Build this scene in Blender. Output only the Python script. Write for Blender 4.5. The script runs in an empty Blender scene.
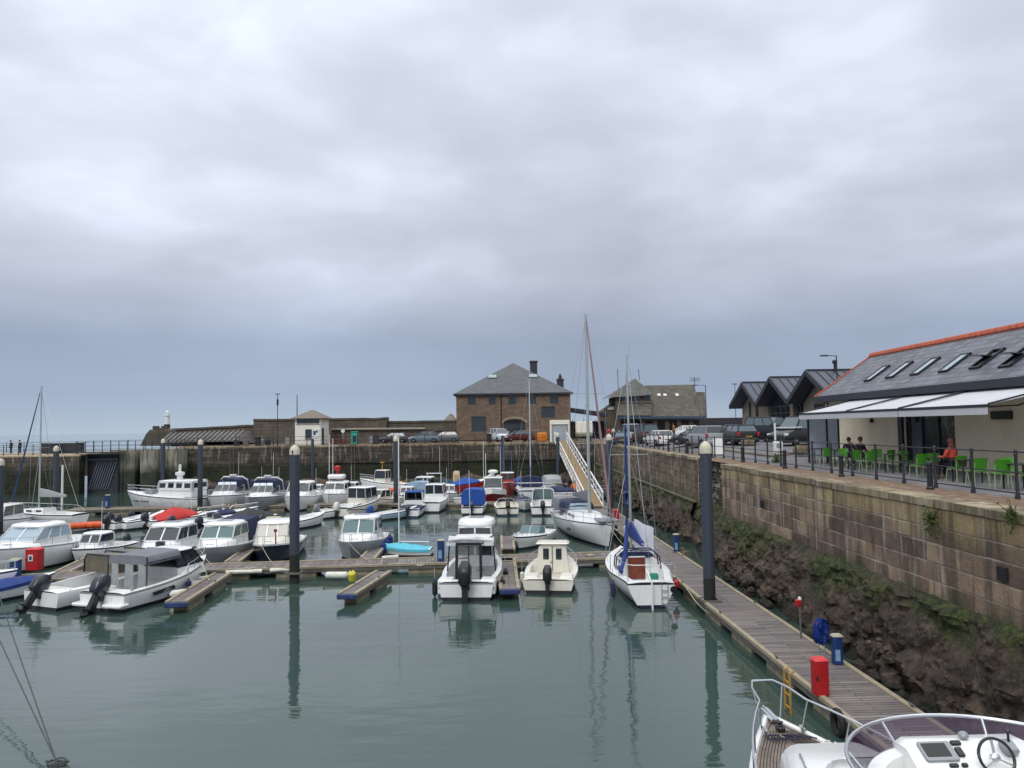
import bpy, math, random
from mathutils import Vector, Matrix, noise
random.seed(11)
R = math.radians
scene = bpy.context.scene
COL = scene.collection

# ------------------------------------------------------------------ camera
FPX = 760.0
H = 7.0
YAW, PITCH, ROLL = math.atan(9 / FPX), math.atan(43.5 / FPX), 0.014
fwd = Vector((math.sin(YAW) * math.cos(PITCH), math.cos(YAW) * math.cos(PITCH), math.sin(PITCH)))
rt0 = Vector((math.cos(YAW), -math.sin(YAW), 0))
up0 = rt0.cross(fwd)
rt = rt0 * math.cos(ROLL) - up0 * math.sin(ROLL)      # the photograph leans a little
up = up0 * math.cos(ROLL) + rt0 * math.sin(ROLL)
CAM = Vector((0, 0, H))
cd = bpy.data.cameras.new('camera')
cd.sensor_width = 36
cd.lens = 36 * FPX / 1024
cd.clip_end = 9000
cam = bpy.data.objects.new('camera', cd)
COL.objects.link(cam)
cam.matrix_world = Matrix(((rt.x, up.x, -fwd.x, CAM.x), (rt.y, up.y, -fwd.y, CAM.y), (rt.z, up.z, -fwd.z, CAM.z), (0, 0, 0, 1)))
scene.camera = cam

def ray(px, py):
    return fwd * FPX + rt * (px - 512) + up * (384 - py)
def PZ(px, py, z=0.0):
    d = ray(px, py); t = (z - H) / d.z
    return CAM + d * t
def PY(px, py, Y):
    d = ray(px, py); return CAM + d * (Y / d.y)
def PX(px, py, X):
    d = ray(px, py); return CAM + d * (X / d.x)

# ------------------------------------------------------------------ materials
def lin(c):
    return tuple(((v / 255) / 12.92 if v / 255 <= .04045 else ((v / 255 + .055) / 1.055) ** 2.4) for v in c) + (1,)
MATS = {}
def nodes_of(name):
    m = bpy.data.materials.new(name); m.use_nodes = True
    nt = m.node_tree; b = nt.nodes['Principled BSDF']
    return m, nt, b
def mixc(nt, fac, a, b, mode='MIX'):
    n = nt.nodes.new('ShaderNodeMix'); n.data_type = 'RGBA'; n.blend_type = mode
    if isinstance(fac, (int, float)): n.inputs[0].default_value = fac
    else: nt.links.new(fac, n.inputs[0])
    for i, v in ((6, a), (7, b)):
        if isinstance(v, tuple): n.inputs[i].default_value = v
        else: nt.links.new(v, n.inputs[i])
    return n.outputs[2]
def ramp(nt, src, stops):
    n = nt.nodes.new('ShaderNodeValToRGB'); nt.links.new(src, n.inputs[0])
    e = n.color_ramp.elements
    while len(e) < len(stops): e.new(.5)
    for i, (p, c) in enumerate(stops):
        e[i].position = p; e[i].color = c if isinstance(c, tuple) else (c, c, c, 1)
    return n.outputs[0]
def coords(nt, scale=(1, 1, 1), rot=(0, 0, 0), kind='Object'):
    t = nt.nodes.new('ShaderNodeTexCoord'); m = nt.nodes.new('ShaderNodeMapping')
    m.inputs['Scale'].default_value = scale; m.inputs['Rotation'].default_value = rot
    nt.links.new(t.outputs[kind], m.inputs[0]); return m.outputs[0]
def noisef(nt, vec, scale, detail=4, rough=.55):
    n = nt.nodes.new('ShaderNodeTexNoise'); n.inputs['Scale'].default_value = scale
    n.inputs['Detail'].default_value = detail; n.inputs['Roughness'].default_value = rough
    nt.links.new(vec, n.inputs['Vector']); return n.outputs[0]
def bump(nt, b, h, dist=.02, strength=1):
    n = nt.nodes.new('ShaderNodeBump'); n.inputs['Distance'].default_value = dist; n.inputs['Strength'].default_value = strength
    nt.links.new(h, n.inputs['Height']); nt.links.new(n.outputs[0], b.inputs['Normal'])
def M(name, rgb, rough=.6, metal=0, var=.18, scale=2.5, streak=0, bmp=0, bscale=30, coat=0, dirt=None):
    if name in MATS: return MATS[name]
    m, nt, b = nodes_of(name)
    c = lin(rgb)
    v = coords(nt)
    f = noisef(nt, v, scale, 5, .6)
    dk = tuple(x * (1 - var) for x in c[:3]) + (1,); lt = tuple(min(1, x * (1 + var)) for x in c[:3]) + (1,)
    out = ramp(nt, f, [(.3, dk), (.7, lt)])
    if streak:
        s = noisef(nt, coords(nt, (9, 9, .8)), 1.2, 3)
        fac = ramp(nt, s, [(.5, 0.0), (.75, streak)])
        out = mixc(nt, fac, out, dirt or tuple(x * .45 for x in c[:3]) + (1,))
    nt.links.new(out, b.inputs['Base Color'])
    b.inputs['Roughness'].default_value = rough
    b.inputs['Metallic'].default_value = metal
    if coat: b.inputs['Coat Weight'].default_value = coat
    if bmp: bump(nt, b, noisef(nt, v, bscale, 4), bmp)
    MATS[name] = m
    return m

def gel(name, rgb, rough=.3):
    return M(name, rgb, rough, var=.06, scale=1.2, streak=.12, coat=.3, dirt=lin((128, 120, 100)))
WHITE = gel('gelcoat_white', (224, 226, 226))
CREAM = gel('gelcoat_cream', (216, 213, 202))
GREYW = gel('gelcoat_grey', (132, 136, 142))
NAVY = gel('gelcoat_navy', (26, 32, 56), .25)
REDH = gel('gelcoat_red', (134, 28, 30), .35)
BLUEH = gel('gelcoat_blue', (52, 84, 128), .35)
ORANGE = M('orange_paint', (206, 84, 38), .5)
TURQ = M('turquoise_canvas', (84, 176, 196), .7, var=.12)
ANTIF = M('antifouling', (44, 44, 50), .8)
ANTIFB = M('antifouling_blue', (38, 66, 88), .8)
ANTIFR = M('antifouling_red', (96, 38, 34), .8)
TEAK = M('teak', (116, 106, 98), .75, var=.25, scale=7)
BLACK = M('black_plastic', (26, 27, 30), .4, var=.2)
BLACKR = M('black_rubber', (24, 24, 26), .8)
OUTB = M('outboard_cowl', (38, 42, 52), .3, coat=.3)
OUTG = M('outboard_grey', (120, 124, 130), .4)
STEEL = M('stainless', (200, 204, 208), .25, .85, var=.05)
ALU = M('mast_aluminium', (176, 182, 184), .4, .5, var=.08)
GREYCANVAS = M('grey_canvas', (112, 116, 124), .9, var=.12, bmp=.01, bscale=6)
SILVERC = M('silver_canvas', (150, 156, 158), .85, var=.12, bmp=.02, bscale=5)
NAVYCANVAS = M('navy_canvas', (30, 40, 72), .9, var=.2, bmp=.01, bscale=6)
BLUECANVAS = M('blue_canvas', (22, 70, 146), .85, var=.14, bmp=.015, bscale=6)
ROYAL = M('royal_canvas', (24, 50, 116), .85, var=.14, bmp=.015, bscale=6)
REDCANVAS = M('red_canvas', (178, 50, 48), .85, var=.1, bmp=.015, bscale=5)
DARKCANVAS = M('charcoal_canvas', (58, 56, 62), .9, var=.12, bmp=.01, bscale=6)
SAILW = M('white_cloth', (205, 208, 220), .85, var=.06)
BLUER = M('blue_tube', (70, 118, 168), .55)
LBLUE = M('pale_blue_tube', (120, 158, 190), .55)
REDP = M('red_paint', (164, 22, 28), .45, var=.12)
YELP = M('yellow_paint', (158, 122, 52), .6, var=.2)
YELB = M('yellow_buoy', (206, 200, 62), .5)
BLUEP = M('blue_pedestal', (22, 52, 104), .5)
FEND = M('fender_white', (208, 208, 200), .5, streak=.4)
ROPEM = M('rope', (170, 166, 150), .9)
WOODR = M('varnished_wood', (112, 50, 30), .4, var=.3, scale=5)
DARK = M('dark_interior', (22, 24, 27), .9)
def glassm(name, rgb, rough=.06, spec=.6):
    m, nt, b = nodes_of(name); b.inputs['Base Color'].default_value = lin(rgb); b.inputs['Roughness'].default_value = rough
    b.inputs['Specular IOR Level'].default_value = spec; MATS[name] = m
    v = coords(nt); bump(nt, b, noisef(nt, v, 1.5, 2), .01); return m
GLASS = glassm('dark_glass', (38, 48, 54)); GLASS.node_tree.nodes['Principled BSDF'].inputs['IOR'].default_value = 1.6
GLASSG = glassm('green_glass', (74, 104, 108))
GLASSL = glassm('pale_screen', (150, 170, 182), .12)

# ------------------------------------------------------------------ mesh builder
class MB:
    def __init__(s): s.v = []; s.f = []; s.m = []; s.tint = []
    def add(s, vs, fs, mi=0, M4=None):
        o = len(s.v)
        s.v += [(M4 @ Vector(p)) if M4 else Vector(p) for p in vs]
        s.f += [tuple(i + o for i in f) for f in fs]
        s.m += [mi] * len(fs); return s
    def hexa(s, b, t, mi=0):
        # b, t: four points each, counter clockwise from above
        s.add(list(b) + list(t), [(3, 2, 1, 0), (4, 5, 6, 7), (0, 1, 5, 4), (1, 2, 6, 5), (2, 3, 7, 6), (3, 0, 4, 7)], mi); return s
    def box(s, c, d, mi=0, rz=0, rx=0, ry=0):
        x, y, z = d[0] / 2, d[1] / 2, d[2] / 2
        M4 = Matrix.Translation(c) @ Matrix.Rotation(rz, 4, 'Z') @ Matrix.Rotation(ry, 4, 'Y') @ Matrix.Rotation(rx, 4, 'X')
        vs = [(-x, -y, -z), (x, -y, -z), (x, y, -z), (-x, y, -z), (-x, -y, z), (x, -y, z), (x, y, z), (-x, y, z)]
        s.add(vs, [(3, 2, 1, 0), (4, 5, 6, 7), (0, 1, 5, 4), (1, 2, 6, 5), (2, 3, 7, 6), (3, 0, 4, 7)], mi, M4); return s
    def rbox(s, c, d, r=.05, mi=0, rz=0, rx=0, top=1.0):
        # box with rounded vertical corners and a softened top and bottom edge
        hx, hy, hz = d[0] / 2, d[1] / 2, d[2] / 2; r = min(r, hx * .95, hy * .95)
        M4 = Matrix.Translation(c) @ Matrix.Rotation(rz, 4, 'Z') @ Matrix.Rotation(rx, 4, 'X')
        rings = []
        e = min(r * .6, hz * .6)
        for z, k, sc in ((-hz, e, 1), (-hz + e, 0, 1), (hz - e, 0, top), (hz, e, top)):
            ring = []
            for cx, cy, a0 in ((1, 1, 0), (-1, 1, 90), (-1, -1, 180), (1, -1, 270)):
                for a in (0, 30, 60, 90):
                    an = R(a0 + a)
                    ring.append(((cx * (hx - r) + (r - k * .8) * math.cos(an)) * sc, (cy * (hy - r) + (r - k * .8) * math.sin(an)) * sc, z))
            rings.append(ring)
        s.loft(rings, True, True, True, mi, M4); return s
    def loft(s, rings, closed=True, cap0=True, cap1=True, mi=0, M4=None):
        n = len(rings[0]); vs = [p for r in rings for p in r]; fs = []
        for i in range(len(rings) - 1):
            for j in range(n if closed else n - 1):
                k = (j + 1) % n
                fs.append((i * n + j, i * n + k, (i + 1) * n + k, (i + 1) * n + j))
        if cap0: fs.append(tuple(range(n))[::-1])
        if cap1: fs.append(tuple((len(rings) - 1) * n + j for j in range(n)))
        s.add(vs, fs, mi, M4); return s
    def tube(s, pts, r, seg=6, mi=0, cap=True):
        pts = [Vector(p) for p in pts]; rings = []
        rs = r if isinstance(r, (list, tuple)) else [r] * len(pts)
        for i, p in enumerate(pts):
            a = pts[max(0, i - 1)]; b = pts[min(len(pts) - 1, i + 1)]
            d = (b - a); d = d.normalized() if d.length > 1e-9 else Vector((0, 0, 1))
            u = d.cross(Vector((0, 0, 1)) if abs(d.z) < .9 else Vector((0, 1, 0))).normalized(); w = d.cross(u)
            rings.append([p + u * rs[i] * math.cos(2 * math.pi * k / seg) + w * rs[i] * math.sin(2 * math.pi * k / seg) for k in range(seg)])
        s.loft(rings, True, cap, cap, mi); return s
    def bar(s, a, b, w, t=None, mi=0):
        t = t or w; a = Vector(a); b = Vector(b); d = (b - a).normalized()
        u = d.cross(Vector((0, 0, 1)) if abs(d.z) < .95 else Vector((0, 1, 0))).normalized(); q = d.cross(u)
        rr = [[p + u * (x * w / 2) + q * (y * t / 2) for x, y in ((-1, -1), (1, -1), (1, 1), (-1, 1))] for p in (a, b)]
        s.loft(rr, True, True, True, mi); return s
    def lathe(s, c, prof, seg=12, mi=0, M4=None):
        rings = [[(r * math.cos(2 * math.pi * k / seg), r * math.sin(2 * math.pi * k / seg), z) for k in range(seg)] for r, z in prof]
        s.loft(rings, True, True, True, mi, (M4 or Matrix()) if c is None else Matrix.Translation(c) @ (M4 or Matrix())); return s
    def slab(s, pts, t, mi=0):
        # planar polygon pts given thickness t along its normal
        pts = [Vector(p) for p in pts]
        n = (pts[1] - pts[0]).cross(pts[2] - pts[1]).normalized() * (t / 2)
        s.loft([[p - n for p in pts], [p + n for p in pts]], True, True, True, mi); return s
    def sphere(s, c, r, mi=0, seg=10, sc=(1, 1, 1)):
        prof = [(max(.001, math.sin(math.pi * i / 6)), -math.cos(math.pi * i / 6)) for i in range(7)]
        s.lathe(None, [(a * r, b * r) for a, b in prof], seg, mi, Matrix.Translation(c) @ Matrix.Diagonal((*sc, 1))); return s
    def build(s, name, mats, parent=None, smooth=35, loc=None, bevel=0):
        me = bpy.data.meshes.new(name)
        me.from_pydata([tuple(p) for p in s.v], [], s.f)
        mats = mats if isinstance(mats, (list, tuple)) else [mats]
        for m in mats: me.materials.append(m)
        me.polygons.foreach_set('material_index', s.m)
        if smooth:
            me.polygons.foreach_set('use_smooth', [True] * len(me.polygons)); me.set_sharp_from_angle(angle=R(smooth))
        me.update()
        o = bpy.data.objects.new(name, me); COL.objects.link(o)
        if parent: o.parent = parent
        if loc: o.location = loc
        if bevel:
            b = o.modifiers.new('edge', 'BEVEL'); b.width = bevel; b.segments = 2; b.limit_method = 'ANGLE'
        return o
def tag(o, label=None, cat=None, group=None, kind=None):
    if label: o['label'] = label
    if cat: o['category'] = cat
    if group: o['group'] = group
    if kind: o['kind'] = kind
    return o
def empty(name, loc, rz=0, label=None, cat=None, group=None):
    o = bpy.data.objects.new(name, None); COL.objects.link(o); o.location = loc; o.rotation_euler = (0, 0, rz)
    return tag(o, label, cat, group)
def copy_tree(o, parent=None):
    c = o.copy(); COL.objects.link(c); c.parent = parent
    for ch in list(o.children): copy_tree(ch, c)
    return c
ORD = ['leftmost', 'second', 'third', 'fourth', 'fifth', 'sixth', 'seventh', 'eighth', 'ninth', 'tenth', 'eleventh', 'twelfth', 'thirteenth', 'fourteenth', 'fifteenth', 'sixteenth', 'seventeenth', 'eighteenth', 'nineteenth', 'twentieth']
def glazed(fr, gl, a, b, c, d, n=1, w=.06, t=.04, mi=0):
    # a,b bottom edge; d,c top edge; frame bars and n panes
    a, b, c, d = map(Vector, (a, b, c, d))
    for i in range(n + 1):
        k = i / n; fr.bar(a.lerp(b, k), d.lerp(c, k), w, t, mi)
    fr.bar(a, b, w * .8, t, mi); fr.bar(d, c, w * .8, t, mi)
    for i in range(n):
        k0, k1 = i / n, (i + 1) / n
        gl.slab([a.lerp(b, k0), a.lerp(b, k1), d.lerp(c, k1), d.lerp(c, k0)], .012)
# ------------------------------------------------------------------ sky and light
w = bpy.data.worlds.new('World'); scene.world = w; w.use_nodes = True
nt = w.node_tree; nt.nodes.clear()
tc = nt.nodes.new('ShaderNodeTexCoord'); sp = nt.nodes.new('ShaderNodeSeparateXYZ'); nt.links.new(tc.outputs['Generated'], sp.inputs[0])
def mth(op, a, b=None, clamp=False):
    n = nt.nodes.new('ShaderNodeMath'); n.operation = op; n.use_clamp = clamp
    for i, v in enumerate((a, b)):
        if v is None: continue
        if isinstance(v, (int, float)): n.inputs[i].default_value = v
        else: nt.links.new(v, n.inputs[i])
    return n.outputs[0]
zc = mth('ADD', mth('MAXIMUM', sp.outputs[2], 0.0), .34)
cv = nt.nodes.new('ShaderNodeCombineXYZ')
nt.links.new(sp.outputs[0], cv.inputs[0]); nt.links.new(sp.outputs[1], cv.inputs[1]); nt.links.new(mth('MULTIPLY', mth('POWER', mth('MAXIMUM', sp.outputs[2], 0.0), .8), 2.3), cv.inputs[2])
def wn(scale, detail, rough, dist=0.0, off=(0, 0, 0), sc=(1, 1, 1)):
    mp = nt.nodes.new('ShaderNodeMapping'); mp.inputs['Location'].default_value = off; mp.inputs['Scale'].default_value = sc
    nt.links.new(cv.outputs[0], mp.inputs[0])
    n = nt.nodes.new('ShaderNodeTexNoise'); n.inputs['Scale'].default_value = scale; n.inputs['Detail'].default_value = detail
    n.inputs['Roughness'].default_value = rough; n.inputs['Distortion'].default_value = dist; nt.links.new(mp.outputs[0], n.inputs['Vector'])
    return n.outputs[0]
base = ramp(nt, sp.outputs[2], [(0, (.37, .45, .53, 1)), (.045, (.285, .35, .47, 1)), (.11, (.27, .32, .43, 1)), (.19, (.41, .445, .53, 1)), (.3, (.52, .555, .635, 1)), (.5, (.545, .59, .675, 1)), (1, (1.75, 1.75, 1.75, 1))])
big = wn(2.1, 4, .5, .35, (1.3, .35, 0), (1, 1, 1))
fine = wn(6.0, 5, .5, .3, (4.1, 7, 0), (1, 1, 1))
cl = mth('ADD', mth('MULTIPLY', big, .72), mth('MULTIPLY', fine, .28))
shade = ramp(nt, cl, [(.34, .83), (.45, .94), (.54, 1.08), (.64, 1.3)])
fade = ramp(nt, sp.outputs[2], [(.03, 0.0), (.2, 1.0)])
cloudc = mixc(nt, fade, base, mixc(nt, 1.0, base, shade, 'MULTIPLY'))
# a thinner patch of cloud is a little brighter
SUN_AZ, SUN_EL = R(-158), R(42)
sd = Vector((math.sin(R(-19)) * math.cos(R(21)), math.cos(R(-19)) * math.cos(R(21)), math.sin(R(21))))
dt = nt.nodes.new('ShaderNodeVectorMath'); dt.operation = 'DOT_PRODUCT'; nt.links.new(tc.outputs['Generated'], dt.inputs[0]); dt.inputs[1].default_value = sd
glow = ramp(nt, dt.outputs['Value'], [(.88, 1.0), (1.0, 1.2)])
cloudc = mixc(nt, 1.0, cloudc, glow, 'MULTIPLY')
sky = nt.nodes.new('ShaderNodeTexSky'); sky.sky_type = 'NISHITA'; sky.sun_disc = False
sky.sun_elevation = SUN_EL; sky.sun_rotation = SUN_AZ % (2 * math.pi); sky.air_density = 1.4; sky.dust_density = 3
bg1 = nt.nodes.new('ShaderNodeBackground'); nt.links.new(sky.outputs[0], bg1.inputs[0]); bg1.inputs[1].default_value = .06
bg2 = nt.nodes.new('ShaderNodeBackground'); nt.links.new(cloudc, bg2.inputs[0]); bg2.inputs[1].default_value = 1.0
mxs = nt.nodes.new('ShaderNodeMixShader'); mxs.inputs[0].default_value = .92
nt.links.new(bg1.outputs[0], mxs.inputs[1]); nt.links.new(bg2.outputs[0], mxs.inputs[2])
wo = nt.nodes.new('ShaderNodeOutputWorld'); nt.links.new(mxs.outputs[0], wo.inputs[0])
sl = bpy.data.lights.new('sun', 'SUN'); sl.energy = 1.1; sl.angle = R(25); sl.color = (1, .97, .92)
so = bpy.data.objects.new('sun', sl); COL.objects.link(so)
so.rotation_euler = Vector((math.sin(SUN_AZ) * math.cos(SUN_EL), math.cos(SUN_AZ) * math.cos(SUN_EL), math.sin(SUN_EL))).to_track_quat('Z', 'Y').to_euler()
scene.view_settings.view_transform = 'Standard'; scene.view_settings.look = 'None'; scene.view_settings.gamma = 1
scene.view_settings.exposure = 0.3

# ------------------------------------------------------------------ water
m, nt2, b = nodes_of('harbour_water')
b.inputs['Base Color'].default_value = (.036, .064, .054, 1); b.inputs['Roughness'].default_value = .012; b.inputs['IOR'].default_value = 1.6
v = coords(nt2, (1, 1, 1))
n1 = noisef(nt2, coords(nt2, (.55, 1.5, 1)), 1.1, 3, .5); n2 = noisef(nt2, coords(nt2, (.8, 2.2, 1), (0, 0, .25)), 3.6, 3, .5)
n0 = noisef(nt2, coords(nt2, (.3, .7, 1), (0, 0, -.15)), .35, 2, .5)
calm = ramp(nt2, noisef(nt2, coords(nt2, (.5, 1, 1)), .09, 2), [(.35, .25), (.65, 1.0)])
def m2(op, a, b_):
    n = nt2.nodes.new('ShaderNodeMath'); n.operation = op
    for i, x in enumerate((a, b_)):
        if isinstance(x, (int, float)): n.inputs[i].default_value = x
        else: nt2.links.new(x, n.inputs[i])
    return n.outputs[0]
hgt = m2('ADD', m2('ADD', m2('MULTIPLY', n1, .8), m2('MULTIPLY', n2, .1)), m2('MULTIPLY', n0, 2.2))
hgt = m2('MULTIPLY', hgt, calm)
bump(nt2, b, hgt, .03, 1.0)
nt2.links.new(ramp(nt2, noisef(nt2, coords(nt2, (.35, 1.1, 1), (0, 0, .2)), .22, 4, .6), [(.4, .006), (.7, .07)]), b.inputs['Roughness'])
WATER = m
mb = MB()
mb.add([(-6000, -200, 0), (6000, -200, 0), (6000, 8000, 0), (-6000, 8000, 0)], [(0, 1, 2, 3)])
tag(mb.build('water', WATER, smooth=0), kind='structure')

# ------------------------------------------------------------------ quays
QZ = 5.0
def ss(t): t = max(0, min(1, t)); return t * t * (3 - 2 * t)
def zq(x, y):
    return QZ + .5 * ss((y - 40) / 20) * ss((x - 13.6) / 4) + .1 * ss((y - 80) / 16) * (1 - ss((x - 13.6) / 4))
def grid_mesh(xs, ys, zf):
    g = MB(); nx = len(xs)
    vs = [(x, y, zf(x, y)) for y in ys for x in xs]
    g.add(vs, [(j * nx + i, j * nx + i + 1, (j + 1) * nx + i + 1, (j + 1) * nx + i) for j in range(len(ys) - 1) for i in range(nx - 1)])
    return g
def fr(a, b_, n): return [a + (b_ - a) * i / n for i in range(n + 1)]
m, nt2, b = nodes_of('quay_surface')
v = coords(nt2)
f1 = noisef(nt2, v, .6, 6, .6); f2 = noisef(nt2, v, 14, 3)
asph = ramp(nt2, f1, [(.3, lin((84, 84, 90))), (.7, lin((112, 111, 114)))])
brown = ramp(nt2, noisef(nt2, v, 2.4, 7, .7), [(.35, lin((82, 62, 48))), (.56, lin((116, 96, 76))), (.66, lin((150, 136, 114))), (.78, lin((84, 86, 50)))])
spx = nt2.nodes.new('ShaderNodeSeparateXYZ'); nt2.links.new(v, spx.inputs[0])
wob = m2('ADD', spx.outputs[0], m2('MULTIPLY', noisef(nt2, v, .8, 3), .6))
edge = ramp(nt2, m2('MULTIPLY', wob, .02), [(.266, 1.0), (.272, 0.0)])
nt2.links.new(mixc(nt2, edge, asph, brown), b.inputs['Base Color']); b.inputs['Roughness'].default_value = .9
bump(nt2, b, f2, .01)
QSURF = m
g = grid_mesh([11.5, 12.2, 13, 13.6, 14.4, 15.2, 16.4, 17.6, 30, 60, 200], fr(-30, 38, 12) + fr(40, 60, 12) + fr(62, 96, 10), zq)
g2 = grid_mesh([-43, -20, 0, 11.5, 12.2, 13, 13.6, 14.4, 15.2, 16.4, 17.6, 30, 60, 200], [96, 104, 115, 140], zq)
g.add(g2.v, g2.f)
tag(g.build('quay_paving', QSURF), kind='structure')

def masonry(name, cols, mortar, algae_z, algae=((48, 58, 26), (40, 36, 30)), top_band=None):
    m, nt2, b = nodes_of(name)
    def mm(op, a, b_, cl=False):
        n = nt2.nodes.new('ShaderNodeMath'); n.operation = op; n.use_clamp = cl
        for i, x in enumerate((a, b_)):
            if isinstance(x, (int, float)): n.inputs[i].default_value = x
            else: nt2.links.new(x, n.inputs[i])
        return n.outputs[0]
    v = coords(nt2); s = nt2.nodes.new('ShaderNodeSeparateXYZ'); nt2.links.new(v, s.inputs[0])
    at = nt2.nodes.new('ShaderNodeAttribute'); at.attribute_name = 'tint'
    f = mm('ADD', mm('MULTIPLY', at.outputs['Fac'], .34), mm('MULTIPLY', mm('ADD', mm('MULTIPLY', noisef(nt2, v, 2.6, 6, .75), .6), mm('MULTIPLY', noisef(nt2, v, .35, 4, .6), .4)), .66))
    c = ramp(nt2, f, [(.22, lin(cols[0])), (.45, lin(cols[1])), (.62, lin(cols[2])), (.8, lin(cols[3]))])
    if top_band:
        z0, z1, tc_ = top_band
        k = mm('ADD', s.outputs[2], mm('MULTIPLY', mm('SUBTRACT', noisef(nt2, v, .7, 4), .5), 1.1))
        fac = nt2.nodes.new('ShaderNodeMapRange'); fac.inputs[1].default_value = z0; fac.inputs[2].default_value = z1; nt2.links.new(k, fac.inputs[0])
        tcol = ramp(nt2, f, [(.25, lin(tc_[0])), (.5, lin(tc_[1])), (.75, lin(tc_[2]))])
        c = mixc(nt2, fac.outputs[0], c, tcol)
    # pale lime runs and dark weeping stains
    st = noisef(nt2, coords(nt2, (2.2, 2.2, .22)), 1.6, 4, .6)
    c = mixc(nt2, ramp(nt2, st, [(.55, 0.0), (.68, .5)]), c, lin((176, 170, 164)))
    st2 = noisef(nt2, coords(nt2, (1.6, 1.6, .18), (0, 0, 1)), 1.3, 4, .6)
    c = mixc(nt2, ramp(nt2, st2, [(.5, 0.0), (.62, .65)]), c, lin((56, 48, 44)))
    k = mm('ADD', s.outputs[2], mm('MULTIPLY', mm('SUBTRACT', noisef(nt2, coords(nt2, (.5, .5, .5)), 1.4, 5), .5), 2.2))
    fac = nt2.nodes.new('ShaderNodeMapRange'); fac.inputs[1].default_value = algae_z + .5; fac.inputs[2].default_value = algae_z - .4; nt2.links.new(k, fac.inputs[0])
    al = ramp(nt2, noisef(nt2, v, 1.1, 5), [(.42, lin(algae[0])), (.62, lin(algae[1]))])
    c = mixc(nt2, fac.outputs[0], c, al)
    nt2.links.new(c, b.inputs['Base Color']); b.inputs['Roughness'].default_value = .85
    bump(nt2, b, noisef(nt2, v, 9, 5, .7), .035)
    return m
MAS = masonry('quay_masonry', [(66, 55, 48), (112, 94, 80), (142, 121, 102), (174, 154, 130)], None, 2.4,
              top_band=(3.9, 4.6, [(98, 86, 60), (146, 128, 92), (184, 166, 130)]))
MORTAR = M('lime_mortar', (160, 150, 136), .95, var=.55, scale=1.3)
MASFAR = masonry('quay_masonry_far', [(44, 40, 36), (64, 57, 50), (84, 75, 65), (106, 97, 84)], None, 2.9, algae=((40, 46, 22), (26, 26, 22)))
def set_tint(o, per):
    me = o.data; a = me.attributes.new('tint', 'FLOAT', 'FACE'); n = len(me.polygons)
    vals = []; r = .5
    for i in range(n):
        if i % per == 0: r = random.random()
        vals.append(r)
    a.data.foreach_set('value', vals)
def block_wall(name, a, b_, z0, z1, ch, bl, depth=.5, mat=None, label=None, mortar=None, jit=.009, kindn='wall', rough=0, groups=None, gap=.02, parent=None):
    """coursed stone blocks along a->b (front on the left hand of a->b), a mortar bed behind them"""
    a = Vector((*a, 0)); b_ = Vector((*b_, 0)); d = (b_ - a).normalized(); n = Vector((-d.y, d.x, 0)); L = (b_ - a).length
    blk = MB(); z = z0; row = 0
    while z < z1 - .05:
        h = min(ch * random.uniform(.8, 1.22), z1 - z)
        if z1 - z - h < ch * .4: h = z1 - z
        s = -random.uniform(0, bl)
        while s < L:
            ln = bl * random.uniform(.6, 1.35)
            s0, s1 = max(0, s), min(L, s + ln)
            if s1 - s0 > .06:
                o = random.uniform(-jit, jit)
                q0 = a + d * (s0 + gap * .2); q1 = a + d * (s1 - gap * .2); zz0, zz1 = z + gap * .9 + random.uniform(-rough, rough), z + h - gap * .9 + random.uniform(-rough, rough)
                c = .012
                f0 = [q0 + n * (.022 + o - c), q1 + n * (.022 + o - c)]
                rr = [[q0 - n * .12 + Vector((0, 0, zz0)), q1 - n * .12 + Vector((0, 0, zz0)), q1 - n * .12 + Vector((0, 0, zz1)), q0 - n * .12 + Vector((0, 0, zz1))],
                      [f0[0] + Vector((0, 0, zz0)), f0[1] + Vector((0, 0, zz0)), f0[1] + Vector((0, 0, zz1)), f0[0] + Vector((0, 0, zz1))],
                      [q0 + d * c + n * (.022 + o) + Vector((0, 0, zz0 + c)), q1 - d * c + n * (.022 + o) + Vector((0, 0, zz0 + c)), q1 - d * c + n * (.022 + o) + Vector((0, 0, zz1 - c)), q0 + d * c + n * (.022 + o) + Vector((0, 0, zz1 - c))]]
                blk.loft(rr, True, False, True)
            s += ln
        z += h; row += 1
    o = blk.build(name, mat or MAS, parent=parent, smooth=0)
    set_tint(o, 9)
    if label: tag(o, label, 'wall')
    core = MB(); core.hexa([a - n * depth + Vector((0, 0, -2)), b_ - n * depth + Vector((0, 0, -2)), b_ + Vector((0, 0, -2)), a + Vector((0, 0, -2))],
                           [a - n * depth + Vector((0, 0, z1 - .006)), b_ - n * depth + Vector((0, 0, z1 - .006)), b_ + Vector((0, 0, z1 - .006)), a + Vector((0, 0, z1 - .006))])
    core.build('mortar_core', mortar or MORTAR, parent=o, smooth=0)
    return o
def coping(parent, a, b_, z0, w_, ln, mat, over=.06, th=.22):
    a = Vector((*a, 0)); b_ = Vector((*b_, 0)); d = (b_ - a).normalized(); n = Vector((-d.y, d.x, 0)); L = (b_ - a).length
    k = MB(); s = 0
    while s < L - .01:
        l = min(ln * random.uniform(.75, 1.25), L - s)
        mid = a + d * (s + l / 2) + n * (over - w_ / 2 + random.uniform(-.02, .02))
        k.rbox(mid + Vector((0, 0, z0 + th / 2 + random.uniform(-.012, .012))), (l - .02, w_, th), .03, rz=math.atan2(d.y, d.x))
        s += l
    o = k.build('coping', mat, parent=parent); set_tint(o, 17 * 3 + 0 or 1); return o
COPE = masonry('coping_stone', [(84, 76, 60), (124, 112, 88), (152, 140, 114), (178, 168, 146)], None, -5)
LEDGE = 2.5
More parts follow.
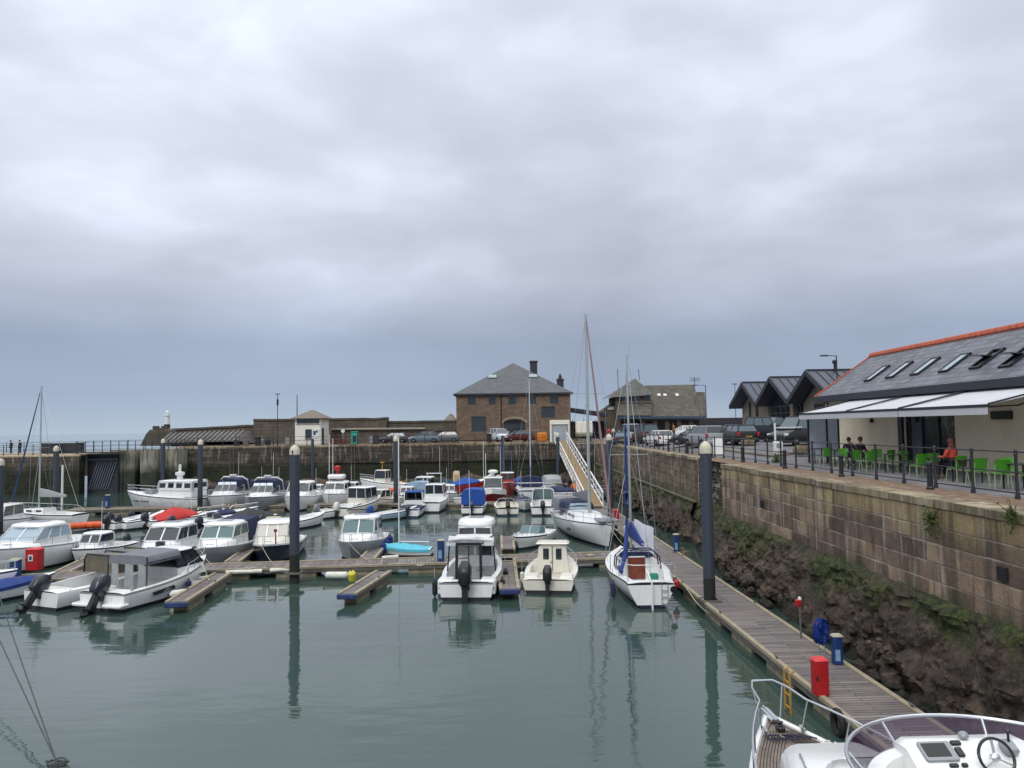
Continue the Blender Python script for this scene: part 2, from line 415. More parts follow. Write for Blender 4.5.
# near right-hand wall (front faces the water, to the left)
wn_ = block_wall('quay_wall', (11.0, -12), (11.0, 38.5), LEDGE, QZ - .2, .42, 1.15, .6, MAS, 'tall weathered masonry quay wall of large blocks under the cafe terrace')
coping(wn_, (11.0, -12), (11.0, 38.5), QZ - .2, .75, 1.5, COPE)
wr_ = block_wall('rubble_recess_wall', (12.3, 38.9), (12.3, 45.2), LEDGE - 1.2, QZ - .02, .16, .38, 1.0, MASFAR, 'recessed patch of small brown rubble stone between the two lengths of quay wall', jit=.05)
block_wall('return_wall', (11.1, 38.6), (12.3, 38.6), LEDGE - 1.2, QZ - .2, .42, .6, .3, MAS, None, parent=wn_)
rt_ = block_wall('return_wall', (12.4, 45.1), (11.5, 45.1), LEDGE - 1.2, QZ - .05, .42, .6, .3, MASFAR, None, parent=wr_)
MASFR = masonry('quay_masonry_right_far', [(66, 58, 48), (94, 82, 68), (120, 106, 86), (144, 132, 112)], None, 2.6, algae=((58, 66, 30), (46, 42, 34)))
MORTD = M('dark_mortar', (96, 86, 74), .95, var=.3, scale=3)
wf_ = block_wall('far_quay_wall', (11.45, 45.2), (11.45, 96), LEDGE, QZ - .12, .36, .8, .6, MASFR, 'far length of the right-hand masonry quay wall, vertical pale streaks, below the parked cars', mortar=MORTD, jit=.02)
coping(wf_, (11.45, 45.2), (11.45, 96), QZ - .12, .6, 1.8, COPE, th=.2)
lg = MB(); lg.box((11.36, 70.6, LEDGE - .04), (.32, 50.8, .08)); lg.build('ledge', COPE, parent=wf_)
# square drain holes and small weeds of the near wall
dh = MB()
for y, z in ((PX(1001, 574, 10.9).y, PX(1001, 574, 10.9).z), (PX(761, 504, 10.9).y, PX(761, 504, 10.9).z)):
    dh.box((10.93, y, z), (.06, .3, .3))
dh.build('drain_hole', DARK, parent=wn_, smooth=0)
WEED = M('weed', (64, 78, 34), .9, var=.4, scale=8)
def weed(loc, r, nx, label, hang=True, n=90):
    k = MB(); pr_ = Vector(loc)
    for i in range(n):
        a = Vector((random.gauss(0, r * .4), random.gauss(0, r * .5), random.gauss(0, r * .6)))
        p = Vector(loc) + Vector((nx * abs(a.x), a.y, a.z)); k.tube([Vector(loc), p], .008, 3); s = r * random.uniform(.12, .3)
        d = Vector((random.uniform(-1, 1), random.uniform(-1, 1), random.uniform(-1.2, 1))).normalized() * s; e = Vector((random.uniform(-1, 1), random.uniform(-1, 1), random.uniform(-1, 1))).normalized() * s * .5
        k.add([p, p + d + e, p + d * 1.6, p + d - e], [(0, 1, 2, 3)])
    return tag(k.build('wall_plant', WEED, smooth=0), label, 'plant')
pw = PX(931, 520, 10.85); weed((10.9, pw.y, pw.z), .3, -1, 'small dark green plant growing from the face of the near quay wall')
pw = PX(1014, 515, 10.9); weed((10.9, pw.y, pw.z), .2, -1, 'little tuft hanging from the coping at the right end of the quay wall')
pw = PZ(775, 463, QZ); weed((pw.x, pw.y, pw.z + .05), .4, 1, 'patch of yellow green weeds behind the coping by the iron railing', n=160)

# rock foot of the right-hand side
m, nt2, b = nodes_of('foreshore_rock')
v = coords(nt2); s = nt2.nodes.new('ShaderNodeSeparateXYZ'); nt2.links.new(v, s.inputs[0])
n1 = noisef(nt2, v, 1.6, 8, .7)
c = ramp(nt2, n1, [(.3, lin((36, 31, 27))), (.46, lin((74, 64, 55))), (.58, lin((102, 89, 77))), (.74, lin((144, 122, 102)))])
gk = m2('ADD', s.outputs[2], m2('MULTIPLY', m2('SUBTRACT', noisef(nt2, coords(nt2, (1, .4, .6)), 1.0, 4), .5), 5.5))
fac = nt2.nodes.new('ShaderNodeMapRange'); fac.inputs[1].default_value = 1.6; fac.inputs[2].default_value = 2.5; nt2.links.new(gk, fac.inputs[0])
c = mixc(nt2, fac.outputs[0], c, ramp(nt2, noisef(nt2, v, 5, 6, .7), [(.35, lin((28, 30, 18))), (.5, lin((56, 68, 26))), (.66, lin((98, 108, 44)))]))
c = mixc(nt2, ramp(nt2, noisef(nt2, v, 11, 5, .7), [(.56, 0.0), (.66, .55)]), c, lin((140, 122, 108)))
c = mixc(nt2, ramp(nt2, noisef(nt2, v, 4.5, 6, .75), [(.36, .8), (.47, 0.0)]), c, lin((20, 18, 17)))
fac = nt2.nodes.new('ShaderNodeMapRange'); fac.inputs[1].default_value = .45; fac.inputs[2].default_value = .05; nt2.links.new(s.outputs[2], fac.inputs[0])
c = mixc(nt2, fac.outputs[0], c, lin((30, 32, 30)))
nt2.links.new(c, b.inputs['Base Color']); b.inputs['Roughness'].default_value = .8
bump(nt2, b, noisef(nt2, v, 8, 8, .8), .16)
ROCK = m
def rocks(name, x0, y0, y1, toe, dy=.16, nv=34):
    ys = fr(y0, y1, int((y1 - y0) / dy)); g = MB(); vs = []
    for y in ys:
        for j in range(nv + 1):
            t = j / nv; z = LEDGE + .05 - t * (LEDGE + .8)
            x = x0 - (toe * (t ** .75))
            p = Vector((x * 1.0, y * .75, z))
            c1 = noise.voronoi(Vector((x, y * .55, z * .9)) * 1.0)[0]; cr = c1[1] - c1[0]
            c2 = noise.voronoi(Vector((x, y * .9, z * 1.2)) * 2.6)[0]
            c3 = noise.voronoi(Vector((x, y * 1.1, z * 1.2)) * 5.5)[0]; d = .34 * min(cr, .5) + .2 * min(c2[1] - c2[0], .4) + .12 * c3[0] + .3 * noise.fractal(p * .9, .7, 2.1, 6) - .05
            d = max(d, .02)
            if t < .06: d *= t / .06
            vs.append((x - d, y + .1 * noise.noise(p * 2.3), z + .1 * noise.noise(p * 2.9 + Vector((9, 1, 2)))))
    k = nv + 1
    g.add(vs, [(i * k + j, i * k + j + 1, (i + 1) * k + j + 1, (i + 1) * k + j) for i in range(len(ys) - 1) for j in range(nv)])
    return tag(g.build(name, ROCK, smooth=24), kind='structure')
rocks('foreshore_rock', 11.0, 8, 39, .75, .09, 48)
def boulders(name, x0, y0, y1, n, toe):
    g = MB()
    for i in range(n):
        y = random.uniform(y0, y1); t = random.random() ** .6; z = LEDGE - 1.0 - t * (LEDGE - .95); x = x0 - .35 - toe * t * .95 + random.uniform(-.1, .15); r = random.uniform(.07, .26) * (.6 + .6 * t); sd_ = Vector((i * 3.1, i * 1.7, 0)); vs = []
        nr, ns_ = 7, 9
        for a in range(nr + 1):
            for c_ in range(ns_):
                th_, ph = math.pi * a / nr, 2 * math.pi * c_ / ns_; d = Vector((math.sin(th_) * math.cos(ph), math.sin(th_) * math.sin(ph), math.cos(th_)))
                q = r * (1 + .7 * noise.noise(d * 1.3 + sd_) + .35 * noise.noise(d * 2.8 + sd_)); vs.append((x + d.x * q * .8, y + d.y * q * 1.3, z + d.z * q * .8))
        g.add(vs, [(a * ns_ + c_, a * ns_ + (c_ + 1) % ns_, (a + 1) * ns_ + (c_ + 1) % ns_, (a + 1) * ns_ + c_)[::-1] for a in range(nr) for c_ in range(ns_)])
    return tag(g.build(name, ROCK, smooth=14), kind='structure')
boulders('foreshore_boulders', 11.0, 9, 38, 130, .75)
boulders('foreshore_boulders', 11.45, 46, 80, 90, .5)
rocks('foreshore_rock', 11.8, 38.5, 46, .9, .2, 24)
rocks('foreshore_rock', 11.45, 45.5, 96, .5, .3, 18)
# ------------------------------------------------------------------ building materials
def courses(name, cols, mortar, bw, bh, axis='xz', rough=.85, msize=.02, bmp=.012, nscale=1.2, stain=.35):
    m, nt, b = nodes_of(name)
    t = nt.nodes.new('ShaderNodeTexCoord'); s = nt.nodes.new('ShaderNodeSeparateXYZ'); nt.links.new(t.outputs['Object'], s.inputs[0])
    c = nt.nodes.new('ShaderNodeCombineXYZ')
    if axis == 'xz':
        ad = nt.nodes.new('ShaderNodeMath'); ad.operation = 'ADD'; nt.links.new(s.outputs[0], ad.inputs[0]); nt.links.new(s.outputs[1], ad.inputs[1]); nt.links.new(ad.outputs[0], c.inputs[0])
    else: nt.links.new(s.outputs[{'x': 0, 'y': 1}[axis[0]]], c.inputs[0])
    nt.links.new(s.outputs[2], c.inputs[1])
    br = nt.nodes.new('ShaderNodeTexBrick'); nt.links.new(c.outputs[0], br.inputs['Vector'])
    br.inputs['Scale'].default_value = 1; br.inputs['Brick Width'].default_value = bw; br.inputs['Row Height'].default_value = bh
    br.inputs['Mortar Size'].default_value = msize; br.inputs['Mortar Smooth'].default_value = .3; br.inputs['Bias'].default_value = 0
    br.inputs['Color1'].default_value = lin(cols[0]); br.inputs['Color2'].default_value = lin(cols[1]); br.inputs['Mortar'].default_value = lin(mortar)
    f = noisef(nt, t.outputs['Object'], nscale, 6, .65)
    out = mixc(nt, ramp(nt, f, [(.42, 0.0), (.7, .75)]), br.outputs[0], lin(cols[2]))
    f2 = noisef(nt, coords(nt, (2, 2, .4)), 1.1, 4)
    out = mixc(nt, ramp(nt, f2, [(.5, 0.0), (.72, stain)]), out, lin(cols[3]))
    nt.links.new(out, b.inputs['Base Color']); b.inputs['Roughness'].default_value = rough
    bump(nt, b, br.outputs['Fac'], -bmp)
    return m
STONE = courses('warehouse_stone', [(90, 80, 70), (124, 104, 86), (108, 82, 68), (76, 70, 64)], (110, 100, 90), .62, .3)
STONE2 = courses('pale_stone', [(132, 124, 108), (158, 148, 128), (138, 126, 108), (108, 102, 92)], (120, 112, 98), .5, .22)
STONE3 = courses('station_stone', [(88, 80, 68), (110, 98, 82), (84, 78, 68), (66, 62, 56)], (84, 78, 68), .6, .26)
SLATE = courses('slate_roof', [(76, 80, 90), (112, 116, 126), (94, 98, 108), (66, 70, 78)], (48, 50, 58), .45, .21, 'yz', .55, .012, .02, 3, .2)
SLATEX = courses('slate_roof_front', [(76, 80, 84), (96, 99, 102), (84, 86, 88), (62, 66, 66)], (56, 58, 62), .42, .25, 'xz', .7, .012, .01, 2, .3)
STILE = courses('stone_tile_roof', [(80, 77, 70), (104, 99, 88), (74, 72, 68), (58, 57, 54)], (62, 60, 54), .7, .4, 'xz', .9, .02, .02, .9, .5)
STILEG = courses('grey_tile_roof', [(92, 94, 92), (110, 112, 108), (96, 98, 92), (74, 78, 76)], (66, 68, 68), .6, .35, 'xz', .9, .02, .02, .9, .4)
HUTTILE = M('hut_roof_tile', (116, 106, 98), .85, scale=6, bmp=.01)
BWALL = courses('breakwater_stone', [(74, 70, 64), (96, 89, 78), (86, 78, 68), (56, 55, 52)], (86, 80, 68), 1.4, .5, 'xz', .9, .03, .03, .25, .6)
RENDER = M('cream_render', (220, 208, 180), .85, var=.07, scale=.8, streak=.15, bmp=.003, bscale=60)
HUTW = M('hut_render', (222, 219, 208), .8, var=.07)
ZINC = M('zinc_roof', (66, 74, 86), .5, .2, var=.1, scale=1)
FASCIA = M('dark_fascia', (38, 42, 52), .5, var=.1)
TERRA = M('terracotta', (170, 84, 60), .8, var=.2, scale=3)
FRAME = M('window_frame', (54, 60, 68), .5)
IRON = M('black_iron', (26, 28, 34), .5, var=.2)
AWN = M('awning_fabric', (226, 227, 232), .85, var=.05, scale=1)
def translucent(m, f=.45):
    nt = m.node_tree; b = nt.nodes['Principled BSDF']; o = [n for n in nt.nodes if n.type == 'OUTPUT_MATERIAL'][0]
    t = nt.nodes.new('ShaderNodeBsdfTranslucent'); t.inputs[0].default_value = (.75, .76, .8, 1); x = nt.nodes.new('ShaderNodeMixShader'); x.inputs[0].default_value = f
    nt.links.new(b.outputs[0], x.inputs[1]); nt.links.new(t.outputs[0], x.inputs[2]); nt.links.new(x.outputs[0], o.inputs[0]); return m
translucent(AWN, .4)
CONC = M('concrete', (134, 130, 118), .9, var=.18, streak=.5, bmp=.01)
PALEC = M('pale_concrete', (164, 162, 146), .9, var=.14, streak=.5)
BLUEF = M('blue_fascia', (44, 66, 84), .6)
WWHITE = M('white_paint', (212, 214, 214), .5, var=.08, streak=.2)

# ------------------------------------------------------------------ back quay wall
YB = 96.0
zb = 5.1
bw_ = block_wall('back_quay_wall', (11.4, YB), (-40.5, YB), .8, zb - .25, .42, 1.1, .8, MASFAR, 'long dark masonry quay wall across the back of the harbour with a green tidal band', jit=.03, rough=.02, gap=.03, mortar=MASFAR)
coping(bw_, (11.4, YB), (-40.5, YB), zb - .25, .9, 1.9, COPE, th=.25)
xs_ = fr(-41, 11.3, 200); g = MB(); vs = []; nv = 12
for x in xs_:
    hgt = .9 + .8 * noise.noise(Vector((x * .35, 3, 1))) + .4 * noise.noise(Vector((x * 1.1, 7, 1)))
    for j_ in range(nv + 1):
        t = j_ / nv; z = hgt - t * (hgt + .6); cc = noise.voronoi(Vector((x * .9, 5, z * 1.1)))[0]
        vs.append((x + .1 * noise.noise(Vector((x, z, 4))), YB - .02 - 1.0 * t ** .8 - (.5 * min(cc[1] - cc[0], .6) + .3 * noise.fractal(Vector((x, 2, z)), .8, 2, 4)) * min(1, t * 5), z))
k_ = nv + 1; g.add(vs, [(i * k_ + j_, i * k_ + j_ + 1, (i + 1) * k_ + j_ + 1, (i + 1) * k_ + j_)[::-1] for i in range(len(xs_) - 1) for j_ in range(nv)])
tag(g.build('foreshore_rock', ROCK, smooth=50), kind='structure')
for py in (468,):
    k = MB(); a = PY(330, 460, YB - .2)
    k.bar((-22, YB - .16, 2.95), (10.9, YB - .16, 2.95), .16, .2); k.build('ledge', MASFAR, parent=bw_)

# left quay (lower) with the lock entrance
LZ = 4.55
xg0 = PY(84, 470, 90).x; xg1 = PY(115, 470, 90).x; xg2 = PY(160, 470, 92).x
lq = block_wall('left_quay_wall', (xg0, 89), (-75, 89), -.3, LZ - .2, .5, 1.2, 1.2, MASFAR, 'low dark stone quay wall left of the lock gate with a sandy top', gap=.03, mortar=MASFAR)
coping(lq, (xg0, 89), (-75, 89), LZ - .2, 1.2, 1.6, M('sandy_stone', (172, 156, 128), .9), th=.2)
SAND = M('sandy_quay_top', (148, 138, 118), .95, var=.15, scale=1.5, bmp=.02)
k = MB(); k.hexa([(-90, 90.2, 2), (xg0, 90.2, 2), (xg0, 104, 2), (-90, 104, 2)], [(-90, 90.2, LZ), (xg0, 90.2, LZ), (xg0, 104, LZ), (-90, 104, LZ)])
tag(k.build('quay_ground', SAND, smooth=0), kind='structure')
# pale concrete lock walls to the right of the gate
lw = empty('lock_wall', (xg1, 92, 0), 0, 'pale concrete lock wall panels stepping back between the gate and the masonry', 'wall')
p = []
for a, b_, top in ((115, 127, 5.0), (127.5, 139, 5.0), (144, 160, 5.0)):
    x0 = PY(a, 460, 92).x - xg1; x1 = PY(b_, 460, 92).x - xg1
    k = MB(); k.rbox(((x0 + x1) / 2, .5, top / 2 - .5), (x1 - x0, 3, top + 1), .08)
    o = k.build('wall_panel', masonry('lock_concrete_%d' % a, [(132, 130, 116), (146, 144, 128), (156, 154, 138), (168, 166, 150)], None, 2.6, algae=((52, 58, 44), (40, 42, 38))) if a == 115 else p[0].data.materials[0], parent=lw); p.append(o)
k = MB(); k.box((PY(119, 460, 92).x - xg1, -1.05, 3.6), (.9, .08, .7)); k.build('hatch', DARK, parent=lw)
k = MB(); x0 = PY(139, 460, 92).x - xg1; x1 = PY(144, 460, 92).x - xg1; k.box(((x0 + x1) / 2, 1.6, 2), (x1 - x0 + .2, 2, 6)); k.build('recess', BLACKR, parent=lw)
xr = PY(160, 460, 92).x - xg1
k = MB(); k.rbox(((xr - 40.5 - xg1) / 2 + .3, 3.0, 2), (-40.5 - xg1 - xr + 1.2, 4, 6), .1); o = k.build('side_wall', p[0].data.materials[0], parent=lw)
lg = empty('lock_gate', ((xg0 + xg1) / 2, 90.6, 0), 0, 'dark steel lock gate with slanting braces under the footbridge', 'lock gate')
W2 = (xg1 - xg0) / 2
GATE = M('gate_steel', (30, 34, 44), .6, streak=.3, dirt=lin((86, 92, 96)))
k = MB(); k.box((0, .3, 1.9), (2 * W2, .3, 5.4)); k.build('gate_leaf', GATE, parent=lg)
k = MB()
for i in range(9):
    x0 = -W2 + .2 + i * (2 * W2 - 1.4) / 8
    k.bar((x0, .08, .4), (x0 + 1.1, .08, 3.7), .14, .1)
for z in (3.9, 4.5): k.bar((-W2, .05, z), (W2, .05, z), .18)
k.build('brace', M('gate_brace', (92, 100, 112), .6), parent=lg)
k = MB(); k.box((0, -.6, 4.75), (2 * W2 + 2, 1.6, .14)); k.build('footbridge', M('bridge_deck', (60, 58, 56), .8), parent=lg)
def railing(name, pts, h, step, label, parent_col=IRON, rails=(.98, .55, .12), pr=.045, rr=.025, zf=None, knob=True):
    pts = [Vector(p) for p in pts]
    r = empty(name, pts[0], 0, label, 'railing'); o0 = pts[0]
    posts = []
    for a, b_ in zip(pts, pts[1:]):
        L = (b_ - a).length; n = max(1, round(L / step))
        for i in range(n + (b_ == pts[-1])):
            p_ = a.lerp(b_, i / n)
            if zf: p_.z = zf(p_.x, p_.y)
            posts.append(p_)
    pm = MB()
    pm.lathe(None, [(pr * 1.5, 0), (pr * 1.5, .08), (pr, .14), (pr * .9, h - .1), (pr * 1.3, h - .08), (pr * .9, h - .04), (pr * 1.2, h), (pr * .6, h + .05), (.005, h + .06)], 8)
    first = None
    for p_ in posts:
        if first is None: first = pm.build('post', parent_col, parent=r, loc=p_ - o0)
        else:
            c = first.copy(); COL.objects.link(c); c.parent = r; c.location = p_ - o0
    for z in rails:
        k = MB(); k.tube([p_ - o0 + Vector((0, 0, h * z)) for p_ in posts], rr, 6); k.build('rail', parent_col, parent=r)
    return r
railing('iron_railing', [(13.06, 12, QZ), (13.06, 39.5, QZ), (13.06, 94.5, QZ)], 1.22, 1.87, 'black iron post and rail fence along the right-hand quay before the cafe', zf=zq, pr=.043, rr=.02)
railing('iron_railing', [(12.4, 97.2, zb), (2.5, 97.2, zb)], 1.15, 1.6, 'black railing on the back quay between the gangway and the right-hand corner', zf=zq)
railing('iron_railing', [(-1.5, 97.2, zb), (-40, 97.2, zb)], 1.15, 2.2, 'thin black railing along the back quay in front of the warehouse and kiosk', zf=zq)
railing('iron_railing', [(-76, 90.3, LZ), (xg0 - 1, 90.3, LZ)], 1.2, 1.7, 'dark railing on the low sandy quay at the far left')
railing('iron_railing', [(xg0 - .5, 89.4, 4.83), (xg1 + 9, 90.2, 4.95)], 1.15, .95, 'closely spaced railing over the lock gate footbridge')
# second row of rails and clutter behind on the left pier
railing('iron_railing', [(-76, 100, LZ), (-40, 100, 4.9)], 1.25, 2.3, 'far railing on the seaward edge of the left pier')
def people_far(px, py, Y, col, hgt=1.7, label='', leg=(38, 40, 50), skin=(170, 130, 110)):
    return None

# breakwater behind the back quay
def bwall(name, px0, py0, px1, py1, Y, th, label, zbase=4.9, steps=12, mat=BWALL):
    a = PY(px0, py0, Y); b_ = PY(px1, py1, Y); k = MB(); rings = []
    for i in range(steps + 1):
        t = i / steps; p_ = a.lerp(b_, t); z = p_.z + noise.noise(Vector((p_.x * .5, Y, 3))) * .12
        rings.append([(p_.x, Y, zbase), (p_.x, Y + .25, z - .3), (p_.x, Y + .1, z - .28), (p_.x, Y + .1, z), (p_.x, Y + th, z), (p_.x, Y + th, zbase)])
    k.loft(rings, True, True, True)
    return tag(k.build(name, mat, smooth=0), label, 'wall')
bwall('breakwater_wall', 253, 419, 386, 417.5, 112, 3, 'high stone breakwater wall behind the kiosk')
bwall('breakwater_wall', 386, 421, 500, 419.5, 113, 3, 'lower stretch of breakwater wall between the kiosk and the warehouse')
bwall('breakwater_wall', 166, 429, 254, 424.5, 114, 4, 'left stretch of breakwater wall with the sloping concrete ramp')
k = bwall('lower_parapet', 331, 429, 456, 428.5, 104, .5, 'long low stone parapet with a pale top rail behind the back quay')
q = MB(); a = PY(331, 429, 103.9); b_ = PY(425, 428.2, 103.9); q.bar(a, b_, .14, .2); q.build('rail', PALEC, parent=k)
# ruined end block and ribbed ramp
eb = empty('ruined_block', PY(153, 440, 110), 0, 'broken grey masonry stub at the left end of the breakwater', 'ruin')
k = MB(); o0 = eb.location
P_ = [PY(x, y, 110) - o0 for x, y in ((140, 446), (146, 434), (150, 429.5), (156, 431), (160, 428), (167, 430), (172, 446))]
k.loft([P_, [p_ + Vector((0, 3, 0)) for p_ in P_]], True, True, True); k.build('masonry', BWALL, parent=eb, smooth=0)
k = MB()
for x in (152, 155, 160.5, 164): k = MB(); k.rbox(PY(x, 428.4, 110) - o0 + Vector((0, .8, 0)), (.4, .5, .7), .05); k.build('merlon', BWALL, parent=eb)
rp = empty('concrete_ramp', PY(215, 440, 106), 0, 'ribbed concrete ramp with slanting pale ribs below the left breakwater', 'ramp'); o0 = rp.location
k = MB(); A = [PY(168, 434, 110) - o0, PY(245, 431, 110) - o0]; B = [PY(160, 443, 104) - o0, PY(238, 441, 104) - o0]
k.loft([[B[0], B[1], B[1] + Vector((0, 8, -.5)), B[0] + Vector((0, 8, -.5))], [A[0], A[1], A[1] + Vector((0, 3, 0)), A[0] + Vector((0, 3, 0))]], True, True, True); k.build('slope', M('ramp_concrete', (92, 88, 88), .9, var=.2), parent=rp, smooth=0)
for i in range(16):
    t = (i + .5) / 16; k = MB(); a = A[0].lerp(A[1], t + .02) + Vector((0, -.1, .1)); b_ = B[0].lerp(B[1], t - .02) + Vector((0, -.1, .1))
    k.bar(a, b_, .22, .2); k.build('rib', M('ramp_rib', (104, 102, 102), .9, var=.3, scale=.7), parent=rp)
# lighthouse
lp = PY(167, 430, 190)
lh = empty('lighthouse', (lp.x, 190, 5), 0, 'small white lighthouse with a black foot beyond the breakwater', 'lighthouse')
k = MB(); k.lathe(None, [(.8, 0), (.74, 3.4), (.7, 4.0)], 14); k.build('foot', BLACK, parent=lh)
k = MB(); k.lathe(None, [(.7, 4.0), (.62, 6.0), (.8, 6.1), (.8, 6.25), (.4, 6.3)], 14); k.build('tower', WWHITE, parent=lh)
k = MB(); k.lathe(None, [(.4, 6.25), (.4, 6.9), (.5, 6.95), (.08, 7.4)], 10); k.build('lantern', WWHITE, parent=lh)

# ------------------------------------------------------------------ generic wall with openings
def window(parent, c, w_, h, axis='x', nx=2, ny=2, fcol=FRAME, gl=GLASS, t=.05, name='window', recess=.1, sign=-1):
    """window facing -y (axis x) or -x / +x (axis y); c is the centre on the wall face"""
    f = MB(); d = Vector((1, 0, 0)) if axis == 'x' else Vector((0, 1, 0)); n = Vector((0, sign, 0)) if axis == 'x' else Vector((sign, 0, 0))
    c = Vector(c); hz = Vector((0, 0, h / 2)); dx = d * (w_ / 2)
    for s in (-1, 1):
        f.bar(c + dx * s - hz, c + dx * s + hz, t, .12); f.bar(c - dx - hz * s, c + dx - hz * s, t, .12)
    for i in range(1, nx): q = c - dx + d * (w_ * i / nx); f.bar(q - hz, q + hz, t * .7, .08)
    for i in range(1, ny): q = c - hz + Vector((0, 0, h * i / ny)); f.bar(q - dx, q + dx, t * .7, .08)
    o = f.build(name, fcol, parent=parent, smooth=0)
    g = MB(); cc = c - n * .02
    g.slab([cc - dx - hz, cc + dx - hz, cc + dx + hz, cc - dx + hz], .02); g.build('pane', gl, parent=o, smooth=0)
    s = MB(); s.box(c - hz * 1.0 + Vector((0, 0, -t / 2 - .06)) + n * .04, ((w_ + .2) if axis == 'x' else .16, .16 if axis == 'x' else (w_ + .2), .1)); s.build('sill', CONC, parent=o)
    return o
def wall_holes(mb, x0, x1, z0, z1, y, th, holes, M4=None, mi=0):
    """wall in the xz plane at y, th deep, with rectangular holes (hx0,hx1,hz0,hz1)"""
    xs = sorted({x0, x1, *[h[0] for h in holes], *[h[1] for h in holes]}); zs = sorted({z0, z1, *[h[2] for h in holes], *[h[3] for h in holes]})
    xs = [x for x in xs if x0 <= x <= x1]; zs = [z for z in zs if z0 <= z <= z1]
    for i in range(len(xs) - 1):
        for j in range(len(zs) - 1):
            cx, cz = (xs[i] + xs[i + 1]) / 2, (zs[j] + zs[j + 1]) / 2
            if any(h[0] < cx < h[1] and h[2] < cz < h[3] for h in holes): continue
            vs = [(xs[i], y, zs[j]), (xs[i + 1], y, zs[j]), (xs[i + 1], y, zs[j + 1]), (xs[i], y, zs[j + 1])]
            mb.add(vs, [(0, 1, 2, 3)], mi, M4)
    for h in holes:
        a, b_, c, d = h
        vs = [(a, y, c), (b_, y, c), (b_, y, d), (a, y, d), (a, y + th, c), (b_, y + th, c), (b_, y + th, d), (a, y + th, d)]
        mb.add(vs, [(0, 4, 5, 1), (1, 5, 6, 2), (2, 6, 7, 3), (3, 7, 4, 0)], mi, M4)
def pz(py, Y, px): return PY(px, py, Y).z

# ---- harbour kiosk
Yh = 97.8
a = PY(295, 443, Yh); b_ = PY(320.5, 443, Yh)
hut = empty('harbour_kiosk', ((a.x + b_.x) / 2, Yh, zb), 0, 'small cream harbour office kiosk with a brown hipped roof and posters', 'kiosk')
hw = (b_.x - a.x) / 2; hd = 4.6; hh = pz(418, Yh, 308) - zb
k = MB(); wall_holes(k, -hw, hw, 0, hh, 0, .15, [(-hw + .25, hw - .15, hh - .72, hh - .12)])
k.add([(-hw, 0, 0), (-hw, hd, 0), (-hw, hd, hh), (-hw, 0, hh), (hw, 0, 0), (hw, hd, 0), (hw, hd, hh), (hw, 0, hh)], [(0, 1, 2, 3)[::-1], (4, 5, 6, 7), (1, 5, 6, 2)])
k.build('wall', HUTW, parent=hut, smooth=0)
window(hut, (.05, .06, hh - .42), 2 * hw - .4, .6, nx=3, ny=1)
window(hut, (.1, -.03, hh * .42), .75, 1.05, nx=2, ny=2)
k = MB(); k.box((hw - .6, -.05, hh * .42), (.85, .06, 1.05)); o = k.build('notice_board', WWHITE, parent=hut)
k = MB(); k.box((hw - .75, -.09, hh * .45), (.3, .02, .5)); k.box((hw - .45, -.09, hh * .5), (.2, .02, .3)); k.build('poster', BLUEP, parent=o)
k = MB(); k.box((hw + .03, 1.2, 1.1), (.08, .95, 2.1)); k.build('door', M('door_teal', (34, 62, 68), .5), parent=hut)
k = MB(); k.box((hw + .03, 3.2, 1.2), (.08, .9, 1.9)); k.build('shutter', WWHITE, parent=hut)
e = .45; rh = pz(409, Yh + 2, 311) - pz(417, Yh, 311)
k = MB(); Z = hh
k.add([(-hw - e, -e, Z), (hw + e, -e, Z), (hw + e, hd + e, Z), (-hw - e, hd + e, Z), (-.15, hd / 2, Z + rh), (.15, hd / 2, Z + rh), (-hw - e, -e, Z - .1), (hw + e, -e, Z - .1), (hw + e, hd + e, Z - .1), (-hw - e, hd + e, Z - .1)],
      [(0, 1, 5, 4), (1, 2, 5), (2, 3, 4, 5), (3, 0, 4), (0, 6, 7, 1), (1, 7, 8, 2), (2, 8, 9, 3), (3, 9, 6, 0), (9, 8, 7, 6)])
k.build('roof', HUTTILE, parent=hut, smooth=0)

# ---- warehouse
Yw = 112.0
zw = 5.2
L_, R_ = PY(456.5, 430, Yw).x, PY(571, 430, Yw).x; eav = pz(393.3, Yw, 512)
wh = empty('stone_warehouse', ((L_ + R_) / 2, Yw, zw), 0, 'large brown stone warehouse with a hipped slate roof and an arched doorway', 'warehouse')
X = lambda px, py=420: PY(px, py, Yw).x - wh.location.x
Z_ = lambda py, px=512: pz(py, Yw, px) - zw
HW = (R_ - L_) / 2; WD = 24; EH = eav - zw
up_w = [(468.3, 476), (488.8, 496), (508.8, 516), (529.8, 536.3), (550.3, 558.5)]
holes = [(X(a), X(b_), Z_(404.3), Z_(394.8)) for a, b_ in up_w]
big = [(X(471.6), X(486.2), Z_(431), Z_(416)), (X(541.5), X(555), Z_(418.3), Z_(407)), (X(503.5), X(525.2), 0, Z_(423))]
k = MB(); wall_holes(k, -HW, HW, 0, EH, 0, .35, holes + big)
k.add([(-HW, 0, 0), (-HW, WD, 0), (-HW, WD, EH), (-HW, 0, EH), (HW, 0, 0), (HW, WD, 0), (HW, WD, EH), (HW, 0, EH)], [(3, 2, 1, 0), (4, 5, 6, 7), (1, 5, 6, 2)])
k.build('wall', STONE, parent=wh, smooth=0)
for h in holes: window(wh, ((h[0] + h[1]) / 2, .2, (h[2] + h[3]) / 2), h[1] - h[0], h[3] - h[2], nx=3, ny=2)
h = big[0]; window(wh, ((h[0] + h[1]) / 2, .2, (h[2] + h[3]) / 2), h[1] - h[0], h[3] - h[2], nx=4, ny=3, t=.04)
h = big[1]; window(wh, ((h[0] + h[1]) / 2, .2, (h[2] + h[3]) / 2), h[1] - h[0], h[3] - h[2], nx=3, ny=2)
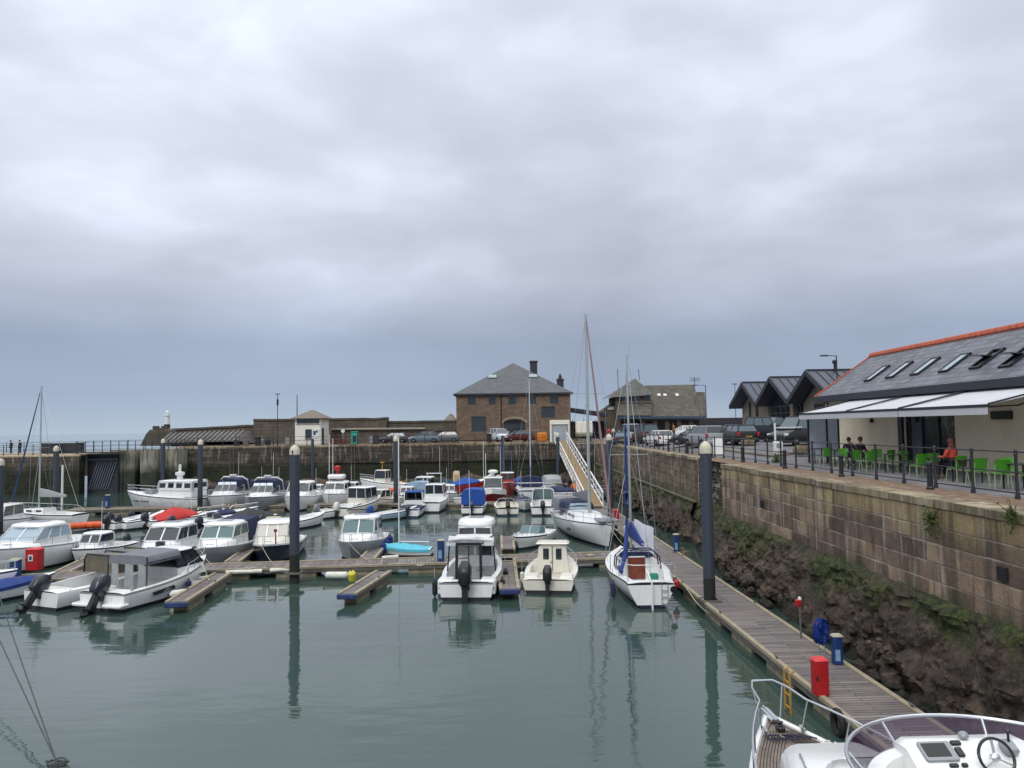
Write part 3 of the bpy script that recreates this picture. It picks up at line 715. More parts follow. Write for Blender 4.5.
k = MB(); h = big[2]; cx = (h[0] + h[1]) / 2; r = (h[1] - h[0]) / 2; zt = h[3]; rise = Z_(419) - zt
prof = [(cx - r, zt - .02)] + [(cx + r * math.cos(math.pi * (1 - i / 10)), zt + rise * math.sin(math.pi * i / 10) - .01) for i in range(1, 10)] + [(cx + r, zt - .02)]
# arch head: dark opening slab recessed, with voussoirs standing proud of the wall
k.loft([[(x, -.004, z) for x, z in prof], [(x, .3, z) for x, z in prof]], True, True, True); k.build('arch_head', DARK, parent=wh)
k = MB()
for i in range(11):
    a0 = math.pi * (1 - i / 11); a1 = math.pi * (1 - (i + .94) / 11)
    q = [Vector((cx + (r + d) * math.cos(a_), -.06, zt + (rise + d) * math.sin(a_))) for a_, d in ((a0, 0), (a1, 0), (a1, .38), (a0, .38))]
    k.loft([q, [p_ + Vector((0, .1, 0)) for p_ in q]], True, True, True)
k.build('arch_stones', STONE2, parent=wh, smooth=0)
k = MB(); k.box((cx, .3, zt / 2), (2 * r, .1, zt)); o = k.build('arch_screen', GLASS, parent=wh)
k = MB()
for i in range(5): k.bar((cx - r + .05 + i * (2 * r - .1) / 4, .2, 0), (cx - r + .05 + i * (2 * r - .1) / 4, .2, zt + rise * .5), .09)
k.bar((cx - r, .2, zt * .7), (cx + r, .2, zt * .7), .09); k.build('frame', FRAME, parent=o)
k = MB(); k.tube([(X(501.3), -.1, 0), (X(501.3), -.1, EH)], .08, 6); k.build('drainpipe', FASCIA, parent=wh)
ap = pz(363, Yw + 9, 513); APH = ap - zw; AX = PY(513, 363, Yw + 9).x - wh.location.x; e = .35
k = MB(); k.add([(-HW - e, -e, EH), (HW + e, -e, EH), (HW + e, WD, EH), (-HW - e, WD, EH), (AX, 9, APH), (AX, WD - 6, APH)], [(0, 1, 4), (1, 2, 5, 4), (2, 3, 5), (3, 0, 4, 5)])
k.build('roof', SLATEX, parent=wh, smooth=0)
k = MB(); k.box((0, -e, EH - .1), (2 * (HW + e), .18, .26)); k.box((HW + e, WD / 2, EH - .1), (.18, WD, .2)); k.box((-HW - e, WD / 2, EH - .1), (.18, WD, .2)); k.build('gutter', FASCIA, parent=wh)
sl = (APH - EH) / (9 + e)
for px in (492.5, 533):
    y = 4.6; z = EH + (y + e) * sl; x = PY(px, 381.5, Yw + y).x - wh.location.x
    k = MB(); k.box((x, y, z + .08), (1.25, 1.0, .1), rx=math.atan(sl)); o = k.build('rooflight', M('rooflight_pane', (136, 152, 158), .2), parent=wh)
    k = MB(); k.box((x, y, z + .03), (1.45, 1.2, .1), rx=math.atan(sl)); k.build('frame', FRAME, parent=o)
for px0, px1, py0, y in ((530, 537, 361, 13), (557, 563.3, 379, 14)):
    a = PY(px0, py0, Yw + y); b_ = PY(px1, py0, Yw + y); k = MB()
    k.box(((a.x + b_.x) / 2 - wh.location.x, y, (a.z + zw + 8) / 2 - zw), (b_.x - a.x, 1.1, a.z - zw - 8)); k.box(((a.x + b_.x) / 2 - wh.location.x, y, a.z - zw - .15), (b_.x - a.x + .2, 1.3, .2))
    o = k.build('chimney', M('chimney_stone', (58, 58, 64), .9), parent=wh)
    if px0 > 550: k = MB(); k.lathe(((a.x + b_.x) / 2 - wh.location.x, y, a.z - zw), [(.3, 0), (.25, .5), (.05, .9)], 8); k.build('cowl', IRON, parent=o)

# ---- old station building
Ys = 118.0; zs = 5.6
st = empty('stone_station', (PY(660, 430, Ys).x, Ys, zs), 0, 'old low stone building with big grey stone-tile roofs and a turret gable', 'building')
sx = st.location.x
def S(px, py, dy=0): p_ = PY(px, py, Ys + dy); return Vector((p_.x - sx, dy, p_.z - zs))
k = MB(); q = [S(640, 417), S(700, 417), S(694.5, 384.5, 7), S(645, 385.5, 7)]
k.add(q + [S(700, 417) + Vector((0, 15, 0)), S(640, 417) + Vector((0, 15, 0))], [(0, 1, 2, 3), (1, 4, 2), (3, 2, 4, 5)]); k.build('main_roof', STILE, parent=st, smooth=0)
k = MB(); q = [S(617, 416, -.5), S(651, 416, -.5), S(652, 401, 2), S(619, 401, 2)]; k.slab(q, .25)
k.build('apron_roof', STILE, parent=st, smooth=0)
k = MB(); k.add([S(609, 398, 1), S(635, 378.5, 1), S(635, 394.5, 1), S(635, 378.5, 1), S(653.5, 394.5, 1), S(660, 388, 9), S(640, 378, 9), S(612, 397, 9)], [(0, 2, 1), (2, 4, 3)], 0)
k.v = []; k.f = []; k.m = []
A0, A1, A2 = S(608.5, 397.5, .5), S(635, 378.3, 2.4), S(654, 394.6, .5); B0, B1, B2 = A0 + Vector((0, 9, 0)), A1 + Vector((1.6, 7, 0)), A2 + Vector((0, 9, 0))
C0 = S(635, 396, .5)
k.add([A0, C0, A2, A1, B0, B1, B2], [(0, 1, 3), (1, 2, 3), (2, 6, 5, 3), (4, 0, 3, 5)]); k.build('turret_roof', STILEG, parent=st, smooth=0)
k = MB(); z0 = 0
k.hexa([(S(617, 410).x, 1.3, 0), (S(652, 410).x, 1.3, 0), (S(652, 410).x, 9, 0), (S(617, 410).x, 9, 0)], [(S(617, 410).x, 1.3, C0.z), (S(652, 410).x, 1.3, C0.z), (S(652, 410).x, 9, C0.z), (S(617, 410).x, 9, C0.z)])
k.hexa([(S(640, 410).x, 1.0, 0), (S(699, 410).x, 1.0, 0), (S(699, 410).x, 14, 0), (S(640, 410).x, 14, 0)], [(S(640, 410).x, 1.0, S(660, 418).z), (S(699, 410).x, 1.0, S(660, 418).z), (S(699, 410).x, 14, S(660, 418).z), (S(640, 410).x, 14, S(660, 418).z)])
k.hexa([(S(606, 410).x, 3, 0), (S(618, 410).x, 3, 0), (S(618, 410).x, 9, 0), (S(606, 410).x, 9, 0)], [(S(606, 410).x, 3, S(606, 410).z), (S(618, 410).x, 3, S(606, 402).z), (S(618, 410).x, 9, S(606, 402).z), (S(606, 410).x, 9, S(606, 410).z)])
k.build('wall', STONE3, parent=st, smooth=0)
k = MB(); k.slab([S(604, 409, 2.6), S(618, 399, 2.6), S(618, 399, 9), S(604, 409, 9)], .2); k.build('lean_to_roof', STILEG, parent=st, smooth=0)
for a, b_ in ((622, 630), (633, 640), (644, 650)):
    c = (S(a, 398.5, 1.2) + S(b_, 398.5, 1.2)) / 2; window(st, (c.x, 1.24, c.z), S(b_, 0).x - S(a, 0).x, .9, nx=2, ny=1)
k = MB(); q0, q1 = S(617, 417.6, -.7), S(704, 417.6, -.7); k.bar(q0, q1, .12, .38); k.build('fascia', BLUEF, parent=st)
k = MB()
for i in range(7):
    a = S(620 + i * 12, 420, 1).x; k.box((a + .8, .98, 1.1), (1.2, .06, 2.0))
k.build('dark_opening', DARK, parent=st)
for px in (659, 665, 677):
    c = S(px, 395.5, 4.6); k = MB(); k.box(c + Vector((0, 0, .1)), (.5, .5, .12), rx=.8); k.build('rooflight', WWHITE, parent=st)
k = MB(); q = [S(696, 417, 1), S(706.5, 417, 1), S(704.5, 392.5, 4), S(696, 392.5, 4)]; k.slab(q, .3); k.build('side_roof', STILE, parent=st, smooth=0)
k = MB(); k.box(S(613, 408, 2.9), (1.9, .08, .5)); k.build('sign', WWHITE, parent=st)
k = MB(); a = S(701, 417, 2); k.box((a.x, 6, a.z / 2), (1.6, 7, a.z)); k.build('side_wall', STONE3, parent=st, smooth=0)
for px, p0, p1, nm in ((618.5, 395, 369, 'aerial'), (639.5, 380, 369, 'aerial'), (695, 386, 377, 'aerial')):
    k = MB(); k.tube([S(px, p0, 4), S(px - 1, p1, 4)], .05, 5)
    if px > 690:
        for i in range(4): c = S(px, 378 + i, 4); k.bar(c + Vector((-.8, 0, 0)), c + Vector((.8, 0, 0)), .05)
    k.build(nm, IRON, parent=st)
# dark low building / hedge wall between station and gables, canopy left of the station
dw = PY(706, 418, 108); dw2 = PY(752, 416, 108)
k = MB(); k.rbox(((dw.x + dw2.x) / 2, 109, (5.5 + dw.z) / 2), (dw2.x - dw.x + 1, 2, dw.z - 5.5), .1); tag(k.build('dark_wall', M('dark_boarding', (44, 44, 50), .8, var=.3), smooth=0), 'long dark boarded wall between the old stone building and the gabled building', 'wall')
k = MB(); a = PY(571, 408, 113); b_ = PY(608, 413, 113)
cp = empty('dark_shelter', ((a.x + b_.x) / 2, 113, 5.3), 0, 'low dark roofed shelter between the warehouse and the old stone building', 'shelter'); o0 = cp.location
k.loft([[a - o0, a - o0 + Vector((0, 0, -.5)), a - o0 + Vector((0, 6, -.5)), a - o0 + Vector((0, 6, .3))], [b_ - o0, b_ - o0 + Vector((0, 0, -.5)), b_ - o0 + Vector((0, 6, -.5)), b_ - o0 + Vector((0, 6, .3))]], True, True, True)
k.build('roof', FASCIA, parent=cp, smooth=0)
k = MB(); k.box((0, 5, 1.2), (b_.x - a.x, .2, 2.6)); k.build('back_wall', DARK, parent=cp)
for i in range(4):
    k = MB(); k.box((-(b_.x - a.x) / 2 + .2 + i * (b_.x - a.x - .4) / 3, .2, 1.3), (.12, .12, 2.7)); k.build('post', IRON, parent=cp)
# house roof peeping left of warehouse
k = MB(); a = PY(443, 421, 116); b_ = PY(456, 421, 116); c = PY(450, 413.5, 116)
k.loft([[a + Vector((0, 0, -3)), b_ + Vector((0, 0, -3)), b_, c, a], [p_ + Vector((0, 5, 0)) for p_ in (a + Vector((0, 0, -3)), b_ + Vector((0, 0, -3)), b_, c, a)]], True, True, True)
ob = tag(k.build('outbuilding', PALEC, smooth=0), 'small pale gabled outbuilding against the left side of the warehouse', 'outbuilding')

# ---- three-gabled building
XG = 25.0; zg = 5.6
gb = empty('gabled_building', (XG, 70, zg), 0, 'modern building with three dark standing-seam gables, stone walls and tall glazing', 'building')
G = lambda px, py: PX(px, py, XG) - Vector((XG, 70, zg))
ap_ = [G(742, 382.5), G(769.5, 377), G(806, 371)]
za = sum(p_.z for p_ in ap_) / 3
lo = [G(729.7, 407.5), G(756, 403.5), G(789, 400.5), None]
yl = [lo[0].y, (ap_[0].y + ap_[1].y) / 2, (ap_[1].y + ap_[2].y) / 2, ap_[2].y - (lo[0].y - ap_[0].y)]
zl = lo[1].z
RL = 15
th = .32
for i in range(3):
    ya, y0, y1 = ap_[i].y, yl[i], yl[i + 1]
    rf = MB()
    for ye in (y0, y1):
        a, b_ = Vector((0, ya, za)), Vector((0, ye, zl)); q = [a, b_, b_ + Vector((RL, 0, 0)), a + Vector((RL, 0, 0))]
        rf.loft([q, [p_ - Vector((0, 0, th)) for p_ in q]], True, True, True)
    o = rf.build('roof', FASCIA if False else ZINC, parent=gb, smooth=0)
    sm = MB()
    for ye in (y0, y1):
        for j in range(int(RL / .75) + 1):
            x = j * .75 + .02; sm.bar((x, ya, za + .04), (x, ye, zl + .04), .05, .07)
    sm.bar((0, ya, za + .05), (RL, ya, za + .05), .2, .1); sm.build('seam', FASCIA, parent=o)
    fc = MB()
    for ye in (y0, y1): fc.bar((-.04, ya, za - .17), (-.04, ye, zl - .17), .1, .42)
    fc.build('bargeboard', FASCIA, parent=o)
    # gable wall set back 1.3 m
    xb = 1.3; wl = MB(); s_ = (za - zl) / abs(y1 - y0) * 2
    ym0, ym1 = y0 - .25, y1 + .25
    wl.loft([[(xb, ym0, 0), (xb, ym1, 0), (xb, ym1, zl - th), (xb, ya, za - th - .05), (xb, ym0, zl - th)], [(xb + .4, ym0, 0), (xb + .4, ym1, 0), (xb + .4, ym1, zl - th), (xb + .4, ya, za - th - .05), (xb + .4, ym0, zl - th)]], True, True, True)
    wo_ = wl.build('gable_wall', GLASS if i == 1 else STONE2, parent=gb, smooth=0)
    if i == 0:
        for yy, w_ in ((ya + 1.6, .5), (ya - .6, .6)): window(gb, (xb - .04, yy, 2.0), w_, 3.4, 'y', 1, 1)
    if i == 1:
        k = MB()
        for j in range(6): yy = ym0 + (ym1 - ym0) * (j + .5) / 6; k.bar((xb - .05, yy, 0), (xb - .05, yy, zl - .3), .1, .1)
        for z in (.1, 2.4, zl - .4): k.bar((xb - .05, ym0, z), (xb - .05, ym1, z), .1, .1)
        k.build('mullion', FRAME, parent=wo_)
        k = MB(); k.box((xb - .1, ym1 + 1.4, zl / 2), (.5, .7, zl)); k.build('stone_pier', STONE2, parent=gb)
    if i == 2:
        window(gb, (xb - .05, ya - .5, 2.2), 4.2, 1.6, 'y', 3, 1)
k = MB(); k.hexa([(1.6, yl[3], 0), (RL - 1, yl[3], 0), (RL - 1, yl[0] - .5, 0), (1.6, yl[0] - .5, 0)], [(1.6, yl[3], zl - .35), (RL - 1, yl[3], zl - .35), (RL - 1, yl[0] - .5, zl - .35), (1.6, yl[0] - .5, zl - .35)])
k.build('body', STONE2, parent=gb, smooth=0)
a = PY(835, 371, 62); k = MB(); k.lathe((a.x - XG, 62 - 70, za - .6), [(.1, 0), (.1, 1.1), (.2, 1.15), (.2, 1.35), (.05, 1.45)], 10); k.build('flue', IRON, parent=gb)

# ---- cafe
XE = 18.0
CY0, CY1 = 12.0, 43.2
cf = empty('cafe_building', (XE, CY1, QZ), 0, 'long cream rendered cafe with a slate roof and orange ridge tiles', 'cafe')
ez = (7 + (423.1 - 399) / 317 * XE) - QZ; XR = 3.3; rz_ = (7 + .174 * (XE + XR)) - QZ; ps = (rz_ - ez) / XR
wx = .4
LY = CY0 - CY1
def cy(px, X_=XE + wx): return PX(px, 430, X_).y - CY1
d0, d1 = cy(955), cy(905)
k = MB(); MR = Matrix(((0, 0, 0, 0),) * 4)
# front wall facing -x: build in (u=y, z) with holes, mapped to x = wx
Mf = Matrix(((0, -1, 0, 0), (1, 0, 0, 0), (0, 0, 1, 0), (0, 0, 0, 1)))   # (u,v,z)->( -v, u, z)
Mw = Matrix(((0, 1, 0, wx), (-1, 0, 0, 0), (0, 0, 1, 0), (0, 0, 0, 1)))  # (u,v,z)->(wx+v, -u, z)
wall_holes(k, 0, -LY, 0, ez + .1, 0, .3, [(-d1, -d0, .05, 2.35)], Mw)
k.add([(wx, 0, 0), (2 * XR - wx, 0, 0), (2 * XR - wx, 0, ez), (XR, 0, rz_ - .25), (wx, 0, ez)], [(4, 3, 2, 1, 0)])
k.add([(2 * XR - wx, 0, 0), (2 * XR - wx, LY, 0), (2 * XR - wx, LY, ez), (2 * XR - wx, 0, ez)], [(0, 1, 2, 3)])
k.add([(wx, LY, 0), (2 * XR - wx, LY, 0), (2 * XR - wx, LY, ez), (XR, LY, rz_ - .25), (wx, LY, ez)], [(0, 1, 2, 3, 4)])
k.build('wall', RENDER, parent=cf, smooth=0)
gd = MB(); fr_ = MB(); glazed(fr_, gd, (wx + .12, d0, .05), (wx + .12, d1, .05), (wx + .12, d1, 2.35), (wx + .12, d0, 2.35), 3, .12, .08)
o = fr_.build('glazed_door', IRON, parent=cf, smooth=0); gd.build('pane', GLASS, parent=o)
k = MB(); k.box((wx - .06, d1 + .25, 1.5), (.12, .35, 3.0)); k.build('pillar', FASCIA, parent=cf)
for px, py, w_, h_ in ((938.5, 411, .5, .35), (1003, 415, 1.1, .3)):
    q = PX(px, py, XE + wx) - Vector((XE, CY1, QZ)); k = MB(); k.rbox((wx - .06, q.y, q.z), (.14, w_, h_), .03); k.build('wall_vent', IRON, parent=cf)
for yy in (-.4, -17.5): k = MB(); k.tube([(wx - .06, yy, .1), (wx - .06, yy, ez - .25), (-.05, yy, ez - .1)], .045, 6); k.build('downpipe', FASCIA, parent=cf)
for yy in (-5.5, -9.0, -19.0): k = MB(); k.rbox((wx - .08, yy, 2.1), (.14, .16, .22), .04); k.build('wall_lamp', IRON, parent=cf)
k = MB()
A, B, Cc, D = (-.1, .25, ez - .02), (-.1, LY - .25, ez - .02), (XR, LY - .25, rz_), (XR, .25, rz_)
k.loft([[A, B, Cc, D], [Vector(p_) + Vector((0, 0, .14)) for p_ in (A, B, Cc, D)]], True, True, True)
A2, D2 = (2 * XR + .1, .25, ez - .02), (2 * XR + .1, LY - .25, ez - .02)
k.loft([[D, Cc, D2, A2], [Vector(p_) + Vector((0, 0, .14)) for p_ in (D, Cc, D2, A2)]], True, True, True)
rf = k.build('roof', SLATE, parent=cf, smooth=0)
k = MB(); n = 70
for i in range(n):
    y = .25 - (-(LY) + .5) * i / n; l = (-(LY) + .5) / n
    k.loft([[(XR + .2 * math.cos(a), yy, rz_ + .1 + r_ * math.sin(a)) for a in [R(x) for x in (-40, 0, 45, 90, 135, 180, 220)]] for yy, r_ in ((y, .2), (y - l * .93, .17))], False, False, False)
k.tube([(XR, .3, rz_ + .18), (XR, LY - .2, rz_ + .18)], .13, 8)
k.build('ridge_tiles', TERRA, parent=cf)
k = MB(); k.bar((-.12, .25, ez + .14), (XR, .25, rz_ + .16), .1, .08)
k.bar((2 * XR + .1, .25, ez + .14), (XR, .25, rz_ + .16), .16, .1); k.build('verge_tiles', TERRA, parent=cf)
k = MB(); k.box((-.16, LY / 2, ez - .02), (.16, -LY + .4, .32)); k.box((.12, LY / 2, ez - .12), (.5, -LY + .3, .1)); k.build('gutter', FASCIA, parent=cf)
# rooflights on the slope: pixel centres read on the roof plane
def roofpt(px, py):
    d = ray(px, py); n_ = Vector((-ps, 0, 1)); p0 = Vector((XE, 0, QZ + ez + .14)); t = (p0 - CAM).dot(n_) / d.dot(n_); return CAM + d * t
for i, (px, py, opn) in enumerate(((877.5, 374.5, 0), (900, 371, 0), (926, 367.5, 0), (955.5, 364, 0), (988, 360, 1), (1019, 358, 1))):
    c = roofpt(px, py) - Vector((XE, CY1, QZ)); an = math.atan(ps)
    k = MB(); Mx = Matrix.Translation(c) @ Matrix.Rotation(-an, 4, 'Y')
    wv, hv = .62, 1.25
    for sx_, sy_, dx_, dy_ in ((0, -wv / 2, hv, .08), (0, wv / 2, hv, .08), (-hv / 2, 0, .08, wv + .08), (hv / 2, 0, .08, wv + .08)):
        k.add([tuple(Vector((sx_ + a * dx_ / 2, sy_ + b_ * dy_ / 2, z))) for z in (0, .12) for a, b_ in ((-1, -1), (1, -1), (1, 1), (-1, 1))], [(3, 2, 1, 0), (4, 5, 6, 7), (0, 1, 5, 4), (1, 2, 6, 5), (2, 3, 7, 6), (3, 0, 4, 7)], 0, Mx)
    if opn: k.add([(-hv / 2, -wv / 2, .02), (hv / 2, -wv / 2, .02), (hv / 2, wv / 2, .02), (-hv / 2, wv / 2, .02)], [(0, 1, 2, 3)], 0, Mx)
    fo = k.build('rooflight', IRON, parent=cf, smooth=0)
    g = MB()
    if opn:
        My = Mx @ Matrix.Translation((0, 0, .1)) @ Matrix.Rotation(R(38), 4, 'Y')
    else: My = Mx
    g.add([(a * hv / 2, b_ * wv / 2, z) for z in (.06, .09) for a, b_ in ((-.94, -.9), (.94, -.9), (.94, .9), (-.94, .9))], [(3, 2, 1, 0), (4, 5, 6, 7), (0, 1, 5, 4), (1, 2, 6, 5), (2, 3, 7, 6), (3, 0, 4, 7)], 0, My)
    g.build('sash', GLASSL if not opn else GLASS, parent=fo, smooth=0)
# awnings (three), each its own thing
XF = 15.3; zf = QZ + 2.52
ys_ = [(XF * FPX / 298, XF * FPX / 345 + .04), (XF * FPX / 345 - .04, XF * FPX / 398 + .04), (XF * FPX / 398 - .04, XF * FPX / 489)]
names = ['leftmost white awning of the cafe, its end nearest the parked van', 'middle white awning of the cafe', 'right-hand white awning of the cafe above the glazed door']
for i, (ya, yb) in enumerate(ys_):
    aw = empty('awning', (XE + wx, (ya + yb) / 2, QZ), 0, names[i], 'awning', 'white awnings along the cafe front'); hw_ = (ya - yb) / 2
    zt_ = ez - .12; x1 = XF - XE - wx
    k = MB(); sag = []
    for u in fr(0, 1, 6):
        sag.append([(x1 * u, s * hw_, zt_ + (2.52 - zt_) * u - .04 * math.sin(math.pi * u)) for s in (-1, -.5, 0, .5, 1)])
    k.loft(sag, False, False, False)
    k.loft([[(p_[0], p_[1], p_[2] - .015) for p_ in r_][::-1] for r_ in sag], False, False, False)
    k.build('fabric', AWN, parent=aw, smooth=60)
    k = MB(); k.box((x1 - .03, 0, 2.48), (.1, 2 * hw_, .1)); k.bar((x1, hw_ - .03, 2.54), (0, hw_ - .03, zt_ + .03), .08, .05); k.bar((x1, -hw_ + .03, 2.54), (0, -hw_ + .03, zt_ + .03), .08, .05); k.build('front_bar', FASCIA, parent=aw)
    k = MB(); k.box((x1 - .06, 0, 2.32), (.02, 2 * hw_, .24)); k.build('valance', AWN, parent=aw)
    for s in (-1, 1):
        k = MB(); k.bar((-.1, s * (hw_ - .4), zt_ - .15), (x1 * .5, s * (hw_ - .9), 2.5), .05); k.bar((x1 * .5, s * (hw_ - .9), 2.5), (x1, s * (hw_ - .4), 2.44), .05); k.build('folding_arm', IRON, parent=aw)
k = MB(); sc = empty('windbreak_screen', (15.75, ys_[0][0] - .3, QZ), 0, 'grey blue windbreak screen with dark posts under the left end of the awnings', 'screen')
k = MB(); k.box((.55, 0, 1.25), (1.5, .04, 2.0)); k.build('sheet', translucent(M('screen_sheet', (176, 190, 204), .5, var=.05), .4), parent=sc)
for x in (-.2, .75, 1.35): k = MB(); k.box((x, 0, 1.2), (.07, .1, 2.4)); k.build('post', IRON, parent=sc)
# ------------------------------------------------------------------ pontoons
DZ = .45
DECK = courses('pontoon_decking', [(96, 90, 86), (116, 110, 104), (104, 96, 92), (78, 72, 70)], (44, 40, 38), 40, .145, 'xz', .85, .012, .01, 2.5, .35)
# planks run across each walkway: the brick rows follow the deck's own length
def deckmat():
    m, nt, b = nodes_of('weathered_decking')
    t = nt.nodes.new('ShaderNodeTexCoord'); s = nt.nodes.new('ShaderNodeSeparateXYZ'); nt.links.new(t.outputs['Object'], s.inputs[0])
    c = nt.nodes.new('ShaderNodeCombineXYZ'); nt.links.new(s.outputs[0], c.inputs[0]); nt.links.new(s.outputs[1], c.inputs[1])
    br = nt.nodes.new('ShaderNodeTexBrick'); nt.links.new(c.outputs[0], br.inputs['Vector']); br.inputs['Scale'].default_value = 1
    br.inputs['Brick Width'].default_value = 50; br.inputs['Row Height'].default_value = .15; br.inputs['Mortar Size'].default_value = .014; br.inputs['Mortar Smooth'].default_value = .2
    br.inputs['Color1'].default_value = lin((92, 87, 87)); br.inputs['Color2'].default_value = lin((134, 128, 125)); br.inputs['Mortar'].default_value = lin((40, 36, 36))
    f = noisef(nt, coords(nt, (3, 12, 1)), 2.5, 5, .6); o = mixc(nt, ramp(nt, f, [(.4, 0.0), (.75, .5)]), br.outputs[0], lin((84, 76, 78)))
    f2 = noisef(nt, coords(nt), .7, 4); o = mixc(nt, ramp(nt, f2, [(.5, 0.0), (.75, .4)]), o, lin((136, 128, 120)))
    nt.links.new(o, b.inputs['Base Color']); b.inputs['Roughness'].default_value = .75; bump(nt, b, br.outputs['Fac'], -.008); return m
DECK = deckmat()
EDGE = M('pontoon_edge_timber', (148, 138, 118), .8, var=.22, scale=2.2, streak=.2)
FLOAT = M('concrete_float', (132, 124, 104), .9, var=.25, scale=3, streak=.5)
STEELW = M('pontoon_frame', (92, 90, 84), .7, var=.3, scale=4)
def pontoon(a, b_, w_, label, name='pontoon', bluecap=False, group='floating pontoons', floats=3.2, ez=DZ, edge=.14):
    a = Vector((a[0], a[1], 0)); b_ = Vector((b_[0], b_[1], 0)); L = (b_ - a).length; an = math.atan2((b_ - a).y, (b_ - a).x) - math.pi / 2
    r = empty(name, a, an, label, 'pontoon', group)
    k = MB(); k.box((0, L / 2, ez - .03), (w_ - 2 * edge - .02, L, .06)); k.build('decking', DECK, parent=r, smooth=0)
    for s in (-1, 1):
        k = MB(); n = max(1, round(L / 4.8))
        for i in range(n): k.box((s * (w_ / 2 - edge / 2), L * (i + .5) / n, ez - .005), (edge, L / n - .02, .1))
        k.build('edge_board', EDGE, parent=r, smooth=0)
        k = MB(); k.box((s * (w_ / 2 - .06), L / 2, ez - .15), (.06, L, .16)); k.build('side_frame', STEELW, parent=r, smooth=0)
    n = max(1, round(L / floats)); first = None
    for i in range(n):
        k = MB(); k.rbox((0, 0, 0), (w_ - .2, min(1.9, L / n * .62), .62), .06)
        o = k.build('float', FLOAT, parent=r, loc=(0, L * (i + .5) / n, .0)) if first is None else first.copy()
        if first is None: first = o
        else: COL.objects.link(o); o.parent = r; o.location = (0, L * (i + .5) / n, 0)
    if bluecap:
        k = MB(); k.rbox((0, L + .07, ez - .1), (w_, .14, .2), .06); k.build('end_fender', M('scuffed_blue', (34, 52, 96), .75, var=.35, scale=6), parent=r)
    # mooring cleats
    for i in range(max(1, int(L / 5))):
        for s in (-1, 1):
            k = MB(); y = L * (i + .5) / max(1, int(L / 5)) + .7 * s; k.bar((s * (w_ / 2 - .08), y - .13, ez + .1), (s * (w_ / 2 - .08), y + .13, ez + .1), .03); k.bar((s * (w_ / 2 - .08), y, ez + .02), (s * (w_ / 2 - .08), y, ez + .1), .04)
            k.build('cleat', STEELW, parent=r)
    return r
# main walkway by the wall
def edge_pt(Y, side): return (8.42 - .018 * (Y - 17)) + (0 if side == 0 else side * .9)
pontoon((edge_pt(4, 0), 4), (edge_pt(61, 0), 61), 1.85, 'long main pontoon walkway running beside the right-hand wall')
c1 = PZ(590, 555, DZ); 
P2b = (edge_pt(39, -1) - .02, PZ(600, 554.5, DZ).y); P2a = PZ(15, 579, DZ)
p2b = PZ(604, 554.8, DZ)
p2l = PZ(200, 567.5, DZ)
pontoon((edge_pt(p2b.y, -1) - .02, p2b.y), (p2l.x, p2l.y), 1.9, 'cross pontoon walkway between the front row of boats and the rows behind')
p2c = PZ(-20, 581, DZ)
pontoon((p2l.x - .1, p2l.y), (p2c.x, p2c.y), 1.9, 'left end of the front cross pontoon with the red fire point')
def finger(px0, py0, px1, py1, w_, label, bluecap=True): a = PZ(px0, py0, DZ); b_ = PZ(px1, py1, DZ); return pontoon(a, b_, w_, label, 'finger_pontoon', bluecap, 'finger pontoons')
finger(384, 571, 347, 594, .8, 'short finger pontoon with a yellow buoy, ending in a blue fender')
finger(507, 558, 509.5, 589, .85, 'narrow finger pontoon between the two white boats moored stern-on')
finger(223, 573, 176, 602, .85, 'finger pontoon with white fenders right of the cruiser with the grey canopy')
finger(367, 559, 383, 541, .85, 'short finger pontoon beside the turquoise dinghy', False)
finger(508, 549, 507, 536, .8, 'stub finger pontoon behind the cream cuddy boat', False)
finger(232, 562, 262, 540, .8, 'finger pontoon between the two middle hardtop boats', False)
finger(60, 573, 116, 546, .8, 'finger pontoon right of the big cruiser with tinted screens', False)
PYb = PZ(560, 503, DZ)
pontoon((edge_pt(PYb.y, -1) - .02, PYb.y), (PZ(330, 504, DZ).x, PZ(330, 503.5, DZ).y), 1.8, 'middle cross pontoon among the fishing boats')
pontoon((PZ(329, 504, DZ).x, PZ(330, 503.5, DZ).y), (PZ(60, 511, DZ).x, PZ(60, 509.5, DZ).y), 1.8, 'left half of the middle cross pontoon under the small open boats')
pontoon((edge_pt(61, 0), 61.1), (7.2, 78), 2.2, 'landing pontoon at the foot of the white gangway')
pontoon((6.4, PZ(430, 484.5, DZ).y), (PZ(330, 485, DZ).x, PZ(400, 484.5, DZ).y), 1.5, 'back pontoon close under the far quay wall')
for i, (px, a, b_) in enumerate(((480, 501, 492), (523, 501, 492), (560, 501, 493), (435, 501, 493), (395, 501, 492), (350, 502, 493), (312, 503, 495), (270, 505, 497), (232, 506, 498), (195, 507, 499))):
    w_ = ['the boats at the right', 'the red fishing boats', 'the grey canopied yacht', 'the white cabin boats', 'the small cream cabin boat', 'the two cabin boats side by side', 'the tall piles', 'the dark-screened cruisers', 'the red covered boat', 'the workboat'][i]
    finger(px, a, px * .99 + 5, b_, .7, 'narrow finger pontoon running back beside ' + w_, False)

# ------------------------------------------------------------------ piles
PILE = M('pile_steel', (54, 62, 75), .55, var=.1, scale=1, streak=.35, dirt=lin((44, 46, 48)))
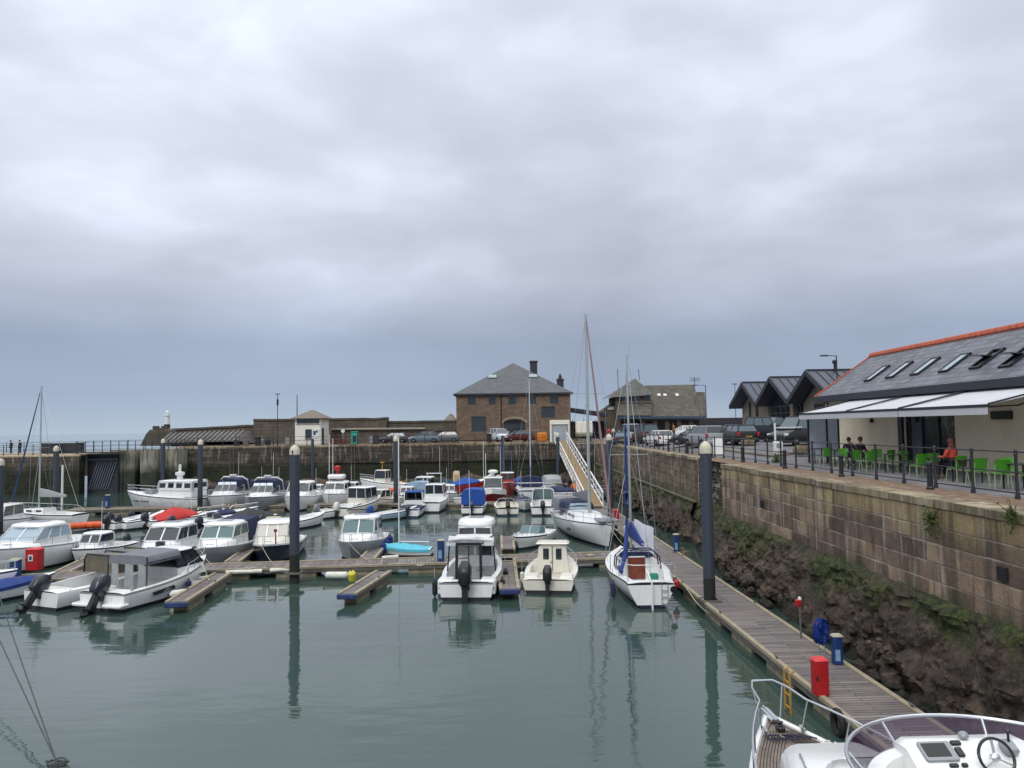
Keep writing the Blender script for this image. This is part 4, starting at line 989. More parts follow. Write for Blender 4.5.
# the wetted foot of a pile is darker and weedy
PFOOT = M('pile_weed', (30, 34, 32), .85, var=.3, scale=3)
def pile(px, py, r, ztop, label, cap=True, zb_=DZ, col=PILE, no=None):
    p_ = PZ(px, py, zb_); o = empty('mooring_pile', (p_.x, p_.y, 0), 0, label, 'pile', 'steel piles that hold the pontoons')
    k = MB(); k.lathe(None, [(r, 1.3), (r, ztop - .35 if cap else ztop)], 20); k.build('shaft', col, parent=o)
    k = MB(); k.lathe(None, [(r * 1.01, -1.5), (r * 1.01, 1.3)], 20); k.build('foot', PFOOT if r > .15 else col, parent=o)
    k = MB()
    if cap:
        k.lathe(None, [(r * 1.06, ztop - .32), (r * 1.06, ztop - .1), (r * .8, ztop + .03), (r * .3, ztop + .12), (.01, ztop + .14)], 20); c = k.build('cap', M('pile_cap', (186, 182, 164), .6, streak=.3), parent=o)
        if no: q = MB(); q.box((-.03, -r * 1.09, ztop - .22), (.05, .01, .16)); q.box((-.06, -r * 1.09, ztop - .15), (.1, .01, .03)); q.build('number', BLACK, parent=c)
    if zb_ > 0 and r > .15:
        k = MB(); 
        for s in (-1, 1): k.bar((-r * 1.5, s * r * 1.45, DZ + .03), (r * 1.5, s * r * 1.45, DZ + .03), .09); k.bar((s * r * 1.45, -r * 1.5, DZ + .03), (s * r * 1.45, r * 1.5, DZ + .03), .09)
        k.build('guide_collar', STEELW, parent=o)
    return o
pile(709.8, 601, .215, 6.25, 'near tall grey pile with a white cap standing in the main walkway')
pile(294.5, 573, .225, 6.2, 'tall grey pile with a white numbered cap in the front cross pontoon', no='1')
pile(610.5, 516, .215, 6.3, 'grey capped pile beside the furled white yacht and main walkway')
pile(396, 503, .215, 6.25, 'grey capped pile in the middle pontoon beside the small cabin boats')
pile(558.5, 487, .2, 6.25, 'distant capped pile in front of the white gangway')
pile(200, 507, .215, 6.2, 'grey capped pile right of the white workboat')
pile(162.5, 495, .21, 6.2, 'grey capped pile standing behind the white workboat')
pile(55, 514, .215, 5.9, 'grey capped pile in front of the small yacht at the left')
pile(-1, 535, .215, 5.3, 'capped pile at the very left edge of the picture')
pile(503, 485, .16, 6.1, 'thin dark uncapped pile against the wall under the warehouse', cap=False)
pile(312.5, 488, .16, 6.0, 'thin dark uncapped pile against the wall below the kiosk', cap=False)
k = pile(62, 500, .1, 3.9, 'slim white marker post left of the lock gate', cap=False, col=WWHITE)

# ------------------------------------------------------------------ pontoon furniture
def pedestal(px, py, h, label, w_=.34):
    p_ = PZ(px, py, DZ + .005); o = empty('service_pedestal', p_, 0, label, 'service pedestal', 'blue service pedestals on the pontoons')
    k = MB(); k.rbox((0, 0, h / 2), (w_, w_ * .8, h), .04); k.build('cabinet', BLUEP, parent=o)
    k = MB(); k.rbox((0, 0, h + .03), (w_ * 1.15, w_, .07), .04, top=.8); k.build('lid', BLUEP if h < .7 else PALEC, parent=o)
    k = MB(); k.box((-w_ * .1, -w_ * .41, h * .35), (w_ * .5, .02, h * .4)); k.build('socket_panel', LBLUE, parent=o)
pedestal(837.5, 664, .74, 'blue service pedestal beside the blue hose reel on the main walkway', .26)
pedestal(676.5, 552, .88, 'blue service pedestal halfway along the main walkway, rock behind', .28)
pedestal(441, 561, 1.0, 'blue service pedestal left of the white pilothouse boat')
pedestal(107.5, 508, 1.1, 'blue service pedestal on the far pontoon right of the orange boats')
pedestal(15.5, 576, .75, 'blue service pedestal left of the red fire cabinet', .4)
pedestal(627, 506, 1.1, 'blue service pedestal far along the main walkway behind the yacht mast')
def firebox(px, py, h, w_, label, rz=0):
    p_ = PZ(px, py, DZ + .005); o = empty('fire_cabinet', p_, rz, label, 'fire cabinet')
    k = MB(); k.rbox((0, 0, h * .48), (w_, w_ * .85, h * .94), .04); k.build('body', REDP, parent=o)
    k = MB(); k.rbox((0, 0, h * .97), (w_ * 1.08, w_ * .95, h * .07), .05, top=.85); k.build('lid', M('faded_red', (198, 52, 58), .5), parent=o)
    k = MB(); k.box((-w_ * .42, -w_ * .44, h * .5), (.04, .03, .1)); k.build('handle', BLACK, parent=o)
    return o
firebox(820.5, 695, .88, .34, 'tall red fire cabinet standing on the near end of the walkway', .1)
fc_ = firebox(34.5, 570, 1.05, .62, 'red fire cabinet with a white notice on the left cross pontoon')
k = MB(); k.box((-.03, -.285, .62), (.22, .02, .3)); o = k.build('notice', WWHITE, parent=fc_); q = MB(); q.box((-.03, -.3, .62), (.12, .01, .18)); q.build('picture', BLUEP, parent=o)
firebox(552, 498, .9, .42, 'small red fire cabinet on the middle pontoon beside the stern-on boats')
firebox(616, 521, .8, .42, 'small red fire cabinet at the foot of the far pile on the walkway')
# blue hose reel, red light post, yellow ladder
p_ = PZ(822, 660, DZ); o = empty('hose_reel', p_, R(32), 'blue oval hose reel on thin legs at the walkway edge', 'hose reel')
k = MB(); Mt = Matrix.Translation((0, 0, .78)) @ Matrix.Diagonal((1, .5, 1.25, 1)) @ Matrix.Rotation(R(90), 4, 'X')
k.lathe(None, [(.06, -.1), (.1, -.06), (.1, .06), (.06, .1)], 14, 0, Mt)
for yy in (-.09, .09):
    k.tube([(.27 * math.cos(a), .5 * yy, .78 + 1.25 * .27 * math.sin(a)) for a in fr(0, 2 * math.pi, 24)], .026, 6)
    for a in (30, 90, 150, 210, 270, 330): k.bar((0, .5 * yy, .78), (.26 * math.cos(R(a)), .5 * yy, .78 + .325 * math.sin(R(a))), .035, .015); k.build('reel', BLUER if False else M('bright_blue', (18, 62, 160), .5), parent=o)
k = MB()
for i in range(9): k.tube([((.14 + .035 * (i // 3)) * math.cos(a) * 1, .022 * (i % 3 - 1), .78 + 1.25 * (.14 + .035 * (i // 3)) * math.sin(a)) for a in [2 * math.pi * j / 20 for j in range(21)]], .016, 5)
k.build('hose', M('hose_blue', (34, 72, 150), .5), parent=o)
for s in (-1, 1): k = MB(); k.tube([(s * .13, 0, 0), (s * .13, 0, .6)], .02, 6); k.build('leg', STEEL, parent=o)
p_ = PZ(801, 638, DZ); o = empty('beacon_post', p_, 0, 'slim post with a small red lamp at the walkway edge', 'lamp post')
k = MB(); k.tube([(0, 0, -.2), (0, 0, .98)], .032, 8); k.build('post', STEELW, parent=o)
k = MB(); k.rbox((-.05, 0, 1.06), (.17, .13, .2), .03); h_ = k.build('lamp', REDP, parent=o)
k = MB(); k.lathe((0, 0, 1.16), [(.06, 0), (.05, .06), (.01, .09)], 10); k.build('lens', FEND, parent=h_)
def ladder(px, py, label, z1=.95):
    p_ = PZ(px, py, DZ); o = empty('safety_ladder', (p_.x, p_.y, 0), R(90) + .02, label, 'ladder')
    for s in (-1, 1): k = MB(); k.tube([(s * .17, 0, -.8), (s * .17, 0, z1), (s * .17, -.12, z1 + .05)], .03, 6); k.build('stile', YELP, parent=o)
    for z in (-.5, -.2, .1, .4, .7): k = MB(); k.tube([(-.17, 0, z), (.17, 0, z)], .022, 6); k.build('rung', YELP, parent=o)
ladder(787.5, 692, 'ochre safety ladder hooked on the near edge of the walkway', .95)
ladder(683, 553, 'pale short ladder on the rock side of the walkway', .5)
def cyl_fender(loc, r, L, mat, label, rz=0, tilt=0, name='fender', grp=None, cat='fender'):
    o = empty(name, loc, rz, label, cat, grp)
    k = MB(); Mt = Matrix.Rotation(tilt, 4, 'X')
    k.lathe(None, [(.02, -L / 2 - .03), (r * .6, -L / 2 + .02), (r, -L / 2 + r * .6), (r, L / 2 - r * .6), (r * .6, L / 2 - .02), (.02, L / 2 + .03)], 12, 0, Mt); k.build('body', mat, parent=o)
    k = MB(); k.lathe(None, [(.035, L / 2), (.035, L / 2 + .09), (.01, L / 2 + .1)], 8, 0, Mt); k.lathe(None, [(.01, -L / 2 - .1), (.035, -L / 2 - .08), (.035, -L / 2)], 8, 0, Mt); k.build('eye', ROYAL, parent=o)
    return o
p_ = PZ(352, 576, .42); cyl_fender((p_.x, p_.y, .42), .17, .55, YELB, 'yellow round buoy hanging at the root of the short finger pontoon', tilt=.5, name='buoy', cat='buoy')
for i, (px, py, L) in enumerate(((337, 575, 1.1), (196, 584, .9), (205, 579, .8), (180, 593, .8))):
    p_ = PZ(px, py, .3); cyl_fender((p_.x, p_.y, .3), .15, L, FEND, ['long white fender lying along the front cross pontoon by its blue-ended finger', 'white fender on the left finger pontoon, middle one of three', 'white fender at the root of the left finger pontoon', 'white fender nearest the blue end of the left finger pontoon'][i], 0 if i == 0 else R(-50), R(90) if i == 0 else R(90))
    if i == 0: bpy.data.objects['fender'].rotation_euler = (0, 0, R(88))
# white padding strips along the front edge of the cross pontoon
for i, (x0, x1, y) in enumerate(((226, 262, 572.5), (270, 297, 570.5), (402, 452, 565.5), (382, 398, 558))):
    a = PZ(x0, y, .38); b_ = PZ(x1, y - 1.5, .38); k = MB(); k.tube([a, a.lerp(b_, .33) + Vector((0, 0, .01)), a.lerp(b_, .66), b_], .09, 8)
    tag(k.build('dock_fender', FEND), ['white edge fender on the cross pontoon left of the tall numbered pile, longest', 'white edge fender immediately left of the numbered pile', 'white edge fender under the turquoise dinghy', 'short white edge fender left of the turquoise dinghy'][i], 'fender')

# ------------------------------------------------------------------ gangway
g0 = PY(559, 441, 96); g1 = PZ(600, 507, DZ + .05); 
gw = empty('gangway', g0, 0, 'steep white trussed gangway with a tan deck going down to the pontoon', 'gangway')
top = Vector((PY(560.5, 441, 95.5).x, 95.5, zb + .1)); bot = Vector((PZ(594, 508, DZ).x, PZ(594, 508, DZ).y, DZ + .1))
d = (bot - top); side = Vector((d.y, -d.x, 0)).normalized() * .7
TAN = M('gangway_grip', (132, 112, 82), .85, var=.12); o0 = g0
k = MB(); k.slab([top - side - o0, top + side - o0, bot + side - o0, bot - side - o0], .1); k.build('walkway_deck', TAN, parent=gw)
for s in (-1, 1):
    k = MB(); a = top + side * s * 1.05 - o0; b_ = bot + side * s * 1.05 - o0; hz = Vector((0, 0, 1.15)); n = 16
    k.bar(a, b_, .09, .16); k.bar(a + hz, b_ + hz, .1); k.bar(a + hz * .5, b_ + hz * .5, .05)
    for i in range(n + 1): q = a.lerp(b_, i / n); k.bar(q, q + hz, .06)
    for i in range(n): q = a.lerp(b_, i / n); q2 = a.lerp(b_, (i + 1) / n); k.bar(q, q2 + hz, .04)
    k.build('truss', WWHITE, parent=gw)
gp = empty('gangway_portal', (top.x, 96.4, zb), 0, 'cream portal frame and locked gate at the head of the gangway', 'gate')
for s in (-1, 1): k = MB(); k.box((s * 1.15, 0, 1.35), (.22, .22, 2.7)); k.build('post', HUTW, parent=gp)
k = MB(); k.box((0, 0, 2.5), (2.5, .3, .55)); k.build('beam', HUTW, parent=gp)
k = MB(); k.box((0, .05, 1.1), (1.9, .08, 2.0)); k.build('gate_panel', M('gate_grey', (150, 160, 168), .5), parent=gp)
# tank beside it
a = PY(584, 430, 99); o = empty('storage_tank', (a.x, 99, zb), 0, 'pale cream square storage tank on legs right of the gangway portal', 'tank')
k = MB(); k.rbox((0, 0, 1.75), (2.1, 1.6, 1.6), .12); k.build('body', HUTW, parent=o); k = MB(); k.rbox((0, 0, .75), (2.1, 1.6, .25), .1); k.build('tray', M('olive', (128, 130, 96), .7), parent=o)
for s in (-1, 1):
    for t in (-1, 1): k = MB(); k.box((s * .9, t * .6, .32), (.12, .12, .64)); k.build('leg', STEELW, parent=o)
a = PY(542, 436, 99); o = empty('grit_bin', (a.x, 99, zb), 0, 'orange yellow grit bin on the back quay before the warehouse', 'bin')
k = MB(); k.rbox((0, 0, .5), (1.25, .8, .95), .1, top=1.08); k.build('body', M('bin_orange', (214, 124, 30), .6), parent=o); k = MB(); k.rbox((0, 0, 1.08), (1.4, .95, .2), .1, top=.8); k.build('lid', M('bin_yellow', (222, 146, 36), .6), parent=o)

# mooring ropes in the near left corner
bl_ = PZ(57, 763, .2)
RP = M('mooring_rope', (66, 74, 72), .9)
end = Vector((-30, 40, 6.0))
# dolphin the ropes are made fast to (out of frame)
for i, (o_, lb) in enumerate(((0, 'left of the two mooring ropes slanting down in the lower left corner'), (1, 'right of the two mooring ropes slanting down in the lower left corner'))):
    k = MB(); e_ = end + Vector((o_ * 1.6, 0, .25 * o_)); pts = [bl_.lerp(e_, t) - Vector((0, 0, .5 * math.sin(math.pi * t))) for t in fr(0, 1, 12)]
    k.tube(pts, .016, 6); tag(k.build('mooring_rope', RP), lb, 'rope', 'mooring ropes at lower left')
k = MB(); k.lathe(None, [(.3, -2), (.3, 6.6), (.1, 6.7)], 14); tag(k.build('mooring_dolphin', PILE, loc=(-30, 40, 0)), 'steel mooring post holding the two slanting ropes', 'pile')
b0 = empty('mooring_buoy', (bl_.x, bl_.y, 0), 0, 'weedy rope bundle and buoy floating in the lower left corner', 'buoy')
k = MB(); k.sphere((0, 0, .06), .2, sc=(1.3, 1, .6)); k.build('float', M('weedy_grey', (92, 108, 100), .85, var=.3, scale=9, bmp=.02), parent=b0)
k = MB()
for j in range(4): k.tube([(.14 * math.cos(a + j) * (1 + .2 * j), .12 * math.sin(a + j), .14 + .03 * j + .03 * math.sin(3 * a)) for a in fr(0, 6.3, 14)], .02, 5)
k.tube([(0, 0, .1), (-.3, .1, .05), (-.7, -.05, .02)], .03, 6); k.build('knot', RP, parent=b0)
# ------------------------------------------------------------------ boats
def half(t, B, tr=.86, fine=2.3, tm=.38):
    if t < tm: return B / 2 * (tr + (1 - tr) * ss(t / tm))
    return max(.015, B / 2 * (1 - ((t - tm) / (1 - tm)) ** fine))
def make_hull(p, L, B, F, bow=.45, top=WHITE, stripe=NAVY, boot=ANTIF, deck=WHITE, cock=(.04, .5, .25), tr=.86, fine=2.3, rake=.1, coam=.16, crown=.05, stripe_h=.07, round_=False, transom_dip=0.0):
    S = lambda t: F + bow * t ** 1.8
    ts = fr(0, 1, 18)
    k = MB(); rings = []
    for t in ts:
        h = half(t, B, tr, fine); y = -L / 2 + L * t; z = S(t) - (transom_dip * (1 - min(1, t / .08)) if transom_dip else 0)
        r = []
        low = [(1, z, 0), (1.015, z - stripe_h, .0), (.985 - .04 * t, z * .62, .35), (.93 - .14 * t, .14, .8), (.88 - .2 * t, .02, .9), ((.62 if round_ else .7) - .25 * t, -.22, 1.0), (0, -.38 * (1 - t ** 5) - .05, 1.05)]
        for hx, zz, rk in low:
            if round_ and zz < .3 and zz != z: hx = {.14: .62, .02: .42, -.22: .22}.get(zz, hx) * (1 - .15 * t)
            if round_ and rk == .35: hx = .9
            r.append((h * hx, y - rake * L * rk * t ** 4 + (.02 if t == 0 else 0), zz))
        full = r + [(-a, b_, c) for a, b_, c in r[:-1]][::-1]
        rings.append(full)
    n = len(rings[0]); base = 0
    k.loft(rings, False, False, False)
    nf = n - 1; mi = []
    rows = [1, 0, 0, 2, 3, 3]; rows = rows + rows[::-1]
    for i in range(len(ts) - 1): mi += rows
    k.m = mi
    for j in range(n // 2): k.add([], [], 0); k.f.append((j, n - 1 - j, n - 2 - j, j + 1) if n - 2 - j != j + 1 else (j, n - 1 - j, j + 1)); k.m.append(rows[j])
    hull = k.build('hull', [top, stripe, boot, boot], parent=p, smooth=40)
    # deck with a cockpit well
    c0, c1, sole = cock
    tt = sorted(set([t for t in ts] + ([c0, c1] if c1 > c0 else []))); prof = []
    for t in tt:
        z = S(t) + .012; h = half(t, B, tr, fine) * .995; y = -L / 2 + L * t
        inn = max(.01, h - coam); 
        def row(incock):
            zb2 = sole if incock else z + crown * (1 - t * .3)
            a = [(h, y, z), (max(inn, .008), y, z + .03), (max(inn - .02, .006), y, zb2 if incock else z + crown * .8), (0, y, zb2 if incock else z + crown)]
            return a + [(-q[0], q[1], q[2]) for q in a[:-1]][::-1]
        ins = c0 <= t <= c1 and c1 > c0
        if c1 > c0 and abs(t - c0) < 1e-6: prof.append(row(False)); prof.append(row(True))
        elif c1 > c0 and abs(t - c1) < 1e-6: prof.append(row(True)); prof.append(row(False))
        else: prof.append(row(ins))
    d = MB(); d.loft([[q for q in r_][::-1] for r_ in prof], False, False, False)
    d.build('deck', deck, parent=p, smooth=30)
    return S
def dome(mb, c, hx, hy, th, n=3.4):
    # softly cambered roof moulding on a superellipse plan
    rings = []
    for s_, z in ((.95, 0), (1, th * .25), (.985, th * .5), (.93, th * .78), (.75, th * .95), (.4, th), (.05, th)):
        rings.append([(c[0] + s_ * hx * math.copysign(abs(math.cos(a)) ** (2 / n), math.cos(a)), c[1] + s_ * hy * math.copysign(abs(math.sin(a)) ** (2 / n), math.sin(a)), c[2] + z) for a in [2 * math.pi * (i + .5) / 28 for i in range(28)]])
    mb.loft(rings, True, True, True)
def trunk(p, y0, z1, w_, L, B, S, t1=.86, mat=WHITE):
    rings = []
    for i in range(7):
        u = i / 6; y = y0 + (-L / 2 + L * t1 - y0) * u; t = (y + L / 2) / L; ww = w_ * (1 - u ** 1.6) + .12; zt = z1 + (S(t) + .05 - z1) * u ** 1.3; zb_ = S(t) - .02
        rings.append([(-ww - .06, y, zb_), (-ww, y, zb_ + (zt - zb_) * .75), (-ww * .75, y, zt), (0, y, zt + .03), (ww * .75, y, zt), (ww, y, zb_ + (zt - zb_) * .75), (ww + .06, y, zb_)])
    k = MB(); k.loft(rings, False, True, True); return k.build('coachroof', mat, parent=p, smooth=60)
def cabin(p, y0, y1, w_, z0, z1, z2, rf=.5, rb=0, tum=.08, nf=2, ns=2, body=WHITE, roofm=WHITE, glass=GLASS, over=.1, rth=.09, back='glass', wrear=None, frame=None, hatch=False, name='cabin', bar=.07, sidebar=None):
    def rc(z):
        d = z - z0; return (y0 + rb * d, y1 - rf * max(0, z - z1) - rf * .35 * (min(z, z1) - z0), w_ - tum * d)
    k = MB()
    def q(z): a, b_, h = rc(z); return [(-h, a, z), (h, a, z), (h * .9, b_, z), (-h * .9, b_, z)]
    k.hexa(q(z0), q(z1)); fm = frame or body
    g = MB(); f = MB(); A, T = q(z1), q(z2)
    o = k.build(name, body, parent=p, smooth=0, bevel=.02)
    glazed(f, g, A[3], A[2], T[2], T[3], nf, bar, bar)
    glazed(f, g, A[2], A[1], T[1], T[2], ns, bar, bar); glazed(f, g, A[0], A[3], T[3], T[0], ns, bar, bar)
    if back == 'glass': glazed(f, g, A[1], A[0], T[0], T[1], 2, bar, bar)
    elif back == 'wall': f.slab([A[1], A[0], T[0], T[1]], .05)
    f.build('window_frame', fm, parent=o, smooth=0); g.build('window', glass, parent=o, smooth=0)
    a, b_, h = rc(z2)
    r_ = MB(); dome(r_, (0, (a + b_) / 2, z2 + .005), h + over, (b_ - a) / 2 + over * 1.1, rth)
    if hatch: pass
    ro = r_.build('roof', roofm, parent=p)
    if hatch: hh = MB(); hh.rbox((0, (a + b_) / 2, z2 + rth + .01), (h * .9, (b_ - a) * .4, .05), .06); hh.build('roof_hatch', GREYW, parent=ro)
    return ro
def screen(p, y, w_, z0, z1, rake=.5, side=.7, glass=GLASS, frame=ALU, bar=.04, name='windscreen', nf=2):
    f = MB(); g = MB(); yt = y - rake
    glazed(f, g, (-w_ * .8, y, z0), (w_ * .8, y, z0), (w_ * .7, yt, z1), (-w_ * .7, yt, z1), nf, bar, bar)
    glazed(f, g, (w_ * .8, y, z0), (w_, y - side, z0), (w_ * .92, y - side - rake * .3, z1 - .04), (w_ * .7, yt, z1), 1, bar, bar)
    glazed(f, g, (-w_, y - side, z0), (-w_ * .8, y, z0), (-w_ * .7, yt, z1), (-w_ * .92, y - side - rake * .3, z1 - .04), 1, bar, bar)
    o = f.build(name, frame, parent=p, smooth=0); g.build('pane', glass, parent=o, smooth=0)
def outboard(p, x, y, z, s=1.0, tilt=0, cowl=OUTB, low=BLACK):
    Mt = Matrix.Translation((x, y, z)) @ Matrix.Rotation(tilt, 4, 'X') @ Matrix.Scale(s, 4)
    k = MB(); rings = []
    for yy, w_, zb2, zt in ((-.36, .13, .14, .46), (-.33, .17, .08, .58), (-.12, .2, .02, .74), (.06, .19, .0, .76), (.2, .15, .04, .66), (.25, .1, .1, .5)):
        m_ = (zb2 + zt) / 2; rings.append([tuple(Mt @ Vector((w_ * cx, yy - .12, m_ + (zt - zb2) / 2 * cz))) for cx, cz in ((-1, -.6), (-.6, -1), (.6, -1), (1, -.6), (1, .5), (.6, 1), (-.6, 1), (-1, .5))])
    k.loft(rings, True, True, True)
    lo = MB()
    def L3(a, b_, w_, t): lo.bar(Mt @ Vector(a), Mt @ Vector(b_), w_ * s, t * s)
    L3((0, -.18, .15), (0, -.22, -.5), .17, .24); L3((0, -.2, -.45), (0, -.22, -.95), .06, .2)
    L3((0, 0, -.72), (0, -.45, -.72), .1, .1); L3((0, -.02, -.52), (0, -.5, -.5), .22, .02); L3((0, .05, .05), (0, -.12, .05), .24, .3)
    for a in (0, 120, 240): L3((0, -.47, -.72), (.14 * math.cos(R(a)), -.5, -.72 + .14 * math.sin(R(a))), .08, .02)
    o = lo.build('outboard', low, parent=p); k.build('cowl', cowl, parent=o, smooth=50)
    return o
def bow_rail(p, L, B, S, t0=.5, h=.5, fine=2.3, tr=.86, n=5, r=.014, mat=STEEL, mid=False, inset=.05):
    k = MB()
    for z_ in ([h] + ([h * .5] if mid else [])):
        pts = []
        for s in (-1, 1):
            seg = []
            for i in range(11):
                t = t0 + (1 - t0) * i / 10; hh = max(.03, half(t, B, tr, fine) - inset); rise = h if i > 0 or z_ < h else h * .2
                seg.append((s * hh, -L / 2 + L * t, S(t) + (z_ if i > 0 else z_ * .3)))
            pts += seg if s < 0 else seg[::-1]
        k.tube(pts, r, 5)
    for s in (-1, 1):
        for i in range(n): 
            t = t0 + .03 + (.95 - t0) * i / (n - 1); hh = max(.03, half(t, B, tr, fine) - inset); k.tube([(s * hh, -L / 2 + L * t, S(t)), (s * hh, -L / 2 + L * t, S(t) + h)], r * .9, 4)
    k.build('bow_rail', mat, parent=p)
def tent(p, y0, y1, w0, w1, z0, z1, mat, name='canopy', ridge=None, panels=7, front=0, back=0, drop=0):
    """cloth canopy over hoops between y0 (aft) and y1; w half widths; ends slope by front/back"""
    rings = []
    for i in range(panels + 1):
        u = i / panels; e = min(1, min(u, 1 - u) * 8) if (front or back) else 1
        w_ = w0 + (w1 - w0) * u; y = y0 + (y1 - y0) * u; zt = z1 - .035 * math.sin(math.pi * ((u * 3) % 1))
        zz = z0 + (zt - z0) * (1 - (back if u < .5 else front) * (1 - e))
        rings.append([(-w_, y, z0), (-w_ * .97, y, z0 + (zz - z0) * .6), (-w_ * .85, y, z0 + (zz - z0) * .93), (-w_ * .4, y, zz - .01), (0, y, zz), (w_ * .4, y, zz - .01), (w_ * .85, y, z0 + (zz - z0) * .93), (w_ * .97, y, z0 + (zz - z0) * .6), (w_, y, z0)])
    k = MB(); k.loft(rings, False, True, True); return k.build(name, mat, parent=p, smooth=40)
def tonneau(p, L, B, S, t0, t1, rise, mat, tr=.86, fine=2.3, peak=.5, name='cover'):
    rings = []
    for i in range(13):
        t = t0 + (t1 - t0) * i / 12; h = half(t, B, tr, fine) + .03; z = S(t); u = i / 12
        e = rise * max(0, 1 - abs(u - peak) / max(peak, 1 - peak)) ** .7 + .06 + .03 * math.sin(i * 2.2)
        y = -L / 2 + L * t
        rings.append([(-h, y, z - .12), (-h, y, z + .02), (-h * .55, y, z + e * .62), (0, y, z + e), (h * .55, y, z + e * .62), (h, y, z + .02), (h, y, z - .12)])
    k = MB(); k.loft(rings, False, True, True); k.build(name, mat, parent=p, smooth=50)
def mast(p, y, z0, z1, r=.06, spreader=(.55,), w_=.8, L=8, B=2.5, boom=0, bz=.9, cover=None, jib=None, jibr=.06, S=1.0, stays=True, lean=0, tm='mast_aluminium'):
    k = MB(); k.tube([(0, y, z0), (lean, y - .02, z1)], [r, r * .75], 10); k.bar((lean - .25, y, z1 + .03), (lean + .2, y, z1 + .05), .025); k.tube([(lean + .1, y, z1), (lean + .1, y, z1 + .5)], .01, 4)
    m_ = k.build('mast', ALU, parent=p)
    k = MB()
    for f in spreader: z = z0 + (z1 - z0) * f; k.bar((-w_, y, z), (w_, y, z), .05, .03)
    k.build('spreader', ALU, parent=m_)
    if stays:
        k = MB(); rr = .011
        for s in (-1, 1):
            zf_ = z0 + (z1 - z0) * spreader[-1]
            k.tube([(s * B * .46, y - .1, S), (s * w_, y, zf_), (lean, y, z1 - .1)], rr, 3); k.tube([(s * B * .44, y - .3, S), (0, y, zf_ - .1)], rr, 3)
        k.tube([(0, -L / 2 + .05, S), (lean, y, z1)], rr, 3); k.tube([(0, L / 2 - .1, S + .3), (lean, y, z1)], rr, 3); k.build('rigging', STEEL, parent=m_)
    if jib: k = MB(); a = Vector((0, L / 2 - .25, S + .5)); b_ = Vector((lean, y + .12, z1 - .4)); k.tube([a, a.lerp(b_, .08), a.lerp(b_, .3), a.lerp(b_, .8), b_], [jibr * .6, jibr * 1.3, jibr * 1.2, jibr * .8, jibr * .5], 8); k.build('furled_sail', jib, parent=m_)
    if boom:
        k = MB(); k.tube([(0, y - .1, z0 + bz), (0, y - boom, z0 + bz)], .05, 8); bo = k.build('boom', ALU, parent=m_)
        if cover:
            k = MB(); rings = []
            for i in range(9):
                u = i / 8; yy = y - .05 - (boom - .1) * u; hgt_ = .42 * (1 - u) ** 1.2 + .14 + .03 * math.sin(5 * u); ww = .13 - .05 * u
                rings.append([(-ww * .6, yy, z0 + bz - .1), (-ww, yy, z0 + bz + .05), (-ww * .4, yy, z0 + bz + hgt_), (ww * .4, yy, z0 + bz + hgt_), (ww, yy, z0 + bz + .05), (ww * .6, yy, z0 + bz - .1)])
            k.loft(rings, True, True, True); k.build('sail_cover', cover, parent=bo, smooth=50)
    return m_
ALLB = {}
def boat(ref, px, py, L, B, deg, label, cat='boat', name='motor_boat', grp='boats moored in the marina'):
    p_ = PZ(px, py, 0); rz = R(deg); d = Vector((-math.sin(rz), math.cos(rz), 0))
    c = p_ + d * (L / 2 if ref == 's' else (-L / 2 if ref == 'b' else 0))
    return empty(name, (c.x, c.y, 0), rz, label, cat, grp)
def deckbits(p, L, B, S, t=.7, hatch=True, cleat=True):
    if hatch: k = MB(); k.rbox((0, -L / 2 + L * t, S(t) + .1), (.5, .5, .07), .05); h = k.build('hatch', WHITE, parent=p); k = MB(); k.rbox((0, -L / 2 + L * t, S(t) + .14), (.38, .38, .02), .04); k.build('pane', GLASS, parent=h)
    if cleat:
        k = MB()
        for s in (-1, 1):
            for tt in (.08, .85): x = s * (half(tt, B) - .08); y = -L / 2 + L * tt; k.bar((x, y - .09, S(tt) + .07), (x, y + .09, S(tt) + .07), .025)
        k.build('cleat', STEEL, parent=p)
def hung_fender(bt, x, y, z, r, L, mat, label):
    c, s_ = math.cos(bt.rotation_euler.z), math.sin(bt.rotation_euler.z); w_ = bt.location + Vector((x * c - y * s_, x * s_ + y * c, z))
    o = cyl_fender(w_, r, L, mat, label, name='hung_fender')
    k = MB(); k.tube([(0, 0, L / 2 + .08), (-.02, 0, L / 2 + .55)], .012, 4); k.build('line', ROPEM, parent=o)

WHITEC = M('white_canvas', (206, 208, 210), .85, var=.1, bmp=.02, bscale=5)
# ---- 1 white pilothouse boat, stern on
b1 = boat('s', 466, 601, 6.8, 2.55, -4, 'white pilothouse fishing boat moored stern-on with a black-framed cockpit canopy')
S = make_hull(b1, 6.8, 2.55, .72, .5, stripe=GREYW, cock=(.06, .62, .22), coam=.2, boot=ANTIF)
cabin(b1, .2, 2.5, .82, .75, 1.2, 2.5, rf=.35, tum=.05, nf=2, ns=2, hatch=True, back='glass', glass=GLASS, rth=.34, over=.12)
trunk(b1, 2.0, 1.25, .75, 6.8, 2.55, S)
k = MB(); 
for s in (-1, 1): k.rbox((s * .88, -2.9, .52), (.62, .7, .6), .08)
k.build('stern_locker', WHITE, parent=b1)
k = MB()
for s in (-1, 1): k.bar((s * .52, -2.35, .5), (s * .5, -2.3, 2.1), .11); k.bar((s * 1.05, -1.3, .8), (s * .95, -1.25, 2.05), .06); k.bar((s * .5, -2.3, 2.1), (s * .9, -.2, 2.2), .05)
k.bar((-.53, -2.3, 2.12), (.53, -2.3, 2.12), .12); k.bar((0, -2.3, .5), (0, -2.3, 2.1), .035); k.bar((-.5, -2.3, 1.5), (0, -2.3, 1.55), .03)
k.build('canopy_frame', BLACK, parent=b1)
